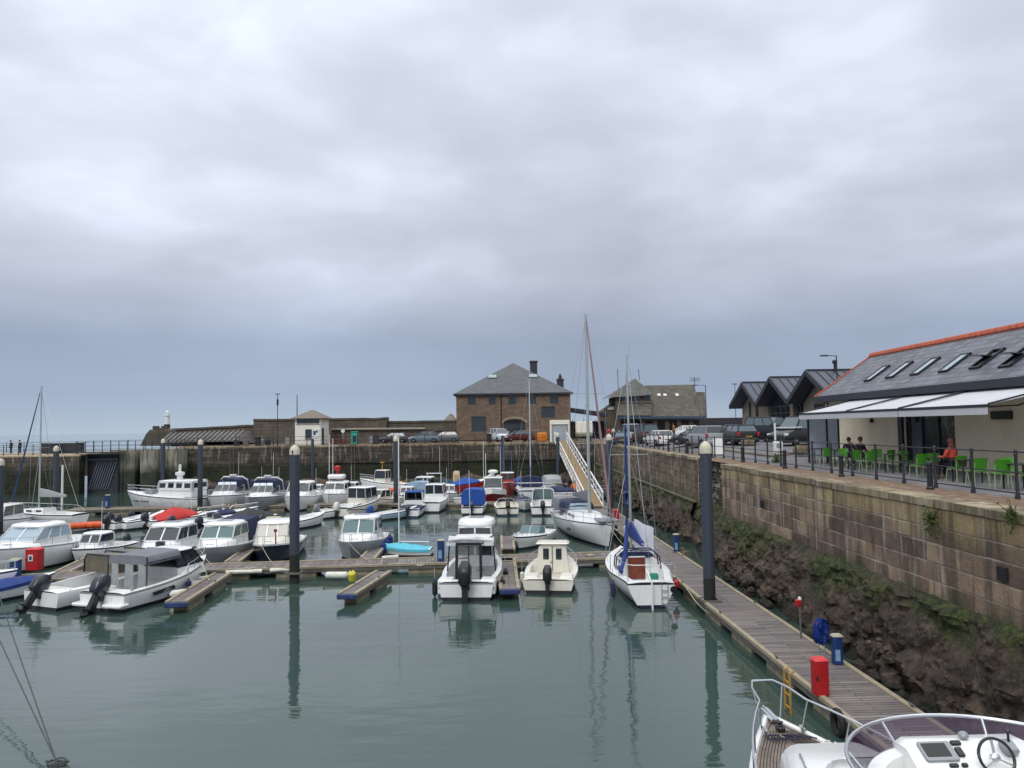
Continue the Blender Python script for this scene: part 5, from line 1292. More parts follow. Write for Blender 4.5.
k = MB(); k.slab([(-.5, -2.3, .55), (.5, -2.3, .55), (.5, -2.3, 2.1), (-.5, -2.3, 2.1)], .012)
m, nt2, bb = nodes_of('clear_vinyl'); bb.inputs['Base Color'].default_value = (.5, .52, .52, 1); bb.inputs['Roughness'].default_value = .15; bb.inputs['Alpha'].default_value = .12; VINYL = m
k.build('clear_panel', VINYL, parent=b1)
tent(b1, -1.9, .1, 1.02, .9, 1.98, 2.22, WHITEC, 'rolled_canopy')
for i in range(3): k = MB(); k.tube([(-.9 + .0 * i, -1.9 + i * .06, 2.22 + .05 * i), (-.3, -1.95 + i * .05, 2.3), (.3, -1.93, 2.27 + .04 * i), (.95, -1.85 + i * .05, 2.2)], .07, 7); k.build('canvas_roll', WHITEC, parent=b1)
k = MB(); k.box((0, -1.2, .4), (1.3, .5, .4)); k.build('seat', GREYW, parent=b1, bevel=.03)
k = MB(); k.rbox((0, -3.0, .35), (.8, .4, .5), .06); k.build('engine_well', OUTG, parent=b1)
outboard(b1, 0, -3.42, .6, 1.35, cowl=BLACK)
bow_rail(b1, 6.8, 2.55, S, .45, .45)
k = MB(); 
for s in (-1, 1): k.box((s * .85, -3.262, .5), (.4, .02, .04)); k.box((s * .85, -3.262, .42), (.48, .02, .03))
k.build('transom_lettering', M('rust_red_mark', (150, 84, 70), .7), parent=b1)
k = MB(); k.tube([(-.4, 1.8, 2.8), (-.42, 1.7, 5.0)], .012, 4); k.build('aerial', WWHITE, parent=b1)
for s, y, lb in ((-1, -2.6, 'dark fender hanging at the port quarter of the white pilothouse boat'), (1, -2.2, 'dark fender squeezed between the pilothouse boat and the finger pontoon'), (1, -.2, 'second dark fender against the finger pontoon beside the pilothouse boat')):
    hung_fender(b1, s * 1.4, y, .35, .11, .6, BLACKR, lb)
# ---- 2 cream cuddy boat
b2 = boat('s', 548, 594, 5.3, 2.35, -8, 'small cream cuddy cabin boat with twin window doors moored stern-on')
S = make_hull(b2, 5.3, 2.35, .55, .45, top=CREAM, stripe=CREAM, deck=CREAM, cock=(.05, .52, .2), coam=.22, tr=.9)
k = MB(); y0, y1 = .05, 1.75
k.loft([[(-.78, y0, .35), (.78, y0, .35), (.62, y0, 1.55), (.35, y0, 1.68), (-.35, y0, 1.68), (-.62, y0, 1.55)], [(-.72, y0 + .9, .6), (.72, y0 + .9, .6), (.56, y0 + .9, 1.55), (.32, y0 + .9, 1.68), (-.32, y0 + .9, 1.68), (-.56, y0 + .9, 1.55)], [(-.6, y1 + .3, .75), (.6, y1 + .3, .75), (.42, y1, 1.1), (.2, y1, 1.15), (-.2, y1, 1.15), (-.42, y1, 1.1)]], True, True, True)
cb = k.build('cabin', CREAM, parent=b2, bevel=.02)
k = MB(); k.rbox((0, .38, 1.71), (1.5, 1.0, .07), .12, top=.9); k.build('roof', CREAM, parent=b2)
for s in (-1, 1): k = MB(); k.rbox((s * .29, .03, 1.22), (.27, .03, .5), .02); d_ = k.build('window', GLASS, parent=cb); k = MB(); k.box((s * .29, .04, .95), (.5, .02, 1.1)); k.build('cabin_door', CREAM, parent=cb)
k = MB(); k.box((0, .02, 1.0), (.02, .03, 1.15)); k.box((-.07, 0, .85), (.03, .03, .08)); k.build('door_gap', BLACK, parent=cb)
for s in (-1, 1): k = MB(); k.rbox((s * .75, -1.9, .5), (.6, .9, .35), .12); k.build('cockpit_seat', CREAM, parent=b2)
outboard(b2, 0, -2.65, .5, .95, cowl=BLACK); bow_rail(b2, 5.3, 2.35, S, .5, .4)
deckbits(b2, 5.3, 2.35, S, .85, hatch=False)
hung_fender(b2, -1.28, -1.0, .35, .1, .5, FEND, 'pale fender hanging on the left side of the cream cuddy boat')
# ---- 3 sailing boat with blue sail cover
b3 = boat('s', 652, 609, 7.6, 2.55, 0, 'white sailing boat with a blue sail cover and varnished hatch boards, stern-on', 'yacht', 'sailing_boat')
S = make_hull(b3, 7.6, 2.55, .95, .25, stripe=NAVY, cock=(.06, .43, .45), tr=.7, coam=.3, round_=True, stripe_h=.05, boot=NAVY)
k = MB(); k.loft([[(-.72, -.55, .98), (.72, -.55, .98), (.6, -.55, 1.4), (-.6, -.55, 1.4)], [(-.62, 1.3, 1.0), (.62, 1.3, 1.0), (.5, 1.3, 1.38), (-.5, 1.3, 1.38)], [(-.35, 2.3, 1.05), (.35, 2.3, 1.05), (.22, 2.1, 1.18), (-.22, 2.1, 1.18)]], True, True, True)
cb = k.build('coachroof', WHITE, parent=b3, bevel=.03)
for s in (-1, 1):
    for y in (-.1, .7): k = MB(); k.rbox((s * .67, y, 1.2), (.03, .45, .14), .02); k.build('window', GLASS, parent=cb)
k = MB(); k.box((0, -.575, .98), (.72, .04, .95)); k.build('hatch_board', WOODR, parent=cb)
k = MB(); k.rbox((0, -.35, 1.44), (.75, .6, .06), .05); k.build('sliding_hatch', WHITE, parent=cb)
k = MB()
for z_, y_ in ((0, -.5), (.0, -1.0)): k.tube([(-.95, y_, 1.0), (-.9, y_, 1.5), (-.6, y_, 1.78), (.6, y_, 1.78), (.9, y_, 1.5), (.95, y_, 1.0)], .03, 6)
k.build('sprayhood_hoop', NAVYCANVAS, parent=b3)
tent(b3, -.62, -.3, .72, .7, 1.42, 1.62, NAVYCANVAS, 'folded_sprayhood')
k = MB()
for s in (-1, 1):
    for y in (-3.6, -2.4, -1.2): k.tube([(s * (half((y + 3.8) / 7.6, 2.55, .72) - .06), y, 1.0), (s * (half((y + 3.8) / 7.6, 2.55, .72) - .06), y, 1.65)], .014, 4)
    k.tube([(s * (half((y + 3.8) / 7.6, 2.55, .72) - .06), y, 1.64) for y in (-3.6, -2.4, -1.2, 0, 1.2)], .008, 3)
k.tube([(-.88, -3.6, 1.65), (-.6, -3.75, 1.65), (.6, -3.75, 1.65), (.88, -3.6, 1.65)], .015, 5); k.build('pushpit', STEEL, parent=b3)
k = MB(); k.bar((0, -3.7, 1.05), (.1, -2.2, 1.2), .05); k.bar((0, -3.86, -.2), (0, -3.82, 1.05), .05, .25); k.build('rudder', WHITE, parent=b3)
k = MB()
for s in (.38, .62): k.bar((s, -3.86, .1), (s, -3.84, 1.0), .025)
for z in (.2, .45, .7): k.bar((.38, -3.87, z), (.62, -3.87, z), .03)
k.build('boarding_ladder', STEEL, parent=b3)
k = MB(); k.lathe(None, [(.13, -.02), (.13, .02)], 14, 0, Matrix.Translation((.85, -3.78, .72)) @ Matrix.Rotation(R(90), 4, 'X')); k.build('stern_vent', BLACK, parent=b3)
k = MB(); k.rbox((.55, -1.5, .75), (.35, .3, .3), .08); k.build('locker_bag', M('green_bag', (28, 118, 92), .7), parent=b3)
k = MB(); k.sphere((-.85, -1.2, 1.1), .15, sc=(.5, 1, .8)); k.sphere((-.9, -2.2, 1.15), .16, sc=(.5, 1.2, .7)); k.build('winch_cover', ROYAL, parent=b3)
mm_ = mast(b3, .75, 1.35, 10.1, .06, (.5,), .85, 7.6, 2.55, 2.9, .85, ROYAL, None, S=1.1)
k = MB(); a = Vector((-.16, .72, 9.0)); pts = [(-.14, .74, 7.0), (-.16, .7, 4.0), (-.2, .55, 2.6), (-.5, -.8, 1.6), (-.95, -2.4, 1.15)]
k.tube(pts, [.04, .06, .08, .1, .07], 8); k.build('lowered_sail_sock', ROYAL, parent=mm_)
k = MB(); rings = []
for i in range(7):
    u = i / 6; rings.append([(.12 + .75 * v, .5 - .5 * v + .07 * math.sin(6 * v + 3 * u), 2.9 - .35 * v - 1.25 * u + .1 * v * u + .03 * math.sin(9 * v)) for v in fr(0, 1, 6)])
k.loft(rings, False, False, False); k.build('white_sailcloth', SAILW, parent=mm_)
hung_fender(b3, 1.3, -2.2, .6, .14, .36, REDP, 'red fender hanging between the blue-covered sailing boat and the walkway')
hung_fender(b3, -1.3, -2.6, .5, .1, .55, NAVYCANVAS, 'navy fender hanging on the left side of the blue-covered sailing boat')
k = MB(); pa = PZ(684, 584, .7); pb = PZ(722, 617, .35); k.tube([pa.lerp(pb, t) - Vector((0, 0, .32 * math.sin(math.pi * t))) for t in fr(0, 1, 10)], .018, 5)
tag(k.build('mooring_line', ROPEM), 'pale mooring line sagging from the sailing boat to the walkway edge', 'rope')
# ---- 4 cruiser with grey canopy
b4 = boat('s', 101, 612, 6.0, 2.55, -18, 'white cruiser at left with an open grey cockpit canopy and tilted outboard')
S = make_hull(b4, 6.0, 2.55, .72, .5, stripe=GREYW, cock=(.1, .55, .22), coam=.2)
trunk(b4, 1.6, 1.22, .8, 6.0, 2.55, S)
cabin(b4, .15, 2.0, .95, .7, 1.2, 1.85, rf=.9, tum=.15, nf=2, ns=3, over=.1, rth=.1, back='none', frame=BLACK, bar=.05)
tent(b4, -1.7, .25, 1.0, .95, 1.62, 2.0, GREYCANVAS, 'canopy')
for x, w_ in ((-.62, .42), (.1, .5), (.72, .4)):
    k = MB(); rings = [[(x - w_ / 2 + w_ * v, -1.72 + .05 * math.sin(9 * v + 2 * u), .55 + 1.1 * u) for v in fr(0, 1, 8)] for u in (0, .5, 1)]; k.loft(rings, False, False, False); k.build('canopy_curtain', SILVERC, parent=b4)
k = MB()
for s in (-1, 1): k.bar((s * 1.0, -1.72, .7), (s * .98, -1.7, 1.95), .045); k.bar((s * .98, -1.7, 1.7), (s * .95, .2, 1.7), .04)
k.build('canopy_frame', DARKCANVAS, parent=b4)
k = MB(); k.rbox((-.72, -3.05, .3), (.95, .55, .12), .1); k.rbox((.75, -3.05, .3), (.9, .55, .12), .1); k.build('swim_platform', WHITE, parent=b4)
k = MB(); k.rbox((-.6, -2.3, .55), (1.0, .5, .6), .12); k.build('stern_seat', CREAM, parent=b4)
for s in (-1, 1): k = MB(); k.slab([(s * 1.285, -1.6, .4), (s * 1.285, -.4, .46), (s * 1.285, -.5, .62), (s * 1.285, -1.7, .55)], .02); k.build('hull_window', GLASS, parent=b4)
outboard(b4, 0, -3.05, .55, 1.15, tilt=R(-28)); bow_rail(b4, 6.0, 2.55, S, .55, .4)
deckbits(b4, 6, 2.55, S, .82, True)
hung_fender(b4, 1.33, .3, .4, .12, .5, NAVYCANVAS, 'navy fender on the right side of the grey-canopied cruiser')
# ---- 5 neighbour
b5 = boat('s', 40, 610, 6.2, 2.45, -24, 'white open sports boat with a dark framed canopy and clear side panels')
S = make_hull(b5, 6.2, 2.45, .7, .4, stripe=WHITE, cock=(.08, .6, .22), coam=.24, tr=.82)
tent(b5, -.4, 1.5, 1.0, .9, 1.0, 1.75, M('vinyl_brown', (98, 92, 76), .3, var=.3, scale=1.5), 'canopy')
k = MB()
for y in (-.42, .5, 1.5): k.tube([(-1.02, y, .95), (-1.0, y, 1.5), (-.85, y, 1.75), (.85, y, 1.75), (1.0, y, 1.5), (1.02, y, .95)], .035, 5)
k.build('canopy_frame', BLACK, parent=b5)
tonneau(b5, 6.2, 2.45, S, .8, .97, .05, DARKCANVAS)
k = MB(); k.rbox((0, -2.2, .45), (1.5, .4, .5), .1); k.build('stern_seat', CREAM, parent=b5)
outboard(b5, -.1, -3.1, .55, 1.1, tilt=R(-35))
# ---- 6 small boats at left edge
b6 = boat('c', -6, 600, 4.6, 1.8, -42, 'small open boat with a crumpled blue tarpaulin at the left edge', 'boat', 'open_boat')
S = make_hull(b6, 4.6, 1.8, .5, .3, cock=(.06, .8, .15)); tonneau(b6, 4.6, 1.8, S, .3, .9, .18, ROYAL, peak=.4)
b6b = boat('b', 11, 594, 5.0, 1.9, -86, 'rounded white bow of a boat poking in at the left edge', 'boat', 'motor_boat')
S = make_hull(b6b, 5.5, 2.2, .75, .3, cock=(.06, .5, .2)); bow_rail(b6b, 5.5, 2.2, S, .5, .4)
# ---- 7 big cruiser tinted screens
b7 = boat('s', 91, 552, 8.4, 3.0, 174, 'large white cruiser with a raked pale windscreen and open roof hatch')
S = make_hull(b7, 8.4, 3.0, 1.0, .45, stripe=GREYW, cock=(.05, .36, .4), coam=.25, fine=2.6)
trunk(b7, 1.7, 1.45, 1.1, 8.4, 3.0, S)
cabin(b7, -.9, 2.0, 1.2, 1.05, 1.5, 2.1, rf=1.25, rb=.2, tum=.14, nf=2, ns=3, over=.12, rth=.22, back='none', glass=GLASSL, hatch=True, frame=WHITE)
k = MB(); 
bow_rail(b7, 8.4, 3.0, S, .45, .5); deckbits(b7, 8.4, 3, S, .78)
for y, lb in ((-2.6, 'large dark fender nearest the stern of the big cruiser at left'), (-.6, 'large dark fender amidships on the big cruiser at left')): hung_fender(b7, -1.62, y, .55, .17, .6, BLACKR, lb)
k = MB(); k.slab([(-1.49, -2.2, .6), (-1.49, -1.0, .62), (-1.49, -1.0, .72), (-1.49, -2.2, .7)], .02); k.build('hull_mark', GREYW, parent=b7)
# ---- middle row of hardtop cruisers, bows on
def hardtop(px, py, L, B, deg, label, F=.72, nf=2, hull=WHITE, stripe=GREYW, low=None, roofm=WHITE, glass=GLASS, canvas=None, ref='b', rf=.9, z2=2.05, frame=None, y1k=.12, ob=True, hatch=True, body=WHITE, top=None, y0k=-.16):
    b_ = boat(ref, px, py, L, B, deg, label)
    S = make_hull(b_, L, B, F, .4, top=low or hull, stripe=stripe, deck=hull, cock=(.05, .4, .25), coam=.22)
    z2 -= .22; sill = F + .58; trunk(b_, L * y1k + .1, sill + .02, B * .34, L, B, S, mat=body if body is CREAM else hull)
    cabin(b_, L * y0k, L * y1k + .5, B * .4, F + .05, sill, z2, rf=rf, tum=.1, nf=nf, ns=2, over=.09, rth=.2, back='glass', roofm=roofm, glass=glass, frame=frame, hatch=hatch, body=body)
    if canvas: tent(b_, -L * .44, L * y0k - .05, B * .42, B * .4, F + .1, z2 + .2, canvas)
    bow_rail(b_, L, B, S, .5, .42); deckbits(b_, L, B, S, .8)
    if ob: outboard(b_, 0, -L / 2 - .03, .55, 1.0)
    return b_
b8 = hardtop(138, 574, 6.6, 2.55, 177, 'white hardtop boat between the grey-canopied cruiser and the big cruiser', z2=2.15)
k = MB(); k.rbox((-.4, 1.9, 1.25), (.4, .3, .3), .04); k.build('deck_box', NAVY, parent=b8)
b9 = hardtop(200, 571, 6.9, 2.5, 181, 'white hardtop boat with a grey lower hull and a navy canopy aft', low=GREYW, canvas=NAVYCANVAS, glass=GLASSG, z2=2.1)
b10 = hardtop(263, 567, 6.2, 2.5, 184, 'navy-hulled cabin boat with a cream cabin behind the tall numbered pile', hull=WHITE, low=NAVY, stripe=WHITE, z2=2.1, rf=.5, nf=3, hatch=False, body=CREAM)
k = MB(); k.box((.6, -1.9, 1.5), (.8, .5, 1.0)); k.build('rear_curtain', M('pale_yellow_canvas', (186, 182, 140), .8), parent=b10)
k = MB(); k.tube([(-.55, 2.75, 1.1), (-.55, 2.75, 1.75)], .03, 6); k.box((-.55, 2.75, 1.8), (.16, .1, .14)); k.build('anchor_light', REDH, parent=b10)
b11 = hardtop(350, 564, 6.4, 2.6, 180, 'white hardtop boat with a grey lower hull and blue side fenders', low=GREYW, glass=GLASSG, z2=2.2, frame=WHITE)
for y, lb in ((1.0, 'front blue fender of the grey-hulled hardtop boat'), (-.2, 'middle blue fender of the grey-hulled hardtop boat'), (-1.6, 'rear blue fender of the grey-hulled hardtop boat')): hung_fender(b11, -1.4, y, .45, .15, .6, ROYAL, lb)
k = MB(); k.bar((-.5, -.5, 2.42), (.9, -.6, 2.42), .05); k.bar((-.5, -.5, 2.3), (-.5, -.5, 2.42), .04); k.bar((.9, -.6, 2.3), (.9, -.6, 2.42), .04); k.build('roof_bar', BLACK, parent=b11)
# turquoise dinghy
d1 = boat('c', 408, 556, 2.7, 1.3, 84, 'small sailing dinghy under a turquoise cover with a thin white mast', 'dinghy', 'sailing_dinghy')
S = make_hull(d1, 2.7, 1.35, .42, .12, stripe=TURQ, cock=(.1, .6, .15)); tonneau(d1, 2.7, 1.35, S, .02, .98, .2, TURQ, peak=.6)
k = MB(); k.tube([(0, .5, .4), (0, .5, 6.6)], .035, 8); k.build('mast', WWHITE, parent=d1); k = MB(); k.tube([(0, -1.2, .78), (0, .4, .8)], .03, 6); k.build('boom', WWHITE, parent=d1)
# white speedboat
sb = boat('c', 531, 545, 4.9, 1.95, 158, 'low white speedboat with a wraparound screen behind the cream cuddy boat')
S = make_hull(sb, 4.9, 1.95, .6, .2, cock=(.06, .5, .2), boot=ANTIF, stripe=NAVY); screen(sb, .35, .75, .72, 1.12, .45, .8, GLASSG); tonneau(sb, 4.9, 1.95, S, .1, .45, .12, WHITE); bow_rail(sb, 4.9, 1.95, S, .7, .2)
# ---- white yacht
y1_ = boat('b', 613, 551, 10.6, 3.2, 190, 'large white sailing yacht with a tall mast and a reddish furled headsail, bow on', 'yacht', 'sailing_yacht')
S = make_hull(y1_, 10.6, 3.2, 1.15, .3, stripe=NAVY, boot=NAVY, tr=.66, fine=2.0, cock=(.06, .3, .6), coam=.4, round_=True, stripe_h=.05, rake=.09)
k = MB(); k.loft([[(-1.0, -2.0, 1.2), (1.0, -2.0, 1.2), (.8, -2.0, 1.62), (-.8, -2.0, 1.62)], [(-.9, .8, 1.25), (.9, .8, 1.25), (.7, .8, 1.65), (-.7, .8, 1.65)], [(-.4, 3.0, 1.35), (.4, 3.0, 1.35), (.25, 2.8, 1.5), (-.25, 2.8, 1.5)]], True, True, True)
cb = k.build('coachroof', WHITE, parent=y1_, bevel=.03)
for s in (-1, 1):
    for y in (-1.5, -.7, .1): k = MB(); k.rbox((s * .9, y, 1.42), (.05, .5, .16), .04); k.build('window', GLASS, parent=cb)
    k = MB(); k.rbox((s * 1.5, 1.3, .8), (.12, .5, .2), .04); k.build('hull_window', GLASS, parent=y1_)
tent(y1_, -2.6, -1.5, 1.1, 1.0, 1.5, 2.15, NAVYCANVAS, 'sprayhood', front=.5)
k = MB(); k.slab([(-.7, -1.45, 1.65), (.7, -1.45, 1.65), (.6, -1.6, 2.02), (-.6, -1.6, 2.02)], .02); k.build('sprayhood_window', GLASSL, parent=y1_)
tent(y1_, -4.6, -3.0, 1.15, 1.1, 1.5, 2.25, GREYCANVAS, 'cockpit_cover')
mast(y1_, .8, 1.6, 14.0, .11, (.35, .6), 1.1, 10.6, 3.2, 3.8, .9, GREYCANVAS, M('furled_red', (124, 100, 100), .8), .065, S=1.35)
bow_rail(y1_, 10.6, 3.2, S, .06, .6, 2.0, .66, 9, mid=True)
k = MB(); k.bar((0, 5.1, 1.45), (0, 5.5, 1.2), .08); k.bar((0, 5.5, 1.2), (0, 5.35, .9), .05); k.bar((-.2, 5.4, .92), (.2, 5.4, .92), .05); k.build('anchor', STEELW, parent=y1_)
k = MB(); k.rbox((0, 4.2, 1.6), (1.2, 1.2, .15), .1); k.build('dinghy_chock', GREYW, parent=y1_)
hung_fender(y1_, -1.5, 3.2, .8, .14, .6, FEND, 'white fender at the bow of the large white yacht')
# ---- far right cluster
b20 = boat('s', 472, 515, 5.2, 2.05, -3, 'small boat under a bright blue canopy just behind the pilothouse boat')
S = make_hull(b20, 5.2, 2.05, .6, .35, cock=(.05, .5, .2)); tent(b20, -1.9, 1.2, .95, .85, .75, 2.0, BLUECANVAS, front=.3); outboard(b20, 0, -2.6, .5, .8)
b21 = boat('b', 493, 505, 6.3, 2.5, 180, 'white fishing boat with a red lower hull, bow towards the camera')
S = make_hull(b21, 6.3, 2.5, .95, .55, boot=REDH, low=None) if False else make_hull(b21, 6.3, 2.5, .9, .55, top=REDH, boot=REDH, stripe=WHITE, stripe_h=.42, cock=(.05, .4, .25))
cabin(b21, -.6, 1.6, .95, 1.0, 1.4, 2.3, rf=.45, nf=1, ns=2, over=.08); bow_rail(b21, 6.3, 2.5, S, .5, .4)
k = MB(); k.lathe((0, .4, 2.4), [(.12, 0), (.12, .3), (.45, .35), (.5, .5), (.3, .62), (.02, .66)], 12); k.tube([(.7, .2, 2.3), (.7, .2, 4.6)], .03, 5); k.tube([(-.7, -.4, 2.3), (-.7, -.4, 5.2)], .02, 4); k.build('radar_mast', WWHITE, parent=b21)
b22 = boat('c', 473, 492, 6.0, 2.2, -78, 'red fishing boat with a raised white bow and a blue cover aft', 'fishing boat', 'fishing_boat')
S = make_hull(b22, 6.0, 2.2, .9, .85, top=REDH, stripe=WHITE, cock=(.05, .6, .3), boot=REDH); tonneau(b22, 6, 2.2, S, .1, .6, .55, BLUECANVAS)
k = MB(); k.slab([(-.9, 1.0, 1.2), (.9, 1.0, 1.2), (.3, 2.6, 2.2), (-.3, 2.6, 2.2)], .08); k.build('bow_panel', WHITE, parent=b22); k = MB(); k.tube([(0, 1.2, 1.0), (0, 1.2, 5.5)], .03, 5); k.build('mast', WWHITE, parent=b22)
b23 = boat('b', 509, 496, 6.0, 2.2, 183, 'red fishing boat with an orange wheelhouse close under the wall', 'fishing boat', 'fishing_boat')
S = make_hull(b23, 6.0, 2.2, .95, .5, top=REDH, stripe=WHITE, deck=REDH, boot=REDH, cock=(.05, .4, .3)); cabin(b23, -.6, 1.2, .75, 1.0, 1.5, 2.2, rf=.1, nf=2, ns=2, body=M('wheelhouse_orange', (178, 70, 48), .6), frame=M('wheelhouse_orange', (178, 70, 48), .6))
k = MB(); k.tube([(.3, -.3, 2.2), (.3, -.3, 6.0)], .035, 5); k.tube([(-.6, -2, .9), (-.6, -2, 4.5)], .03, 5); k.build('mast', BLUER, parent=b23)
b24 = boat('s', 508, 516, 4.4, 2.0, 4, 'rounded cream open boat with a tilted dark outboard, stern-on', 'boat', 'open_boat')
S = make_hull(b24, 4.4, 2.0, .62, .4, top=CREAM, deck=CREAM, cock=(.06, .62, .2), boot=ANTIFB); outboard(b24, 0, -2.2, .5, .9, tilt=R(-30), cowl=BLACK); screen(b24, .8, .7, .8, 1.15, .3, .6)
b25 = boat('s', 543, 516, 5.2, 2.15, -4, 'white boat with a grey windscreen and black outboard by the small red fire cabinet')
S = make_hull(b25, 5.2, 2.15, .7, .4, cock=(.05, .6, .2)); screen(b25, .9, .9, .95, 1.9, .35, 1.4, GLASSG, WWHITE, .07); outboard(b25, 0, -2.6, .5, .95, cowl=BLACK)
b26 = boat('s', 531, 504, 8.8, 2.9, -2, 'pale grey sailing yacht with a navy sprayhood and bare mast, stern-on', 'yacht', 'sailing_yacht')
S = make_hull(b26, 8.8, 2.9, 1.2, .2, top=M('gelcoat_pale', (186, 190, 198), .4), stripe=NAVY, tr=.75, cock=(.05, .35, .6), round_=True); tent(b26, -1.6, -.4, 1.15, 1.0, 1.4, 2.3, NAVYCANVAS, 'sprayhood')
k = MB(); k.loft([[(-.9, -.6, 1.3), (.9, -.6, 1.3), (.7, -.6, 1.7), (-.7, -.6, 1.7)], [(-.5, 2.6, 1.3), (.5, 2.6, 1.3), (.3, 2.5, 1.5), (-.3, 2.5, 1.5)]], True, True, True); k.build('coachroof', WHITE, parent=b26)
mast(b26, 1.0, 1.6, 11.8, .075, (.5,), .9, 8.8, 2.9, 3.2, 1.0, NAVYCANVAS, BLUECANVAS, .07, S=1.35)
k = MB(); k.tube([(-1.2, -4.2, 1.2), (-1.2, -4.2, 1.9), (1.2, -4.2, 1.9), (1.2, -4.2, 1.2)], .03, 5); k.build('pushpit', STEEL, parent=b26)
b26b = boat('c', 521, 492, 5.5, 2.0, 20, 'small boat under a pale blue cover against the far wall beside the red fishing boat')
S = make_hull(b26b, 5.5, 2.0, .75, .4, cock=(.05, .5, .2)); tonneau(b26b, 5.5, 2, S, .05, .9, .75, BLUECANVAS)
b27 = boat('c', 384, 492, 6.0, 2.3, 72, 'white fishing boat with a small cream wheelhouse left of the middle pile', 'fishing boat', 'fishing_boat')
S = make_hull(b27, 6.0, 2.3, .95, .55, stripe=NAVY, cock=(.05, .5, .3)); cabin(b27, -.5, .9, .7, 1.0, 1.5, 2.4, rf=.1, nf=2, ns=1, body=CREAM, frame=CREAM, roofm=CREAM); bow_rail(b27, 6, 2.3, S, .6, .5, mid=True)
k = MB(); k.tube([(0, .2, 2.4), (0, .2, 3.3)], .04, 5); k.box((0, .2, 3.3), (.5, .2, .12)); k.build('light_mast', M('brass_orange', (190, 140, 60), .5), parent=b27)
hung_fender(b27, 1.2, -1.5, .8, .3, .6, M('yellow_fender', (220, 166, 36), .5), 'big yellow fender hanging beside the middle pile')
b28 = boat('c', 382, 507, 5.2, 2.0, 150, 'small cream cabin boat in front of the white fishing boat')
S = make_hull(b28, 5.2, 2.0, .65, .4, top=CREAM, deck=CREAM, stripe=WOODR, cock=(.05, .45, .2)); cabin(b28, -.3, 1.2, .75, .75, .95, 1.55, rf=.7, body=CREAM, frame=CREAM, roofm=CREAM, back='none')
b29 = boat('s', 372, 521, 4.2, 1.6, -48, 'pale blue open boat with a bright blue outboard cover', 'boat', 'open_boat')
S = make_hull(b29, 4.2, 1.6, .5, .3, top=M('pale_blue_hull', (150, 176, 188), .4), stripe=BLUEH, cock=(.05, .85, .15)); outboard(b29, 0, -2.1, .45, .95, cowl=BLUECANVAS)
k = MB(); k.box((0, 0, .42), (1.2, .25, .05)); k.box((0, -1.2, .4), (1.2, .25, .05)); k.build('thwart', WHITE, parent=b29)
b30 = boat('s', 408, 518, 5.6, 2.0, -2, 'white cabin boat with a blue-edged roof and dark open cockpit, left of a pair')
S = make_hull(b30, 5.6, 2.0, .65, .4, stripe=BLUEH, cock=(.05, .55, .2), boot=ANTIFB); cabin(b30, .0, 1.5, .8, .7, 1.1, 1.75, rf=.5, body=WHITE, roofm=BLUECANVAS, back='none'); tonneau(b30, 5.6, 2, S, .08, .42, .15, NAVYCANVAS); outboard(b30, 0, -2.8, .45, .85)
b31 = boat('s', 428, 513, 6.6, 2.3, -5, 'white flybridge cabin boat, right of a pair, with aerials')
S = make_hull(b31, 6.6, 2.3, .85, .4, cock=(.05, .42, .25)); cabin(b31, -.4, 1.8, .85, .9, 1.3, 2.1, rf=.5); screen(b31, 1.3, .6, 2.2, 2.55, .25, .9, GLASS, BLACK)
k = MB(); k.bar((-.6, -.3, 2.2), (-.6, -.3, 3.1), .05); k.bar((.6, -.3, 2.2), (.6, -.3, 3.1), .05); k.bar((-.7, -.3, 3.1), (.7, -.3, 3.1), .08); k.tube([(.5, -.3, 3.1), (.5, -.3, 5.4)], .015, 4); k.build('radar_arch', WWHITE, parent=b31)
b31b = boat('c', 424, 500, 6.5, 2.4, -12, 'white boat with a pale blue rear awning behind the flybridge cabin boat')
S = make_hull(b31b, 6.5, 2.4, .85, .5, cock=(.05, .45, .25), stripe=BLUEH); cabin(b31b, -.2, 1.6, .85, .95, 1.3, 2.2, rf=.4); tent(b31b, -2.4, -.6, .95, .9, 1.2, 1.95, M('ice_blue_canvas', (136, 160, 182), .8))
def rib(px, py, L, B, deg, label, col, eng=True, r=.2):
    b_ = boat('c', px, py, L, B, deg, label, 'inflatable', 'inflatable_boat')
    k = MB(); h = B / 2 - r; pts = [(-h, -L / 2, .28), (-h, -L * .1, .28), (-h * .95, L * .2, .31), (-h * .6, L * .4, .38), (0, L / 2 - r, .42), (h * .6, L * .4, .38), (h * .95, L * .2, .31), (h, -L * .1, .28), (h, -L / 2, .28)]
    k.tube(pts, [r * .5] + [r] * 7 + [r * .5], 10); k.build('tube', col, parent=b_)
    k = MB(); k.box((0, -L * .06, .14), (B - 2 * r, L * .8, .06)); k.box((0, -L / 2 + .1, .32), (B - 2 * r, .06, .4)); k.build('floor', OUTG, parent=b_)
    k = MB(); k.box((0, 0, .4), (B * .7, .22, .05)); k.build('thwart', WHITE, parent=b_)
    if eng: outboard(b_, 0, -L / 2 + .05, .5, .75)
    return b_
b32 = boat('c', 440, 491, 3.8, 1.6, -85, 'low orange-hulled boat lying side-on at the back pontoon', 'boat', 'open_boat')
S = make_hull(b32, 3.8, 1.6, .75, .25, top=ORANGE, stripe=NAVY, deck=NAVY, boot=NAVY, cock=(.1, .7, .2)); tonneau(b32, 3.8, 1.6, S, .4, .9, .5, M('teal_canvas', (22, 60, 74), .8))
rib(403, 493, 3.6, 1.6, 75, 'orange inflatable boat at the back pontoon just right of the middle pile', ORANGE)
rib(412, 496, 3.2, 1.6, 60, 'red inflatable boat beside the orange one right of the middle pile', REDCANVAS)
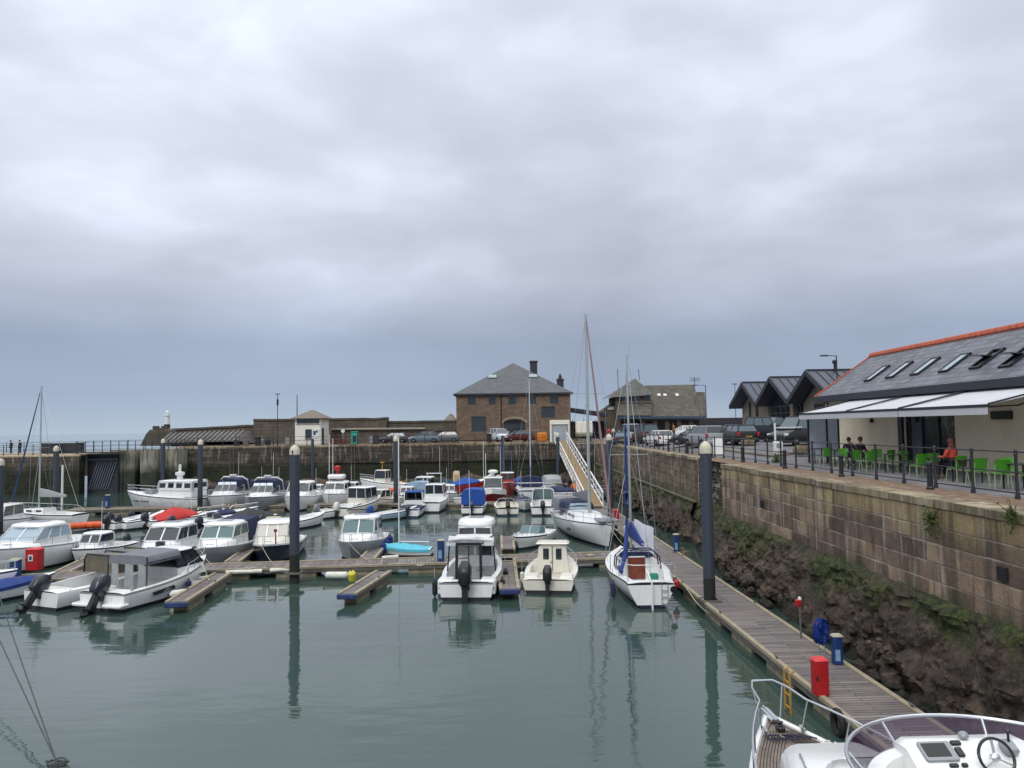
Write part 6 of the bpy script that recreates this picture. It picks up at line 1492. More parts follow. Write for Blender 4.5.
# beige cabinet on the back pontoon
p_ = PZ(456.5, 486, DZ); o = empty('beige_cabinet', p_, 0, 'rounded beige cabinet standing on the back pontoon', 'cabinet')
k = MB(); k.rbox((0, 0, .85), (.85, .7, 1.7), .25, top=.85); k.build('body', M('beige_grp', (196, 170, 138), .6), parent=o); k = MB(); k.box((.02, -.36, .8), (.5, .02, 1.1)); k.build('door', M('beige_door', (180, 156, 126), .6), parent=o)
# ---- left-middle cluster
def cruiser(px, py, L, B, deg, label, F=1.05, cov=NAVYCANVAS, arch=True, low=None, z=2.6):
    b_ = boat('b', px, py, L, B, deg, label)
    S = make_hull(b_, L, B, F, .35, top=low or WHITE, stripe=NAVY, cock=(.05, .45, .4), coam=.22, fine=2.6, boot=ANTIF)
    k = MB(); k.loft([[(-B * .4, -.4, F), (B * .4, -.4, F), (B * .36, -.4, F + .55), (-B * .36, -.4, F + .55)], [(-B * .36, L * .12, F + .1), (B * .36, L * .12, F + .1), (B * .32, L * .12, F + .5), (-B * .32, L * .12, F + .5)], [(-B * .15, L * .38, F + .28), (B * .15, L * .38, F + .28), (B * .1, L * .36, F + .34), (-B * .1, L * .36, F + .34)]], True, True, True); k.build('coachroof', WHITE, parent=b_, smooth=60)
    screen(b_, L * .12, B * .42, F + .45, F + 1.0, .7, 1.6, GLASS, ALU, .05, nf=3)
    tent(b_, -L * .36, L * .02, B * .43, B * .36, F + .45, z, cov, 'canopy', back=.4)
    k = MB(); g = MB(); glazed(k, g, (-B * .3, L * .03 + .02, F + 1.02), (B * .3, L * .03 + .02, F + 1.02), (B * .27, L * .01, z - .1), (-B * .27, L * .01, z - .1), 3, .04, .04); o = k.build('canopy_window', cov, parent=b_, smooth=0); g.build('pane', GLASSL, parent=o)
    if arch: k = MB(); k.tube([(-B * .46, -L * .22, F), (-B * .43, -L * .16, z - .2), (-B * .3, -L * .14, z + .12), (B * .3, -L * .14, z + .12), (B * .43, -L * .16, z - .2), (B * .46, -L * .22, F)], .07, 7); k.box((0, -L * .14, z + .28), (.6, .3, .14)); k.tube([(-.5, -L * .14, z + .1), (-.5, -L * .15, z + 2.4)], .015, 4); k.build('radar_arch', WWHITE, parent=b_)
    bow_rail(b_, L, B, S, .4, .5); deckbits(b_, L, B, S, .8); return b_
b40 = cruiser(209, 512, 8.4, 3.0, 178, 'white sports cruiser with a navy canopy and radar arch right of the workboat')
b41 = cruiser(249, 514, 8.4, 3.0, 181, 'second white sports cruiser with a grey lower hull and dark canopy', low=GREYW)
b42 = hardtop(290, 513, 7.2, 2.8, 180, 'white hardtop cabin boat immediately left behind the numbered pile', z2=2.5, F=1.0)
b43 = hardtop(328, 510, 7.5, 2.6, 180, 'white flybridge boat with a red beacon on its roof', z2=2.3, F=1.0)
k = MB(); k.rbox((0, .2, 2.7), (1.5, 1.3, .4), .2); k.build('flybridge', WHITE, parent=b43); k = MB(); k.lathe((0, -.1, 2.9), [(.1, 0), (.1, .3), (.28, .35), (.3, .7), (.05, .8)], 8); k.build('red_beacon', REDP, parent=b43)
k = MB(); k.tube([(.55, -.6, 2.4), (.55, -.6, 6.2)], .03, 5); k.tube([(.95, -.9, 2.0), (.95, -.9, 6.6)], .03, 5); k.build('aerial', WWHITE, parent=b43)
b44 = boat('s', 338, 518, 6.4, 2.3, -22, 'pale boxy cabin boat with a light outboard in front of the flybridge boat')
S = make_hull(b44, 6.4, 2.3, .8, .45, cock=(.05, .5, .25), top=CREAM); cabin(b44, -.5, 1.5, .9, .85, 1.3, 2.15, rf=.2, nf=2, ns=2, back='glass', body=CREAM, frame=CREAM, over=.2); outboard(b44, 0, -3.2, .55, .95, cowl=FEND); bow_rail(b44, 6.4, 2.3, S, .1, .45)
b44b = boat('s', 318, 519, 4.8, 1.9, -38, 'white open boat with a raised white bow beside the pale cabin boat', 'boat', 'open_boat')
S = make_hull(b44b, 4.8, 1.9, .6, .45, cock=(.05, .7, .2)); outboard(b44b, 0, -2.4, .5, .85, cowl=OUTG)
# workboat
b45 = boat('c', 168, 510, 8.6, 3.1, 76, 'white workboat with a rounded wheelhouse and lettered bow, side-on', 'workboat', 'workboat')
S = make_hull(b45, 8.6, 3.1, 1.15, .55, stripe=NAVY, cock=(.04, .2, .5), top=M('gelcoat_work', (190, 192, 194), .5, streak=.4), deck=WHITE, fine=3)
cabin(b45, -3.2, .3, 1.1, 1.25, 1.95, 2.6, rf=.15, nf=3, ns=4, over=.15, rth=.14, bar=.22, hatch=False)
k = MB(); k.lathe((0, -1.2, 2.75), [(.25, 0), (.25, .35), (.4, .4), (.4, .65), (.12, .7), (.12, 1.3), (.02, 1.35)], 12); k.build('radar_mast', WWHITE, parent=b45)
for s in (-1, 1):
    k = MB(); x0 = 1.2
    for i in range(9):
        if i == 4: continue
        y = 2.9 - i * .24; t = (y + 4.3) / 8.6; h = half(t, 3.1, .86, 3) * .985 + .02
        for dz in (0, .09): k.box((s * h, y, .86 + dz), (.03, .13, .035))
        k.box((s * h, y + (.05 if i % 2 else -.05), .9), (.03, .03, .14))
    k.build('bow_lettering', NAVY, parent=b45)
bow_rail(b45, 8.6, 3.1, S, .55, .55, 3, mid=True); k = MB(); k.box((-.2, 1.6, 1.7), (.9, .7, .35)); k.build('deck_gear', GREYW, parent=b45)
# yacht at left
NAVYBLUE = M('sail_strip_blue', (34, 62, 108), .8)
b46 = boat('c', 44, 526, 6.8, 2.3, 76, 'small white yacht with a blue furled headsail at far left', 'yacht', 'sailing_yacht')
S = make_hull(b46, 6.6, 2.3, .95, .25, stripe=NAVY, tr=.75, cock=(.05, .38, .5), round_=True, boot=GREYW)
k = MB(); k.loft([[(-.7, -.5, 1.0), (.7, -.5, 1.0), (.55, -.5, 1.4), (-.55, -.5, 1.4)], [(-.45, 1.9, 1.1), (.45, 1.9, 1.1), (.3, 1.8, 1.3), (-.3, 1.8, 1.3)]], True, True, True); cb = k.build('coachroof', WHITE, parent=b46)
for s in (-1, 1):
    for y in (-.1, .8): k = MB(); k.rbox((s * .62, y, 1.2), (.06, .5, .14), .03); k.build('window', GLASS, parent=cb)
mast(b46, .5, 1.3, 10.6, .065, (.5,), .8, 6.6, 2.3, 2.5, 1.0, SILVERC, NAVYBLUE, .05, S=1.1)
bow_rail(b46, 6.6, 2.3, S, .06, .55, n=8, tr=.75)
# inflatables and open boats on the left middle pontoon
rib(88, 529, 3.2, 1.5, 148, 'orange inflatable dinghy, left one of a pair on the far left pontoon', ORANGE)
rib(108, 528, 3.4, 1.55, 146, 'orange inflatable dinghy with gear aboard, right one of the pair at far left', ORANGE)
def openb(px, py, L, B, deg, label, col=WHITE, **kw):
    b_ = boat('c', px, py, L, B, deg, label, 'boat', 'open_boat'); S = make_hull(b_, L, B, .6, .3, top=col, cock=(.05, .7, .18), **kw); outboard(b_, 0, -L / 2, .5, .9)
    k = MB(); k.box((0, -.2, .45), (B * .7, .5, .5)); k.build('console', WHITE, parent=b_, bevel=.04)
    return b_, S
openb(130, 528, 3.6, 1.5, -24, 'small white open boat right beside the orange inflatables')
q, S = openb(148, 527, 4.2, 1.7, -34, 'white open boat between the orange inflatables and the red cover'); tonneau(q, 4.4, 1.8, S, .55, .95, .3, WHITE)
q, S = openb(175, 526, 3.9, 1.9, -50, 'white boat under a peaked red cover in front of the workboat', boot=ANTIF); tonneau(q, 3.9, 1.9, S, .12, .9, .7, REDCANVAS, peak=.45)
q, S = openb(209, 529, 4.8, 2.0, -52, 'open white boat with a big dark outboard below the first sports cruiser'); screen(q, .8, .75, .75, 1.15, .3, .7)
q, S = openb(240, 530, 5.2, 2.1, -56, 'boat with a charcoal cover and navy hull below the second sports cruiser', NAVY); tonneau(q, 5.2, 2.1, S, .25, .95, .75, DARKCANVAS, peak=.5)
rib(262, 527, 3.0, 1.5, -40, 'pale blue inflatable dinghy, left one of two near the numbered pile', LBLUE)
rib(282, 527, 3.4, 1.6, -35, 'deeper blue inflatable dinghy, right one of two near the numbered pile', BLUER)
q, S = openb(303, 527, 4.6, 1.9, -30, 'small boat with a dark outboard half hidden by the numbered pile')
b57 = boat('b', -24, 538, 6.0, 2.3, 185, 'cream-topped boat half out of the picture at the left edge', 'boat', 'motor_boat'); S = make_hull(b57, 6.0, 2.3, .8, .4, cock=(.05, .4, .2)); cabin(b57, -1.2, 1.4, .9, .8, 1.2, 1.9, rf=.5, roofm=CREAM)
b58 = boat('b', 575, 510, 8.0, 2.7, 188, 'dark-canopied motor boat beyond the white yacht at the gangway foot'); S = make_hull(b58, 8.0, 2.7, 1.0, .4, cock=(.05, .4, .3)); tent(b58, -1.8, .8, 1.0, .9, 1.1, 1.6, NAVYCANVAS, front=.4)
b59 = boat('b', 556, 497, 7.0, 2.5, 181, 'pale grey boat with a light canopy left of the gangway foot'); S = make_hull(b59, 7.0, 2.5, .95, .4, cock=(.05, .4, .3)); tent(b59, -2.0, .8, 1.0, .9, 1.1, 1.9, SILVERC, front=.4)

def extra(px, py, L, B, deg, label, col=WHITE, cov=None, cab=False, st=NAVY, boot=ANTIFB):
    b_ = boat('c', px, py, L, B, deg, label, 'boat', 'open_boat' if not cab else 'motor_boat'); S = make_hull(b_, L, B, .62, .35, top=col, stripe=st, boot=boot, cock=(.05, .5, .2))
    if cab: trunk(b_, .5, 1.0, B * .3, L, B, S); cabin(b_, -.3, 1.1, B * .33, .7, 1.05, 1.5, rf=.6, nf=2, ns=1, rth=.1, back='none')
    if cov: tonneau(b_, L, B, S, .05, .6, .35, cov)
    outboard(b_, 0, -L / 2, .5, .8); bow_rail(b_, L, B, S, .55, .35)
    k = MB(); k.tube([(.2, -.4, .7), (.2, -.45, 3.2)], .012, 4); k.build('aerial', WWHITE, parent=b_); return b_
extra(352, 497, 5.5, 2.1, 175, 'small white cabin boat behind the pale boxy cabin boat', cab=True)
extra(280, 498, 5.0, 2.0, 186, 'small white boat with a charcoal cover behind the second sports cruiser', cov=DARKCANVAS)
extra(449, 501, 4.6, 1.8, 185, 'little white boat moored beside the beige cabinet', cab=True)
extra(598, 497, 5.0, 2.0, 185, 'small white boat squeezed between the gangway foot and the far pile', cov=NAVYCANVAS)
extra(228, 521, 4.6, 1.8, -60, 'white boat with a navy cover in the row below the sports cruisers', cov=NAVYCANVAS)
extra(317, 500, 5.0, 2.0, 180, 'small cabin boat half hidden left of the red-beaconed flybridge boat', cab=True)
extra(196, 524, 4.4, 1.7, -50, 'white open boat with a dark outboard beside the red peaked cover')

def moor(bt, x, y, z, px, py, label):
    c, s_ = math.cos(bt.rotation_euler.z), math.sin(bt.rotation_euler.z); a = bt.location + Vector((x * c - y * s_, x * s_ + y * c, z)); b_ = PZ(px, py, DZ + .08)
    k = MB(); k.tube([a.lerp(b_, t) - Vector((0, 0, .12 * math.sin(math.pi * t))) for t in fr(0, 1, 8)], .014, 4)
    tag(k.build('mooring_line', ROPEM), label, 'rope', 'mooring lines to the pontoons')
moor(b1, 1.2, -2.6, .85, 503, 583, 'mooring line from the pilothouse boat stern to the narrow finger pontoon')
moor(b2, -1.05, -2.2, .7, 514, 580, 'mooring line from the cream cuddy boat stern to the narrow finger pontoon')
moor(b4, 1.2, 1.5, .95, 210, 580, 'mooring line from the grey-canopied cruiser to the left finger pontoon')
moor(b9, .1, 3.3, 1.1, 214, 566, 'mooring line from the bow of the hardtop boat with the navy canopy')
moor(b10, .1, 3.0, 1.1, 275, 565, 'mooring line from the bow of the navy-hulled cabin boat')
moor(b11, .1, 3.1, 1.1, 372, 562, 'mooring line from the bow of the grey-hulled hardtop boat')
moor(y1_, .1, 5.2, 1.4, 624, 545, 'mooring line from the bow of the large white yacht to the walkway')
moor(b5, 1.1, -2.6, .8, 60, 590, 'mooring line from the stern of the open sports boat at left')
for i, (px, py) in enumerate(((480, 571), (420, 566), (560, 557), (250, 569), (590, 556))):
    p_ = PZ(px, py, DZ + .01); k = MB()
    for j in range(3): k.tube([p_ + Vector(((.14 + .03 * j) * math.cos(a + j), (.14 + .03 * j) * math.sin(a + j), .015 + .02 * j)) for a in fr(0, 6, 14)], .014, 4)
    tag(k.build('rope_coil', ROPEM), 'rope coil on the front cross pontoon, %s from the left' % ['third', 'second', 'fourth', 'first', 'fifth'][i], 'rope', 'rope coils on the front cross pontoon')
k = MB(); k.rbox((0, -3.27, .5), (2.3, .03, .05), .01); k.rbox((0, -3.3, .42), (.75, .05, .35), .03); k.build('transom_panel', OUTG, parent=b1)
k = MB(); k.rbox((0, -2.56, .28), (.6, .05, .3), .03); k.build('engine_bracket', OUTG, parent=b2)

extra(262, 497, 5.2, 2.0, 178, 'white cabin boat with a thin aerial behind the pair of sports cruisers', cab=True)
extra(408, 503, 4.8, 1.8, 176, 'small white cabin boat just right of the middle capped pile', cab=True)
extra(462, 507, 4.4, 1.7, 184, 'little white open boat left of the blue-canopied boat', st=BLUEH)
extra(524, 509, 4.6, 1.8, 182, 'small white boat with a navy cover between the cream open boat and the grey-screened boat', cov=NAVYCANVAS)
extra(578, 520, 5.0, 1.9, 180, 'pale boat with a charcoal cover tucked left of the large white yacht', cov=DARKCANVAS)
extra(100, 560, 5.0, 1.9, 176, 'small white cabin boat between the big cruiser and the grey-canopied cruiser', cab=True)
# ------------------------------------------------------------------ vehicles
TYRE = BLACKR
def lin_rgb(m): return [n for n in m.node_tree.nodes if n.type == 'VALTORGB'][0].color_ramp.elements[1].color[:3]
def car(loc, deg, L, W, Ht, col, label, kind='hatch', cat='car', tail=REDP, plate=YELP, name='parked_car', grp='cars parked on the quay', wagon=False):
    r = empty(name, loc, R(deg), label, cat, grp); h = W / 2
    van = kind == 'van'; zs = Ht * (.66 if not van else .57); gc = .2
    k = MB(); rings = []
    prof = [(-.5, .82, gc + .12, zs * .82), (-.49, .94, gc, zs * .96), (-.4, .99, gc, zs), (-.1, 1, gc, zs), (.2, 1, gc, zs * .98), (.3, .98, gc, zs * (.93 if not van else .95)), (.44, .93, gc, zs * (.8 if not van else .78)), (.49, .86, gc + .05, zs * .66), (.5, .78, gc + .15, zs * .55)]
    for y, ww, a, b_ in prof:
        w_ = h * ww; rings.append([(-w_ * .9, y * L, a), (w_ * .9, y * L, a), (w_, y * L, a + .1), (w_, y * L, a + (b_ - a) * .6), (w_ * .93, y * L, b_ - .03), (w_ * .85, y * L, b_), (-w_ * .85, y * L, b_), (-w_ * .93, y * L, b_ - .03), (-w_, y * L, a + (b_ - a) * .6), (-w_, y * L, a + .1)])
    k.loft(rings, True, True, True); k.build('body', col, parent=r, smooth=50)
    y0, y1 = (-.47, .3) if (van or kind == 'suv') else (-.44, .27); rk0, rk1 = (.02, .13) if van else ((.05, .17) if kind == 'suv' else (.1, .2))
    w0, w1 = h * .9, h * .7
    A = [(-w0, y0 * L, zs - .02), (w0, y0 * L, zs - .02), (w0, y1 * L, zs - .02), (-w0, y1 * L, zs - .02)]; T = [(-w1, (y0 + rk0) * L, Ht - .05), (w1, (y0 + rk0) * L, Ht - .05), (w1, (y1 - rk1) * L, Ht - .05), (-w1, (y1 - rk1) * L, Ht - .05)]
    f = MB(); g = MB(); bw = .09
    glazed(f, g, A[2], A[1], T[1], T[2], 3 if not van else 2, bw, .05); glazed(f, g, A[0], A[3], T[3], T[0], 3 if not van else 2, bw, .05); glazed(f, g, A[3], A[2], T[2], T[3], 1, bw, .05); glazed(f, g, A[1], A[0], T[0], T[1], 1, bw, .05)
    o = f.build('window_frame', col, parent=r, smooth=0); g.build('window', GLASSC if sum(lin_rgb(col)) < .3 else GLASS, parent=o, smooth=0)
    k = MB(); k.rbox((0, (T[0][1] + T[2][1]) / 2, Ht - .03), (2 * w1 + .04, T[2][1] - T[0][1] + .06, .07), .12, top=.92); k.build('roof', col, parent=r)
    for s in (-1, 1):
        for y in (-.31, .31):
            k = MB(); Mt = Matrix.Translation((s * (h - .1), y * L, .32)) @ Matrix.Rotation(R(90), 4, 'Y'); k.lathe(None, [(.2, -.11), (.31, -.11), (.33, -.06), (.33, .06), (.31, .11), (.2, .11)], 16, 0, Mt); w_ = k.build('wheel', TYRE, parent=r)
            k = MB(); k.lathe(None, [(.05, -.115), (.2, -.1), (.2, .1), (.05, .115)], 12, 0, Mt); k.build('rim', OUTG, parent=w_)
        k = MB(); k.rbox((s * h * .82, L * .465, zs * .66), (.3, .22, .16), .05); k.build('headlight', SILVERC if False else WWHITE, parent=r)
        k = MB(); k.rbox((s * h * .86, -L * .49, zs * .8), (.2, .12, .3 if kind != 'hatch' else .2), .04); k.build('tail_light', tail, parent=r)
        k = MB(); k.rbox((s * (h + .08), y1 * L - .25, zs + .08), (.16, .1, .14), .04); k.build('mirror', col, parent=r)
    k = MB(); k.box((0, -L * .502, zs * .62), (.52, .03, .12)); k.build('number_plate', plate, parent=r)
    k = MB(); k.box((0, L * .503, zs * .36), (.52, .03, .12)); k.box((0, L * .49, zs * .52), (W * .5, .06, .12)); k.build('grille', BLACK, parent=r)
    k = MB(); k.rbox((0, -L * .49, gc + .2), (W * .92, .16, .22), .06); k.build('bumper', BLACK if van else col, parent=r)
    k = MB(); k.rbox((0, L * .485, gc + .2), (W * .86, .16, .22), .06); k.build('bumper', BLACK if van else col, parent=r)
    return r
def paint(n, c): return M('paint_' + n, c, .32, var=.04, coat=.25 if sum(c) < 200 else .6)
GLASSC = glassm('car_glass', (84, 98, 108), .05)
def Q(px, py, z): p_ = PZ(px, py, z); return Vector((p_.x, p_.y, zq(p_.x, p_.y)))
def atY(px, Y, z=None):
    p_ = PY(px, 440, Y); return Vector((p_.x, Y, zq(p_.x, Y) if z is None else z))
car(atY(659, 72), 12, 3.9, 1.7, 1.45, paint('white', (214, 216, 216)), 'small white hatchback seen from behind on the quay', 'hatch')
car(atY(705, 60), 10, 4.2, 1.85, 1.62, paint('silver', (150, 154, 160)), 'dark silver estate car with its rear window towards the harbour', 'suv')
car(atY(694, 64), 62, 4.0, 1.7, 1.35, paint('slate', (44, 48, 54)), 'low dark car parked nose left in front of the silver estate car', 'hatch')
car(atY(735, 58), 10, 4.4, 1.8, 1.5, paint('green_black', (20, 26, 28)), 'dark green estate car with bright red tail lights and yellow plate', 'suv')
car(atY(771, 63), 205, 4.7, 1.95, 2.1, paint('navy_grey', (22, 23, 32)), 'dark people carrier facing the harbour before the gabled building', 'suv', 'people carrier')
car(atY(803, 55.5), 114, 5.2, 2.0, 2.1, paint('black', (18, 19, 23)), 'black van with a pale windscreen partly behind the cafe awning', 'van', 'van', name='parked_van')
car(atY(645, 82), 6, 4.8, 1.95, 2.0, paint('dark_maroon', (48, 34, 36)), 'dark van with tall red tail lights behind the white hatchback', 'van', 'van', name='parked_van')
car(atY(630, 88), 0, 4.8, 1.95, 2.1, paint('ice', (176, 188, 196)), 'pale van left of the dark van on the far quay', 'van', 'van', name='parked_van')
car(atY(684, 90), 80, 4.2, 1.75, 1.45, paint('white', (214, 216, 216)), 'distant white car side-on before the old stone building', 'hatch')
car(atY(621, 80), -5, 4.2, 1.75, 1.4, paint('midnight', (30, 40, 58)), 'dark blue car almost hidden by the sailing boat mast', 'hatch')
car(atY(499, 103, 5.15), 205, 4.2, 1.85, 1.75, paint('silver_white', (186, 194, 200)), 'silver white van-like car beside the warehouse arch', 'suv')
car(atY(518, 101, 5.15), 110, 4.2, 1.75, 1.45, paint('maroon', (84, 28, 34)), 'dark red car parked under the warehouse arch', 'hatch')
car(atY(394, 101.3, 5.15), 85, 4.0, 1.7, 1.4, paint('slate', (44, 48, 54)), 'dark grey car left of the row by the breakwater', 'hatch')
car(atY(424, 101.3, 5.15), 92, 4.3, 1.75, 1.45, paint('blue_grey', (92, 110, 126)), 'blue grey car in the middle of the row by the breakwater', 'hatch')
car(atY(445, 101.5, 5.15), 88, 4.2, 1.75, 1.45, paint('steel', (84, 94, 100)), 'light grey car at the right of the row nearest the warehouse', 'hatch')

# ------------------------------------------------------------------ people
SKIN = M('skin', (176, 128, 104), .6, var=.06)
def skinned(name, joints, edges, mat, parent, sub=1):
    me = bpy.data.meshes.new(name); me.from_pydata([j[0] for j in joints], edges, []); o = bpy.data.objects.new(name, me); COL.objects.link(o); o.parent = parent
    o.modifiers.new('skin', 'SKIN'); me.skin_vertices  # layer made by the modifier API below
    for i, j in enumerate(joints):
        me.skin_vertices[0].data[i].radius = (j[1], j[1] * (j[2] if len(j) > 2 else 1))
    me.skin_vertices[0].data[0].use_root = True
    s = o.modifiers.new('sub', 'SUBSURF'); s.levels = s.render_levels = sub; o.modifiers['skin'].use_smooth_shade = True
    me.materials.append(mat); return o
def person(loc, deg, label, topc, legc, hairc=(50, 36, 28), pose='stand', hood=False, sc=1.0, long_hair=False):
    r = empty('person', loc, R(deg), label, 'person'); r.scale = (sc,) * 3
    sit = pose == 'sit'; hz = .52 if sit else .93; ly = .12
    P_ = Vector((0, 0, hz))
    def leg(s):
        if sit: return [Vector((s * .1, .02, hz - .01)), Vector((s * .13, .42, hz + .0)), Vector((s * .13, .45, .09)), Vector((s * .13, .6, .04))]
        return [Vector((s * .1, 0, hz - .08)), Vector((s * .11, .04 * s, .5)), Vector((s * .12, -.04 * s, .09)), Vector((s * .13, .12, .04))]
    ch = Vector((0, .03 if sit else 0, hz + .3)); sh = Vector((0, .03 if sit else .0, hz + .48)); nk = Vector((0, .05, hz + .56)); hd = Vector((0, .08, hz + .66)); tp = Vector((0, .07, hz + .78))
    def arm(s):
        if sit: return [Vector((s * .19, .03, hz + .45)), Vector((s * .25, .1, hz + .2)), Vector((s * .16, .36, hz + .2)), Vector((s * .12, .43, hz + .22))]
        return [Vector((s * .19, 0, hz + .45)), Vector((s * .25, -.02, hz + .17)), Vector((s * .24, .1, hz - .06)), Vector((s * .23, .14, hz - .14))]
    J = [(P_, .13, .8), (ch, .14, .75), (sh, .1, .8), (nk, .05), (hd, .075), (tp, .07)]; E = [(0, 1), (1, 2), (2, 3), (3, 4), (4, 5)]
    for s in (-1, 1):
        b_ = len(J); L_ = leg(s); J += [(L_[0], .09), (L_[1], .065), (L_[2], .045), (L_[3], .04)]; E += [(0, b_), (b_, b_ + 1), (b_ + 1, b_ + 2), (b_ + 2, b_ + 3)]
        b_ = len(J); A_ = arm(s); J += [(A_[0], .055), (A_[1], .042), (A_[2], .032), (A_[3], .03)]; E += [(2, b_), (b_, b_ + 1), (b_ + 1, b_ + 2), (b_ + 2, b_ + 3)]
    skinned('body', J, E, SKIN, r)
    J = [(P_ + Vector((0, 0, -.04)), .16, .8), (ch, .165, .78), (sh - Vector((0, 0, .02)), .12, .8)]; E = [(0, 1), (1, 2)]
    for s in (-1, 1):
        b_ = len(J); A_ = arm(s); J += [(A_[0], .075), (A_[1], .06), (A_[2], .045)]; E += [(2, b_), (b_, b_ + 1), (b_ + 1, b_ + 2)]
    skinned('jacket', J, E, M('cloth_%d_%d_%d' % topc, topc, .9, var=.12), r)
    J = [(P_ - Vector((0, 0, .02)), .145, .8)]; E = []
    for s in (-1, 1):
        b_ = len(J); L_ = leg(s); J += [(L_[0], .1), (L_[1], .08), (L_[2], .058)]; E += [(0, b_), (b_, b_ + 1), (b_ + 1, b_ + 2)]
    skinned('trousers', J, E, M('cloth_%d_%d_%d' % legc, legc, .9), r)
    k = MB(); k.sphere(hd + Vector((0, -.02, .06)), .115, sc=(.85, 1, 1)); 
    if long_hair: k.sphere(hd + Vector((0, -.06, -.12)), .13, sc=(1, .7, 1.4))
    k.build('hair', M('hair_%d' % hairc[0], hairc, .8), parent=r)
    k = MB(); k.sphere(hd + Vector((0, .085, .0)), .018); [k.sphere(hd + Vector((s * .03, .075, .03)), .01) for s in (-1, 1)]; k.build('face', M('face_dark', (120, 80, 66), .7), parent=r)
    return r
def seat_at(px, X_): p_ = PX(px, 450, X_); return Vector((X_, p_.y, QZ))
person(seat_at(849, 15.9), 160, 'dark-haired person in a black coat seated at the left cafe tables', (26, 26, 32), (30, 32, 40), pose='sit')
person(seat_at(859.5, 15.8), 200, 'person in a dark jacket seated just right of the dark-haired person', (38, 34, 40), (30, 30, 36), (70, 44, 30), pose='sit', sc=1.03)
person(seat_at(952.5, 15.6), 20, 'person in an orange red top with brown hair seated at the cafe, back turned', (178, 66, 52), (44, 46, 60), (92, 50, 38), pose='sit', sc=1.05, long_hair=True)
p_ = PZ(574.5, 500, DZ); person((p_.x, p_.y, DZ), 170, 'person in orange overalls standing at the foot of the gangway', (222, 122, 30), (222, 122, 30), (60, 40, 30))
p_ = PZ(566.5, 500, DZ); person((p_.x, p_.y, DZ), 150, 'person in dark clothes standing left of the person in orange overalls', (28, 30, 38), (28, 30, 36), (40, 30, 26))
for i, (px, Y, tc, lc, lb) in enumerate(((609, 100, (186, 44, 48), (40, 40, 50), 'distant person in a red top in front of the old stone building'), (613.5, 101, (196, 196, 200), (60, 66, 84), 'distant person in a white top beside the person in red'), (600, 103, (60, 64, 84), (30, 32, 40), 'distant person in dark blue by the dark shelter'), (674, 84, (140, 96, 70), (40, 42, 50), 'distant person in a brown jacket beside the white car'), (590, 100, (150, 150, 160), (36, 38, 46), 'distant person in grey right of the storage tank'))):
    person(atY(px, Y), random.uniform(0, 360), lb, tc, lc, sc=1.0)
# small figures on the left pier
for i, (px, Y) in enumerate(((11, 96), (20, 97))):
    p_ = PY(px, 450, Y); person((p_.x, Y, LZ), 90, ['distant walker in dark clothes on the far left pier, nearer the picture edge', 'distant walker in dark clothes on the far left pier, right of the other'][i], (40, 46, 60), (34, 36, 44))

# ------------------------------------------------------------------ cafe furniture
GREEN = M('lime_plastic', (58, 124, 30), .4, var=.08)
CHL = M('chair_leg', (150, 176, 130), .4, .2)
def make_chair():
    r = empty('cafe_chair', (0, 0, 0)); tag(r, 'green', 'chair', 'green chairs on the cafe terrace')
    k = MB(); k.rbox((0, 0, .45), (.44, .42, .035), .06); k.build('seat', GREEN, parent=r)
    k = MB(); rings = []
    for z, y in ((.5, -.2), (.62, -.215), (.75, -.235), (.86, -.26)):
        w_ = .215 - .02 * abs(z - .65); rings.append([(-w_, y + .03, z), (-w_ * .5, y, z), (w_ * .5, y, z), (w_, y + .03, z), (w_, y + .045, z), (w_ * .5, y + .018, z), (-w_ * .5, y + .018, z), (-w_, y + .045, z)])
    k.loft(rings, True, True, True); k.build('backrest', GREEN, parent=r, smooth=60)
    for sx_ in (-1, 1):
        for sy in (-1, 1):
            k = MB(); k.tube([(sx_ * .2, sy * .19, .45), (sx_ * .235, sy * .24, 0)], .014, 6)
            if sy < 0: k.tube([(sx_ * .2, -.19, .45), (sx_ * .2, -.22, .7)], .014, 6)
            k.build('leg', CHL, parent=r)
    return r
ch0 = make_chair()
cl_ = [(811, 16.2, 40), (826, 15.0, 0), (845, 15.1, 175), (853.5, 14.7, 5), (867, 14.6, 10), (878, 15.9, 170), (887, 15.9, 20), (906, 15.9, 185), (918, 14.9, 5), (931, 15.5, -8), (956, 15.0, 12), (976, 14.7, 0), (999, 14.6, -15), (1011, 15.6, 170), (1030, 14.9, 10)]
for i, (px, X_, a) in enumerate(cl_):
    c = ch0 if i == 0 else copy_tree(ch0)
    c.location = seat_at(px, X_); c.rotation_euler = (0, 0, R(a))
    c['label'] = '%s green plastic chair of the cafe terrace, counted from the left' % ORD[i] if i else 'leftmost green plastic chair of the cafe terrace, half behind the windbreak'
TT = M('table_black', (30, 30, 34), .5)
for i, (px, X_) in enumerate(((818, 15.6), (838, 15.6), (858, 15.1), (896, 15.4), (941, 15.3), (966, 15.2), (1019, 15.0))):
    t_ = empty('cafe_table', seat_at(px, X_), 0, '%s small black table of the cafe terrace, counted from the left' % ORD[i], 'table', 'black tables on the cafe terrace')
    k = MB(); k.rbox((0, 0, .73), (.7, .7, .035), .05); k.build('table_top', TT, parent=t_)
    for sx_ in (-1, 1):
        for sy in (-1, 1): k = MB(); k.bar((sx_ * .3, sy * .3, 0), (sx_ * .3, sy * .3, .72), .04); k.build('leg', TT, parent=t_)

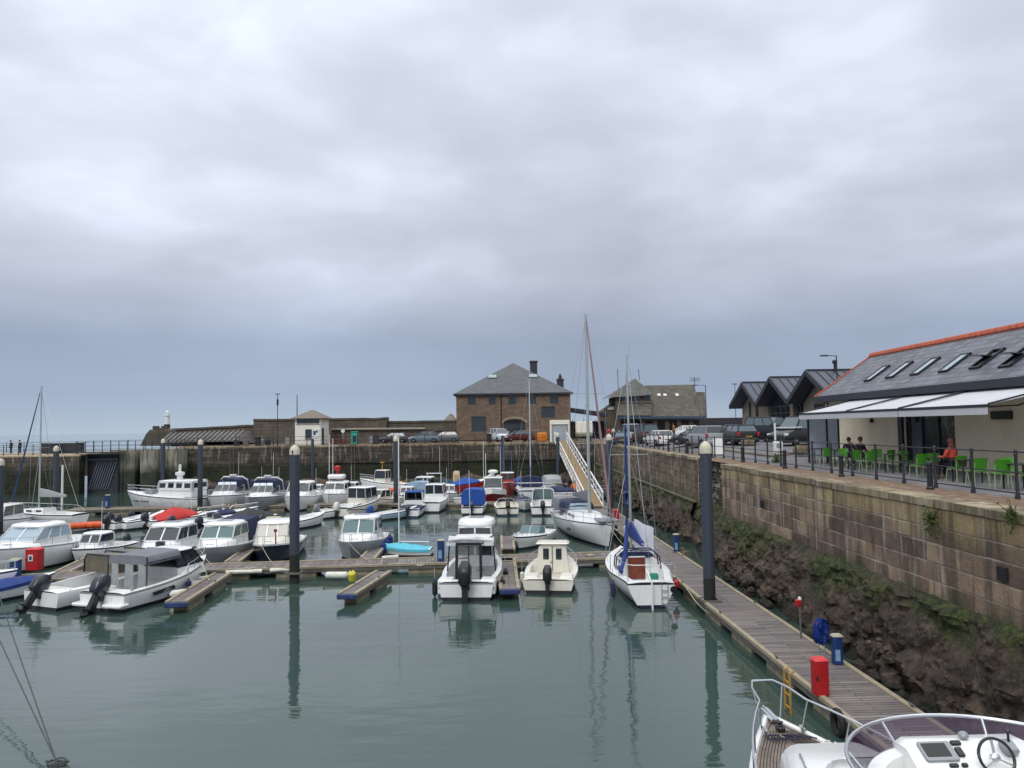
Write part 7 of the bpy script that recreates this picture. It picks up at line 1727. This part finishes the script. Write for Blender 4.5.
# ------------------------------------------------------------------ street furniture
for i, Y in enumerate((17.0, 22.4, 28.3, 34.0, 40.0, 46.0, 52.0, 58.0)):
    k = MB(); k.lathe(None, [(.11, 0), (.11, .06), (.08, .1), (.075, .7), (.095, .72), (.095, .78), (.05, .84)], 14)
    b_ = tag(k.build('bollard', IRON, loc=(12.55, Y, zq(12.55, Y))), '%s short black bollard in front of the quay railing, counted from the camera' % ['nearest'] [0] if i == 0 else '%s short black bollard in front of the quay railing, counted from the camera' % ORD[i], 'bollard', 'short bollards along the quay railing')
def street_lamp(loc, h, label, arm=0, dirx=-1, r=.06):
    o = empty('street_lamp', loc, 0, label, 'street lamp'); k = MB(); k.tube([(0, 0, 0), (0, 0, .9), (0, 0, 1.0), (0, 0, h)], [r * 1.5, r * 1.5, r, r * .7], 8)
    if arm: k.tube([(0, 0, h - .03), (dirx * arm, 0, h)], r * .5, 6)
    k.build('column', IRON, parent=o); k = MB(); k.rbox((dirx * (arm + .2) if arm else 0, 0, h), (.6, .22, .1), .05); k.build('lantern', FASCIA, parent=o)
def top_at(px, py, Y, loc): return PY(px, py, Y).z - loc.z
l_ = atY(839.5, 56); street_lamp(l_, top_at(838, 355.5, 56, l_), 'tall street lamp rising behind the cafe roof', .7)
l_ = atY(707, 92); street_lamp(l_, top_at(706, 385, 92, l_), 'street lamp right of the old stone building', 1.0)
l_ = atY(736.5, 92); street_lamp(l_, top_at(736, 384, 92, l_), 'thin lamp column just left of the first gable', 0, r=.045)
l_ = atY(277.5, 98, zb); street_lamp(l_, top_at(277, 394, 98, l_), 'dark lamp column with a bent head left of the harbour kiosk', 0)
k = MB(); k.rbox((0, 0, .2), (.22, .22, .8), .05); k.build('bent_head', IRON, parent=bpy.data.objects['street_lamp.003'], loc=(0, 0, top_at(277, 400, 98, l_) - .5))
l_ = atY(297, 106, zb); k = MB(); k.tube([(0, 0, 0), (0, 0, top_at(297, 395, 106, l_))], [.09, .05], 6); tag(k.build('flag_mast', IRON, loc=l_), 'bare thin mast standing behind the harbour kiosk', 'mast')
# a-board, signs, barrier, planter, cones
l_ = Q(718, 455, QZ); o = empty('a_board', l_, R(-8), 'white folding sign board standing behind the quay railing', 'sign')
for s, nm in ((-1, 'front_panel'), (1, 'rear_panel')): k = MB(); k.slab([(-.3, s * .2, .05), (.3, s * .2, .05), (.3, s * .04, 1.1), (-.3, s * .04, 1.1)], .03); k.build(nm, WWHITE, parent=o)
l_ = Q(748, 449, QZ + .2); k = MB(); k.rbox((0, 0, .22), (.9, .8, .45), .18); tag(k.build('boulder', COPE, loc=l_), 'pale stone block on the kerb beside the dark green estate car', 'boulder')
l_ = Q(751, 446, QZ + .3) + Vector((.1, .5, 0)); o = empty('traffic_cone', l_, 0, 'red and white road cone against the dark green estate car', 'cone'); k = MB(); k.lathe(None, [(.17, .03), (.1, .5), (.04, .85)], 12); k.build('cone', REDP, parent=o); k = MB(); k.lathe(None, [(.135, .35), (.1, .58)], 12); k.build('band', WWHITE, parent=o); k = MB(); k.rbox((0, 0, .02), (.42, .42, .04), .05); k.build('base', BLACK, parent=o)
l_ = Q(775.5, 449, QZ + .3); o = empty('height_barrier', l_, 0, 'white post with a short horizontal arm in the car park', 'barrier'); k = MB(); k.bar((0, 0, 0), (0, 0, 1.75), .1); k.build('post', WWHITE, parent=o); k = MB(); k.bar((0, 0, 1.45), (1.9, .2, 1.45), .12, .06); k.build('arm', WWHITE, parent=o)
l_ = Q(778, 452, QZ + .3); o = empty('parking_meter', l_, 0, 'pale grey cabinet beside the white post in the car park', 'cabinet'); k = MB(); k.rbox((0, 0, .42), (.5, .4, .85), .05); k.build('body', WWHITE, parent=o); k = MB(); k.box((0, -.21, .6), (.3, .02, .25)); k.build('panel', GREYW, parent=o)
kb = MB()
kp = [Q(712, 449, QZ + .2), Q(748, 454, QZ + .1), Q(772, 457, QZ + .05), Q(800, 455, QZ + .05)]
for a, b_ in zip(kp, kp[1:]): kb.bar(a + Vector((0, 0, .05)), b_ + Vector((0, 0, .05)), .3, .12)
tag(kb.build('kerb', COPE), kind='structure')
l_ = Q(806, 457, QZ + .02); k = MB(); k.rbox((0, 0, .35), (1.4, .9, .55), .3); o = tag(k.build('stone_planter', COPE, loc=l_), 'low rounded stone planter at the left end of the cafe terrace', 'planter')
# back quay clutter
def bench(px, Y, col, lb):
    l_ = atY(px, Y, zb); o = empty('picnic_table', l_, 0, lb, 'picnic table'); k = MB(); k.box((0, 0, .74), (1.7, .7, .05)); k.build('table_top', col, parent=o)
    for s in (-1, 1): k = MB(); k.box((0, s * .65, .44), (1.7, .25, .05)); k.build('seat', col, parent=o); k = MB(); k.bar((s * .6, -.65, 0), (s * .6, .25, .74), .08); k.bar((s * .6, .65, 0), (s * .6, -.25, .74), .08); k.build('leg', col, parent=o)
RW = M('red_wood', (128, 60, 48), .8)
bench(339, 99, RW, 'red brown picnic table just right of the harbour kiosk'); bench(346, 101, RW, 'second red brown picnic table behind the first one')
l_ = atY(354.5, 99, zb); o = empty('recycling_bin', l_, 0, 'bright turquoise green bin on the back quay', 'bin'); k = MB(); k.rbox((0, 0, .8), (.8, .7, 1.55), .08); k.build('body', M('turq_green', (38, 150, 132), .5), parent=o); k = MB(); k.rbox((0, 0, 1.62), (.9, .8, .12), .08); k.build('lid', M('turq_green', (38, 150, 132), .5), parent=o); k = MB(); k.rbox((.05, -.36, .7), (.45, .03, .8), .02); k.build('label_panel', NAVY, parent=o)
l_ = atY(343, 100, zb); o = empty('round_sign', l_, 0, 'white round sign on a post near the picnic tables', 'sign'); k = MB(); k.tube([(0, 0, 0), (0, 0, 1.6)], .04, 6); k.build('post', STEEL, parent=o); k = MB(); k.lathe(None, [(.25, -.02), (.25, .02)], 16, 0, Matrix.Translation((0, -.05, 1.75)) @ Matrix.Rotation(R(90), 4, 'X')); k.build('disc', WWHITE, parent=o)
for i, (px, lb, c_) in enumerate(((258, 'dark litter bin on the back quay, left of the kiosk', IRON), (288, 'grey cabinet on the back quay close to the kiosk wall', GREYW), (376, 'dark crate stack on the back quay right of the green bin', DARKCANVAS), (489, 'black litter bin by the warehouse wall', IRON), (372, 'grey machine box behind the dark crates', GREYW))):
    l_ = atY(px, 98.6 + (1.6 if i == 4 else 0), zb); k = MB(); k.rbox((0, 0, .55), (.8 if i in (2,) else .6, .6, 1.1), .08); o = tag(k.build('bin' if i in (0, 3) else 'box', c_, loc=l_), lb, 'bin' if i in (0, 3) else 'box'); k = MB(); k.rbox((0, 0, 1.12), (.7, .7, .08), .08); k.build('lid', FASCIA, parent=o)
l_ = atY(240, 99, zb)
for i, (px, w_) in enumerate(((236, .5), (246, .7), (262, .5), (268, .6))):
    l_ = atY(px, 99 + .4 * i, zb); k = MB(); k.rbox((0, 0, .4), (w_, .5, .8), .06); k.bar((0, 0, .8), (0, 0, 1.3), .08); tag(k.build('mooring_winch', [IRON, STEELW, GREYW, IRON][i]), '%s small capstan or winch on the back quay left of the kiosk' % ['leftmost', 'second', 'third', 'rightmost'][i], 'winch').location = l_
for i, (px, Y) in enumerate(((70, 97), (52, 96), (46, 98))):
    p_ = PY(px, 450, Y); k = MB(); k.rbox((0, 0, .6), ([3.2, 1.2, .9][i], 1.0, 1.2), .1); o = tag(k.build('gate_machinery', GATE, loc=(p_.x, Y, LZ)), ['long dark gate machinery cabinet behind the lock railing', 'dark box left of the small yacht mast on the left pier', 'second dark box on the left pier, a little further left'][i], 'cabinet'); k = MB(); k.rbox((0, 0, 1.24), ([3.3, 1.3, 1.0][i], 1.1, .08), .08); k.build('lid', IRON, parent=o)
# ladder and hanging chains on the back wall
for i, px in enumerate((353, 450, 232)):
    a = PY(px, 450, YB - .25); o = empty('wall_ladder', (a.x, YB - .28, 0), 0, ['rusty ladder on the far wall right of the flybridge boat', 'rusty ladder on the far wall left of the warehouse', 'rusty ladder on the far wall above the first sports cruiser'][i], 'ladder')
    for s in (-1, 1): k = MB(); k.bar((s * .22, 0, .6), (s * .22, 0, 5.3), .06); k.build('stile', STEELW, parent=o)
    k = MB(); [k.bar((-.22, 0, z), (.22, 0, z), .04) for z in fr(.8, 5.0, 14)]; k.build('rungs', STEELW, parent=o)

# ------------------------------------------------------------------ foreground flybridge cruiser
FL, FB = 11.5, 3.5
CLEAN = M('gelcoat_clean', (222, 224, 224), .28, var=.03, coat=.4)
fg = empty('flybridge_cruiser', (5.07, 14.75 - FL / 2, 0), R(1.2), 'large white flybridge motor cruiser in the near right corner with a purple tinted screen', 'motor cruiser')
S = make_hull(fg, FL, FB, 1.0, .42, top=CLEAN, stripe=NAVY, deck=TEAK, cock=(.02, .2, .6), coam=.12, fine=2.7, tr=.9, rake=.12, crown=.03)
y_of = lambda t: -FL / 2 + FL * t
# teak caulking and raised gunwale
k = MB()
for s in (-1, 1):
    pts = [(s * max(.02, half(t, FB, .9, 2.7) - .03), y_of(t), S(t) + .04) for t in fr(.02, 1, 24)]; k.tube(pts, .055, 7)
k.build('gunwale', WHITE, parent=fg)
k = MB()
for j in range(1, 9):
    for s in (-1, 1):
        pts = [(s * max(0, half(t, FB, .9, 2.7) - .1 - j * .055), y_of(t), S(t) + .05) for t in fr(.55, .975, 14) if half(t, FB, .9, 2.7) - .1 - j * .055 > .01]
        if len(pts) > 1: k.tube(pts, .006, 3)
k.build('deck_caulking', BLACK, parent=fg)
# trunk cabin: smooth lofted white coachroof
def sect(y, w_, z0, z1, r=.25):
    out = []
    for cx, a0, a1 in ((1, 0, 90), (-1, 90, 180)):
        for a in fr(a0, a1, 4): out.append((cx * (w_ - r) + r * math.cos(R(a)), y, z1 - r + r * math.sin(R(a))))
    return [(w_ + .05, y, z0)] + out + [(-w_ - .05, y, z0)]
k = MB(); rings = []
for t, w_, zt in ((.805, .56, 1.62), (.797, .66, 1.86), (.78, .74, 1.97), (.7, .95, 2.04), (.63, 1.1, 2.1), (.55, 1.2, 2.14), (.5, 1.25, 2.16)): rings.append(sect(y_of(t) , w_, S(t) + .02, zt, min(.3, w_ * .6)))
k.loft(rings, True, True, True); tc_ = k.build('coachroof', CLEAN, parent=fg, smooth=55)
k = MB(); k.rbox((.2, y_of(.69), 2.06), (.66, .52, .07), .08, rx=R(-4)); hc = k.build('deck_hatch', WWHITE, parent=fg); k = MB(); k.rbox((.2, y_of(.69), 2.105), (.54, .4, .03), .05, rx=R(-4)); k.build('hatch_glass', GLASS, parent=hc)
for s in (-1, 1):
    k = MB(); k.tube([(s * .62, y_of(.735), 1.96), (s * .64, y_of(.73), 2.06), (s * .8, y_of(.68), 2.12), (s * .88, y_of(.6), 2.17), (s * .88, y_of(.595), 2.1)], .016, 6); k.build('grab_rail', STEEL, parent=fg)
# saloon windscreen and flybridge moulding
k = MB(); rings = []
for t, w_, z0, z1 in ((.61, .8, 2.2, 2.5), (.58, 1.05, 2.2, 2.85), (.52, 1.3, 2.1, 3.06), (.42, 1.42, 1.6, 3.08), (.2, 1.45, 1.4, 3.08), (.12, 1.3, 1.5, 3.05)): rings.append(sect(y_of(t), w_, z0, z1, .22))
k.loft(rings, True, True, True); k.build('flybridge_moulding', CLEAN, parent=fg, smooth=55)
for s in (-1, 1): k = MB(); k.slab([(s * 1.45, y_of(.5), 2.25), (s * 1.5, y_of(.22), 2.1), (s * 1.5, y_of(.22), 2.7), (s * 1.44, y_of(.48), 2.75)], .04); k.build('saloon_window', GLASS, parent=fg)
# flybridge coaming ring, cockpit sole, console
cyb = y_of(.43) + .2
def arc(a, rx, ry, oy=0): return (rx * math.sin(R(a)), cyb - .55 + oy + ry * math.cos(R(a)))
k = MB(); rings = []
for a in fr(-112, 112, 28):
    xo, yo = arc(a, 1.42, 1.35); xi, yi = arc(a, 1.18, 1.1)
    rings.append([(xo, yo, 3.0), (xo * .99, yo, 3.3), (xo * .95, yo - .02, 3.36), (xi * 1.02, yi, 3.36), (xi, yi, 3.3), (xi, yi, 3.08)])
k.loft(rings, True, True, True); k.build('flybridge_coaming', CLEAN, parent=fg, smooth=50)
k = MB(); k.rbox((0, cyb - .95, 3.1), (2.5, 2.6, .04), .3); k.build('flybridge_floor', CREAM, parent=fg)
m, nt2, bb = nodes_of('purple_screen'); bb.inputs['Base Color'].default_value = lin((52, 34, 62)); bb.inputs['Roughness'].default_value = .08; bb.inputs['Alpha'].default_value = .62; PUR = m
k = MB(); top = []; bot = []
for a in fr(-108, 108, 36):
    x, y = arc(a, 1.34, 1.28); bot.append((x, y, 3.35)); x, y = arc(a, 1.5, 1.4, .1); top.append((x, y + .02, 3.58 - .1 * (abs(a) / 108) ** 3))
k.loft([bot, top], False, False, False); sc_ = k.build('tinted_screen', PUR, parent=fg, smooth=80)
k = MB(); k.tube(top, .022, 8); 
k.tube([top[0], (top[0][0] * .98, top[0][1] - .12, 3.35)], .02, 6); k.tube([top[-1], (top[-1][0] * .98, top[-1][1] - .12, 3.35)], .02, 6)
for i in (7, 14, 22, 29): k.tube([bot[i], top[i]], .016, 6)
k.build('screen_rail', STEEL, parent=sc_)
# helm console
k = MB(); rings = []
for y, z1 in ((cyb + .74, 3.36), (cyb + .62, 3.48), (cyb + .38, 3.5), (cyb + .11, 3.36), (cyb + .03, 3.28)):
    rings.append([(-.62, y, 3.1), (-.58, y, z1 - .05), (-.5, y, z1), (.78, y, z1), (.86, y, z1 - .05), (.9, y, 3.1)])
k.loft(rings, True, True, True); co = k.build('helm_console', CLEAN, parent=fg, smooth=40)
sl_ = math.atan2(.14, .27)
def onc(x, u, w_, d, h, col, nm, r=.02, par=None):
    y = cyb + .38 - .27 * u; z = 3.5 - .14 * u + h / 2 + .004; k = MB(); k.rbox((x, y, z), (w_, d, h), r, rx=sl_); return k.build(nm, col, parent=par or co)
pl = onc(-.28, .45, .38, .26, .03, GREYW, 'chart_plotter', .03); k = MB(); k.rbox((-.3, cyb + .38 - .27 * .45, 3.5 - .14 * .45 + .036), (.28, .18, .006), .015, rx=sl_); k.build('screen', BLACK, parent=pl)
onc(-.04, .5, .08, .12, .03, BLACK, 'switch_panel'); onc(-.2, 1.05, .1, .05, .03, BLACK, 'switch_panel'); onc(-.08, 1.05, .07, .05, .03, BLACK, 'switch_panel')
onc(-.02, .1, .12, .06, .03, BLACK, 'instrument'); onc(.52, .5, .16, .2, .1, GREYW, 'throttle_box', .05)
k = MB(); k.tube([(.52, cyb + .24, 3.48), (.54, cyb + .28, 3.62)], .015, 6); k.sphere((.54, cyb + .28, 3.64), .03); k.build('throttle_lever', NAVY, parent=co)
k = MB(); k.sphere((.14, cyb + .46, 3.54), .06, sc=(1, 1, .8)); k.build('compass', GREYW, parent=co)
Mt = Matrix.Translation((.24, cyb + .04, 3.47)) @ Matrix.Rotation(R(62), 4, 'X')
k = MB(); k.tube([Mt @ Vector((.19 * math.cos(a), .19 * math.sin(a), 0)) for a in fr(0, 2 * math.pi, 28)], .017, 7); wh_ = k.build('steering_wheel', BLACK, parent=co)
k = MB(); [k.bar(Mt @ Vector((0, 0, -.03)), Mt @ Vector((.18 * math.cos(R(a)), .18 * math.sin(R(a)), 0)), .03, .012) for a in (90, 210, 330)]; k.lathe(None, [(.045, -.06), (.045, 0), (.02, .015)], 12, 0, Mt); k.build('spoke', STEEL, parent=wh_)
for x0 in (-1.0, 1.02):
    k = MB(); k.rbox((x0, cyb - .35, 3.2), (.32, 1.3, .22), .1); k.build('side_seat', CREAM, parent=fg); k = MB(); k.rbox((x0, cyb - .1, 3.325), (.22, .3, .02), .04); k.build('seat_hatch', GREYW, parent=fg)
k = MB(); k.rbox((.42, cyb - .95, 3.35), (.6, .45, .35), .1); k.build('helm_seat', CREAM, parent=fg); k = MB(); k.rbox((-.45, cyb - .95, 3.35), (.7, .45, .35), .1); k.build('companion_seat', CREAM, parent=fg)
for c_ in fg.children:
    if c_.name.split('.')[0] in ('flybridge_moulding', 'flybridge_coaming', 'flybridge_floor', 'tinted_screen', 'helm_console', 'side_seat', 'seat_hatch', 'helm_seat', 'companion_seat', 'saloon_window'): c_.location.z -= .13
# bow rail
k = MB(); 
def rl(s, t, dz, ins=.06): return (s * max(.05, half(t, FB, .9, 2.7) - ins), y_of(t), S(t) + dz)
side_p = [rl(-1, t, .66) for t in fr(.42, .93, 12)]; tipz = S(1) + .72
nose = [(-.34, y_of(.985), S(1) + .62), (-.2, y_of(1.02), S(1) + .62), (.2, y_of(1.02), S(1) + .62), (.34, y_of(.985), S(1) + .62)]
top = side_p + nose + [(-a, b_, c) for a, b_, c in side_p][::-1]
k.tube(top, .019, 7)
for s in (-1, 1):
    for t in (.5, .6, .7, .79, .87, .94): a = rl(s, t, .06); b_ = rl(s, t - .012, .66 if t < .93 else .65); k.tube([a, b_], .015, 6)
    k.tube([(s * .18, y_of(.985), S(1) + .05), (s * .3, y_of(1.0), S(1) + .62)], .015, 6)
k.build('bow_rail', STEEL, parent=fg)
k = MB(); k.rbox((0, y_of(.945), S(.94) + .09), (.14, .2, .1), .04); k.lathe((0, y_of(.945), S(.94) + .13), [(.05, 0), (.035, .04), (.055, .08)], 12); k.build('windlass', BLACK, parent=fg)
k = MB(); k.box((0, y_of(.99), S(1) + .1), (.14, .6, .05)); k.tube([(0, y_of(1.02), S(1) + .14), (0, y_of(.96), S(1) + .12)], .02, 6); k.build('bow_roller', STEEL, parent=fg)
k = MB()
for j in range(7): k.tube([(-.25 + .09 * j + .12 * math.cos(a + j * 1.3), y_of(.915) - .03 * j + .1 * math.sin(a * 1 + j), S(.9) + .1 + .012 * j) for a in fr(0, 5.5, 12)], .014, 5)
tag(k.build('coiled_rope', M('dark_rope', (44, 44, 60), .9), parent=None, loc=(0, 0, 0)), 'dark coiled rope lying on the teak foredeck of the near cruiser', 'rope'); ro = bpy.data.objects['coiled_rope']; ro.location = fg.location; ro.rotation_euler = fg.rotation_euler
k = MB()
for j in range(4): k.tube([(.42 + .07 * j + .09 * math.cos(a + j * 1.9), y_of(.88) + .03 * j + .08 * math.sin(a + j), S(.88) + .09 + .012 * j) for a in fr(0, 5.5, 12)], .014, 5)
o = tag(k.build('coiled_rope', FEND), 'white coiled line on the foredeck beside the dark rope', 'rope'); o.location = fg.location; o.rotation_euler = fg.rotation_euler
for t, s in ((.93, -1), (.93, 1), (.6, 1)): k = MB(); a = rl(s, t, .1, .14); k.bar((a[0], a[1] - .12, a[2] + .06), (a[0], a[1] + .12, a[2] + .06), .03); k.bar((a[0], a[1], a[2] - .05), (a[0], a[1], a[2] + .06), .04); k.build('cleat', STEEL, parent=fg)
hung_fender(fg, FB / 2 + .16, y_of(.5), .9, .17, .7, BLACKR, 'dark fender between the near cruiser and the walkway')
# black ring and tyre at pontoon edge
p_ = PZ(828, 722, .3); k = MB(); Mt = Matrix.Rotation(R(90), 4, 'Y'); rings = []
for i in range(21):
    a = 2 * math.pi * i / 20; rings.append([((.24 + .08 * math.cos(b_)) * math.cos(a), (.24 + .08 * math.cos(b_)) * math.sin(a), .08 * math.sin(b_)) for b_ in fr(0, 2 * math.pi * 7 / 8, 7)])
k.loft(rings, True, False, False, 0, Mt); tag(k.build('tyre_fender', BLACKR, loc=(7.42, p_.y, .28)), 'old black tyre hung as a fender on the walkway beside the near cruiser', 'tyre')
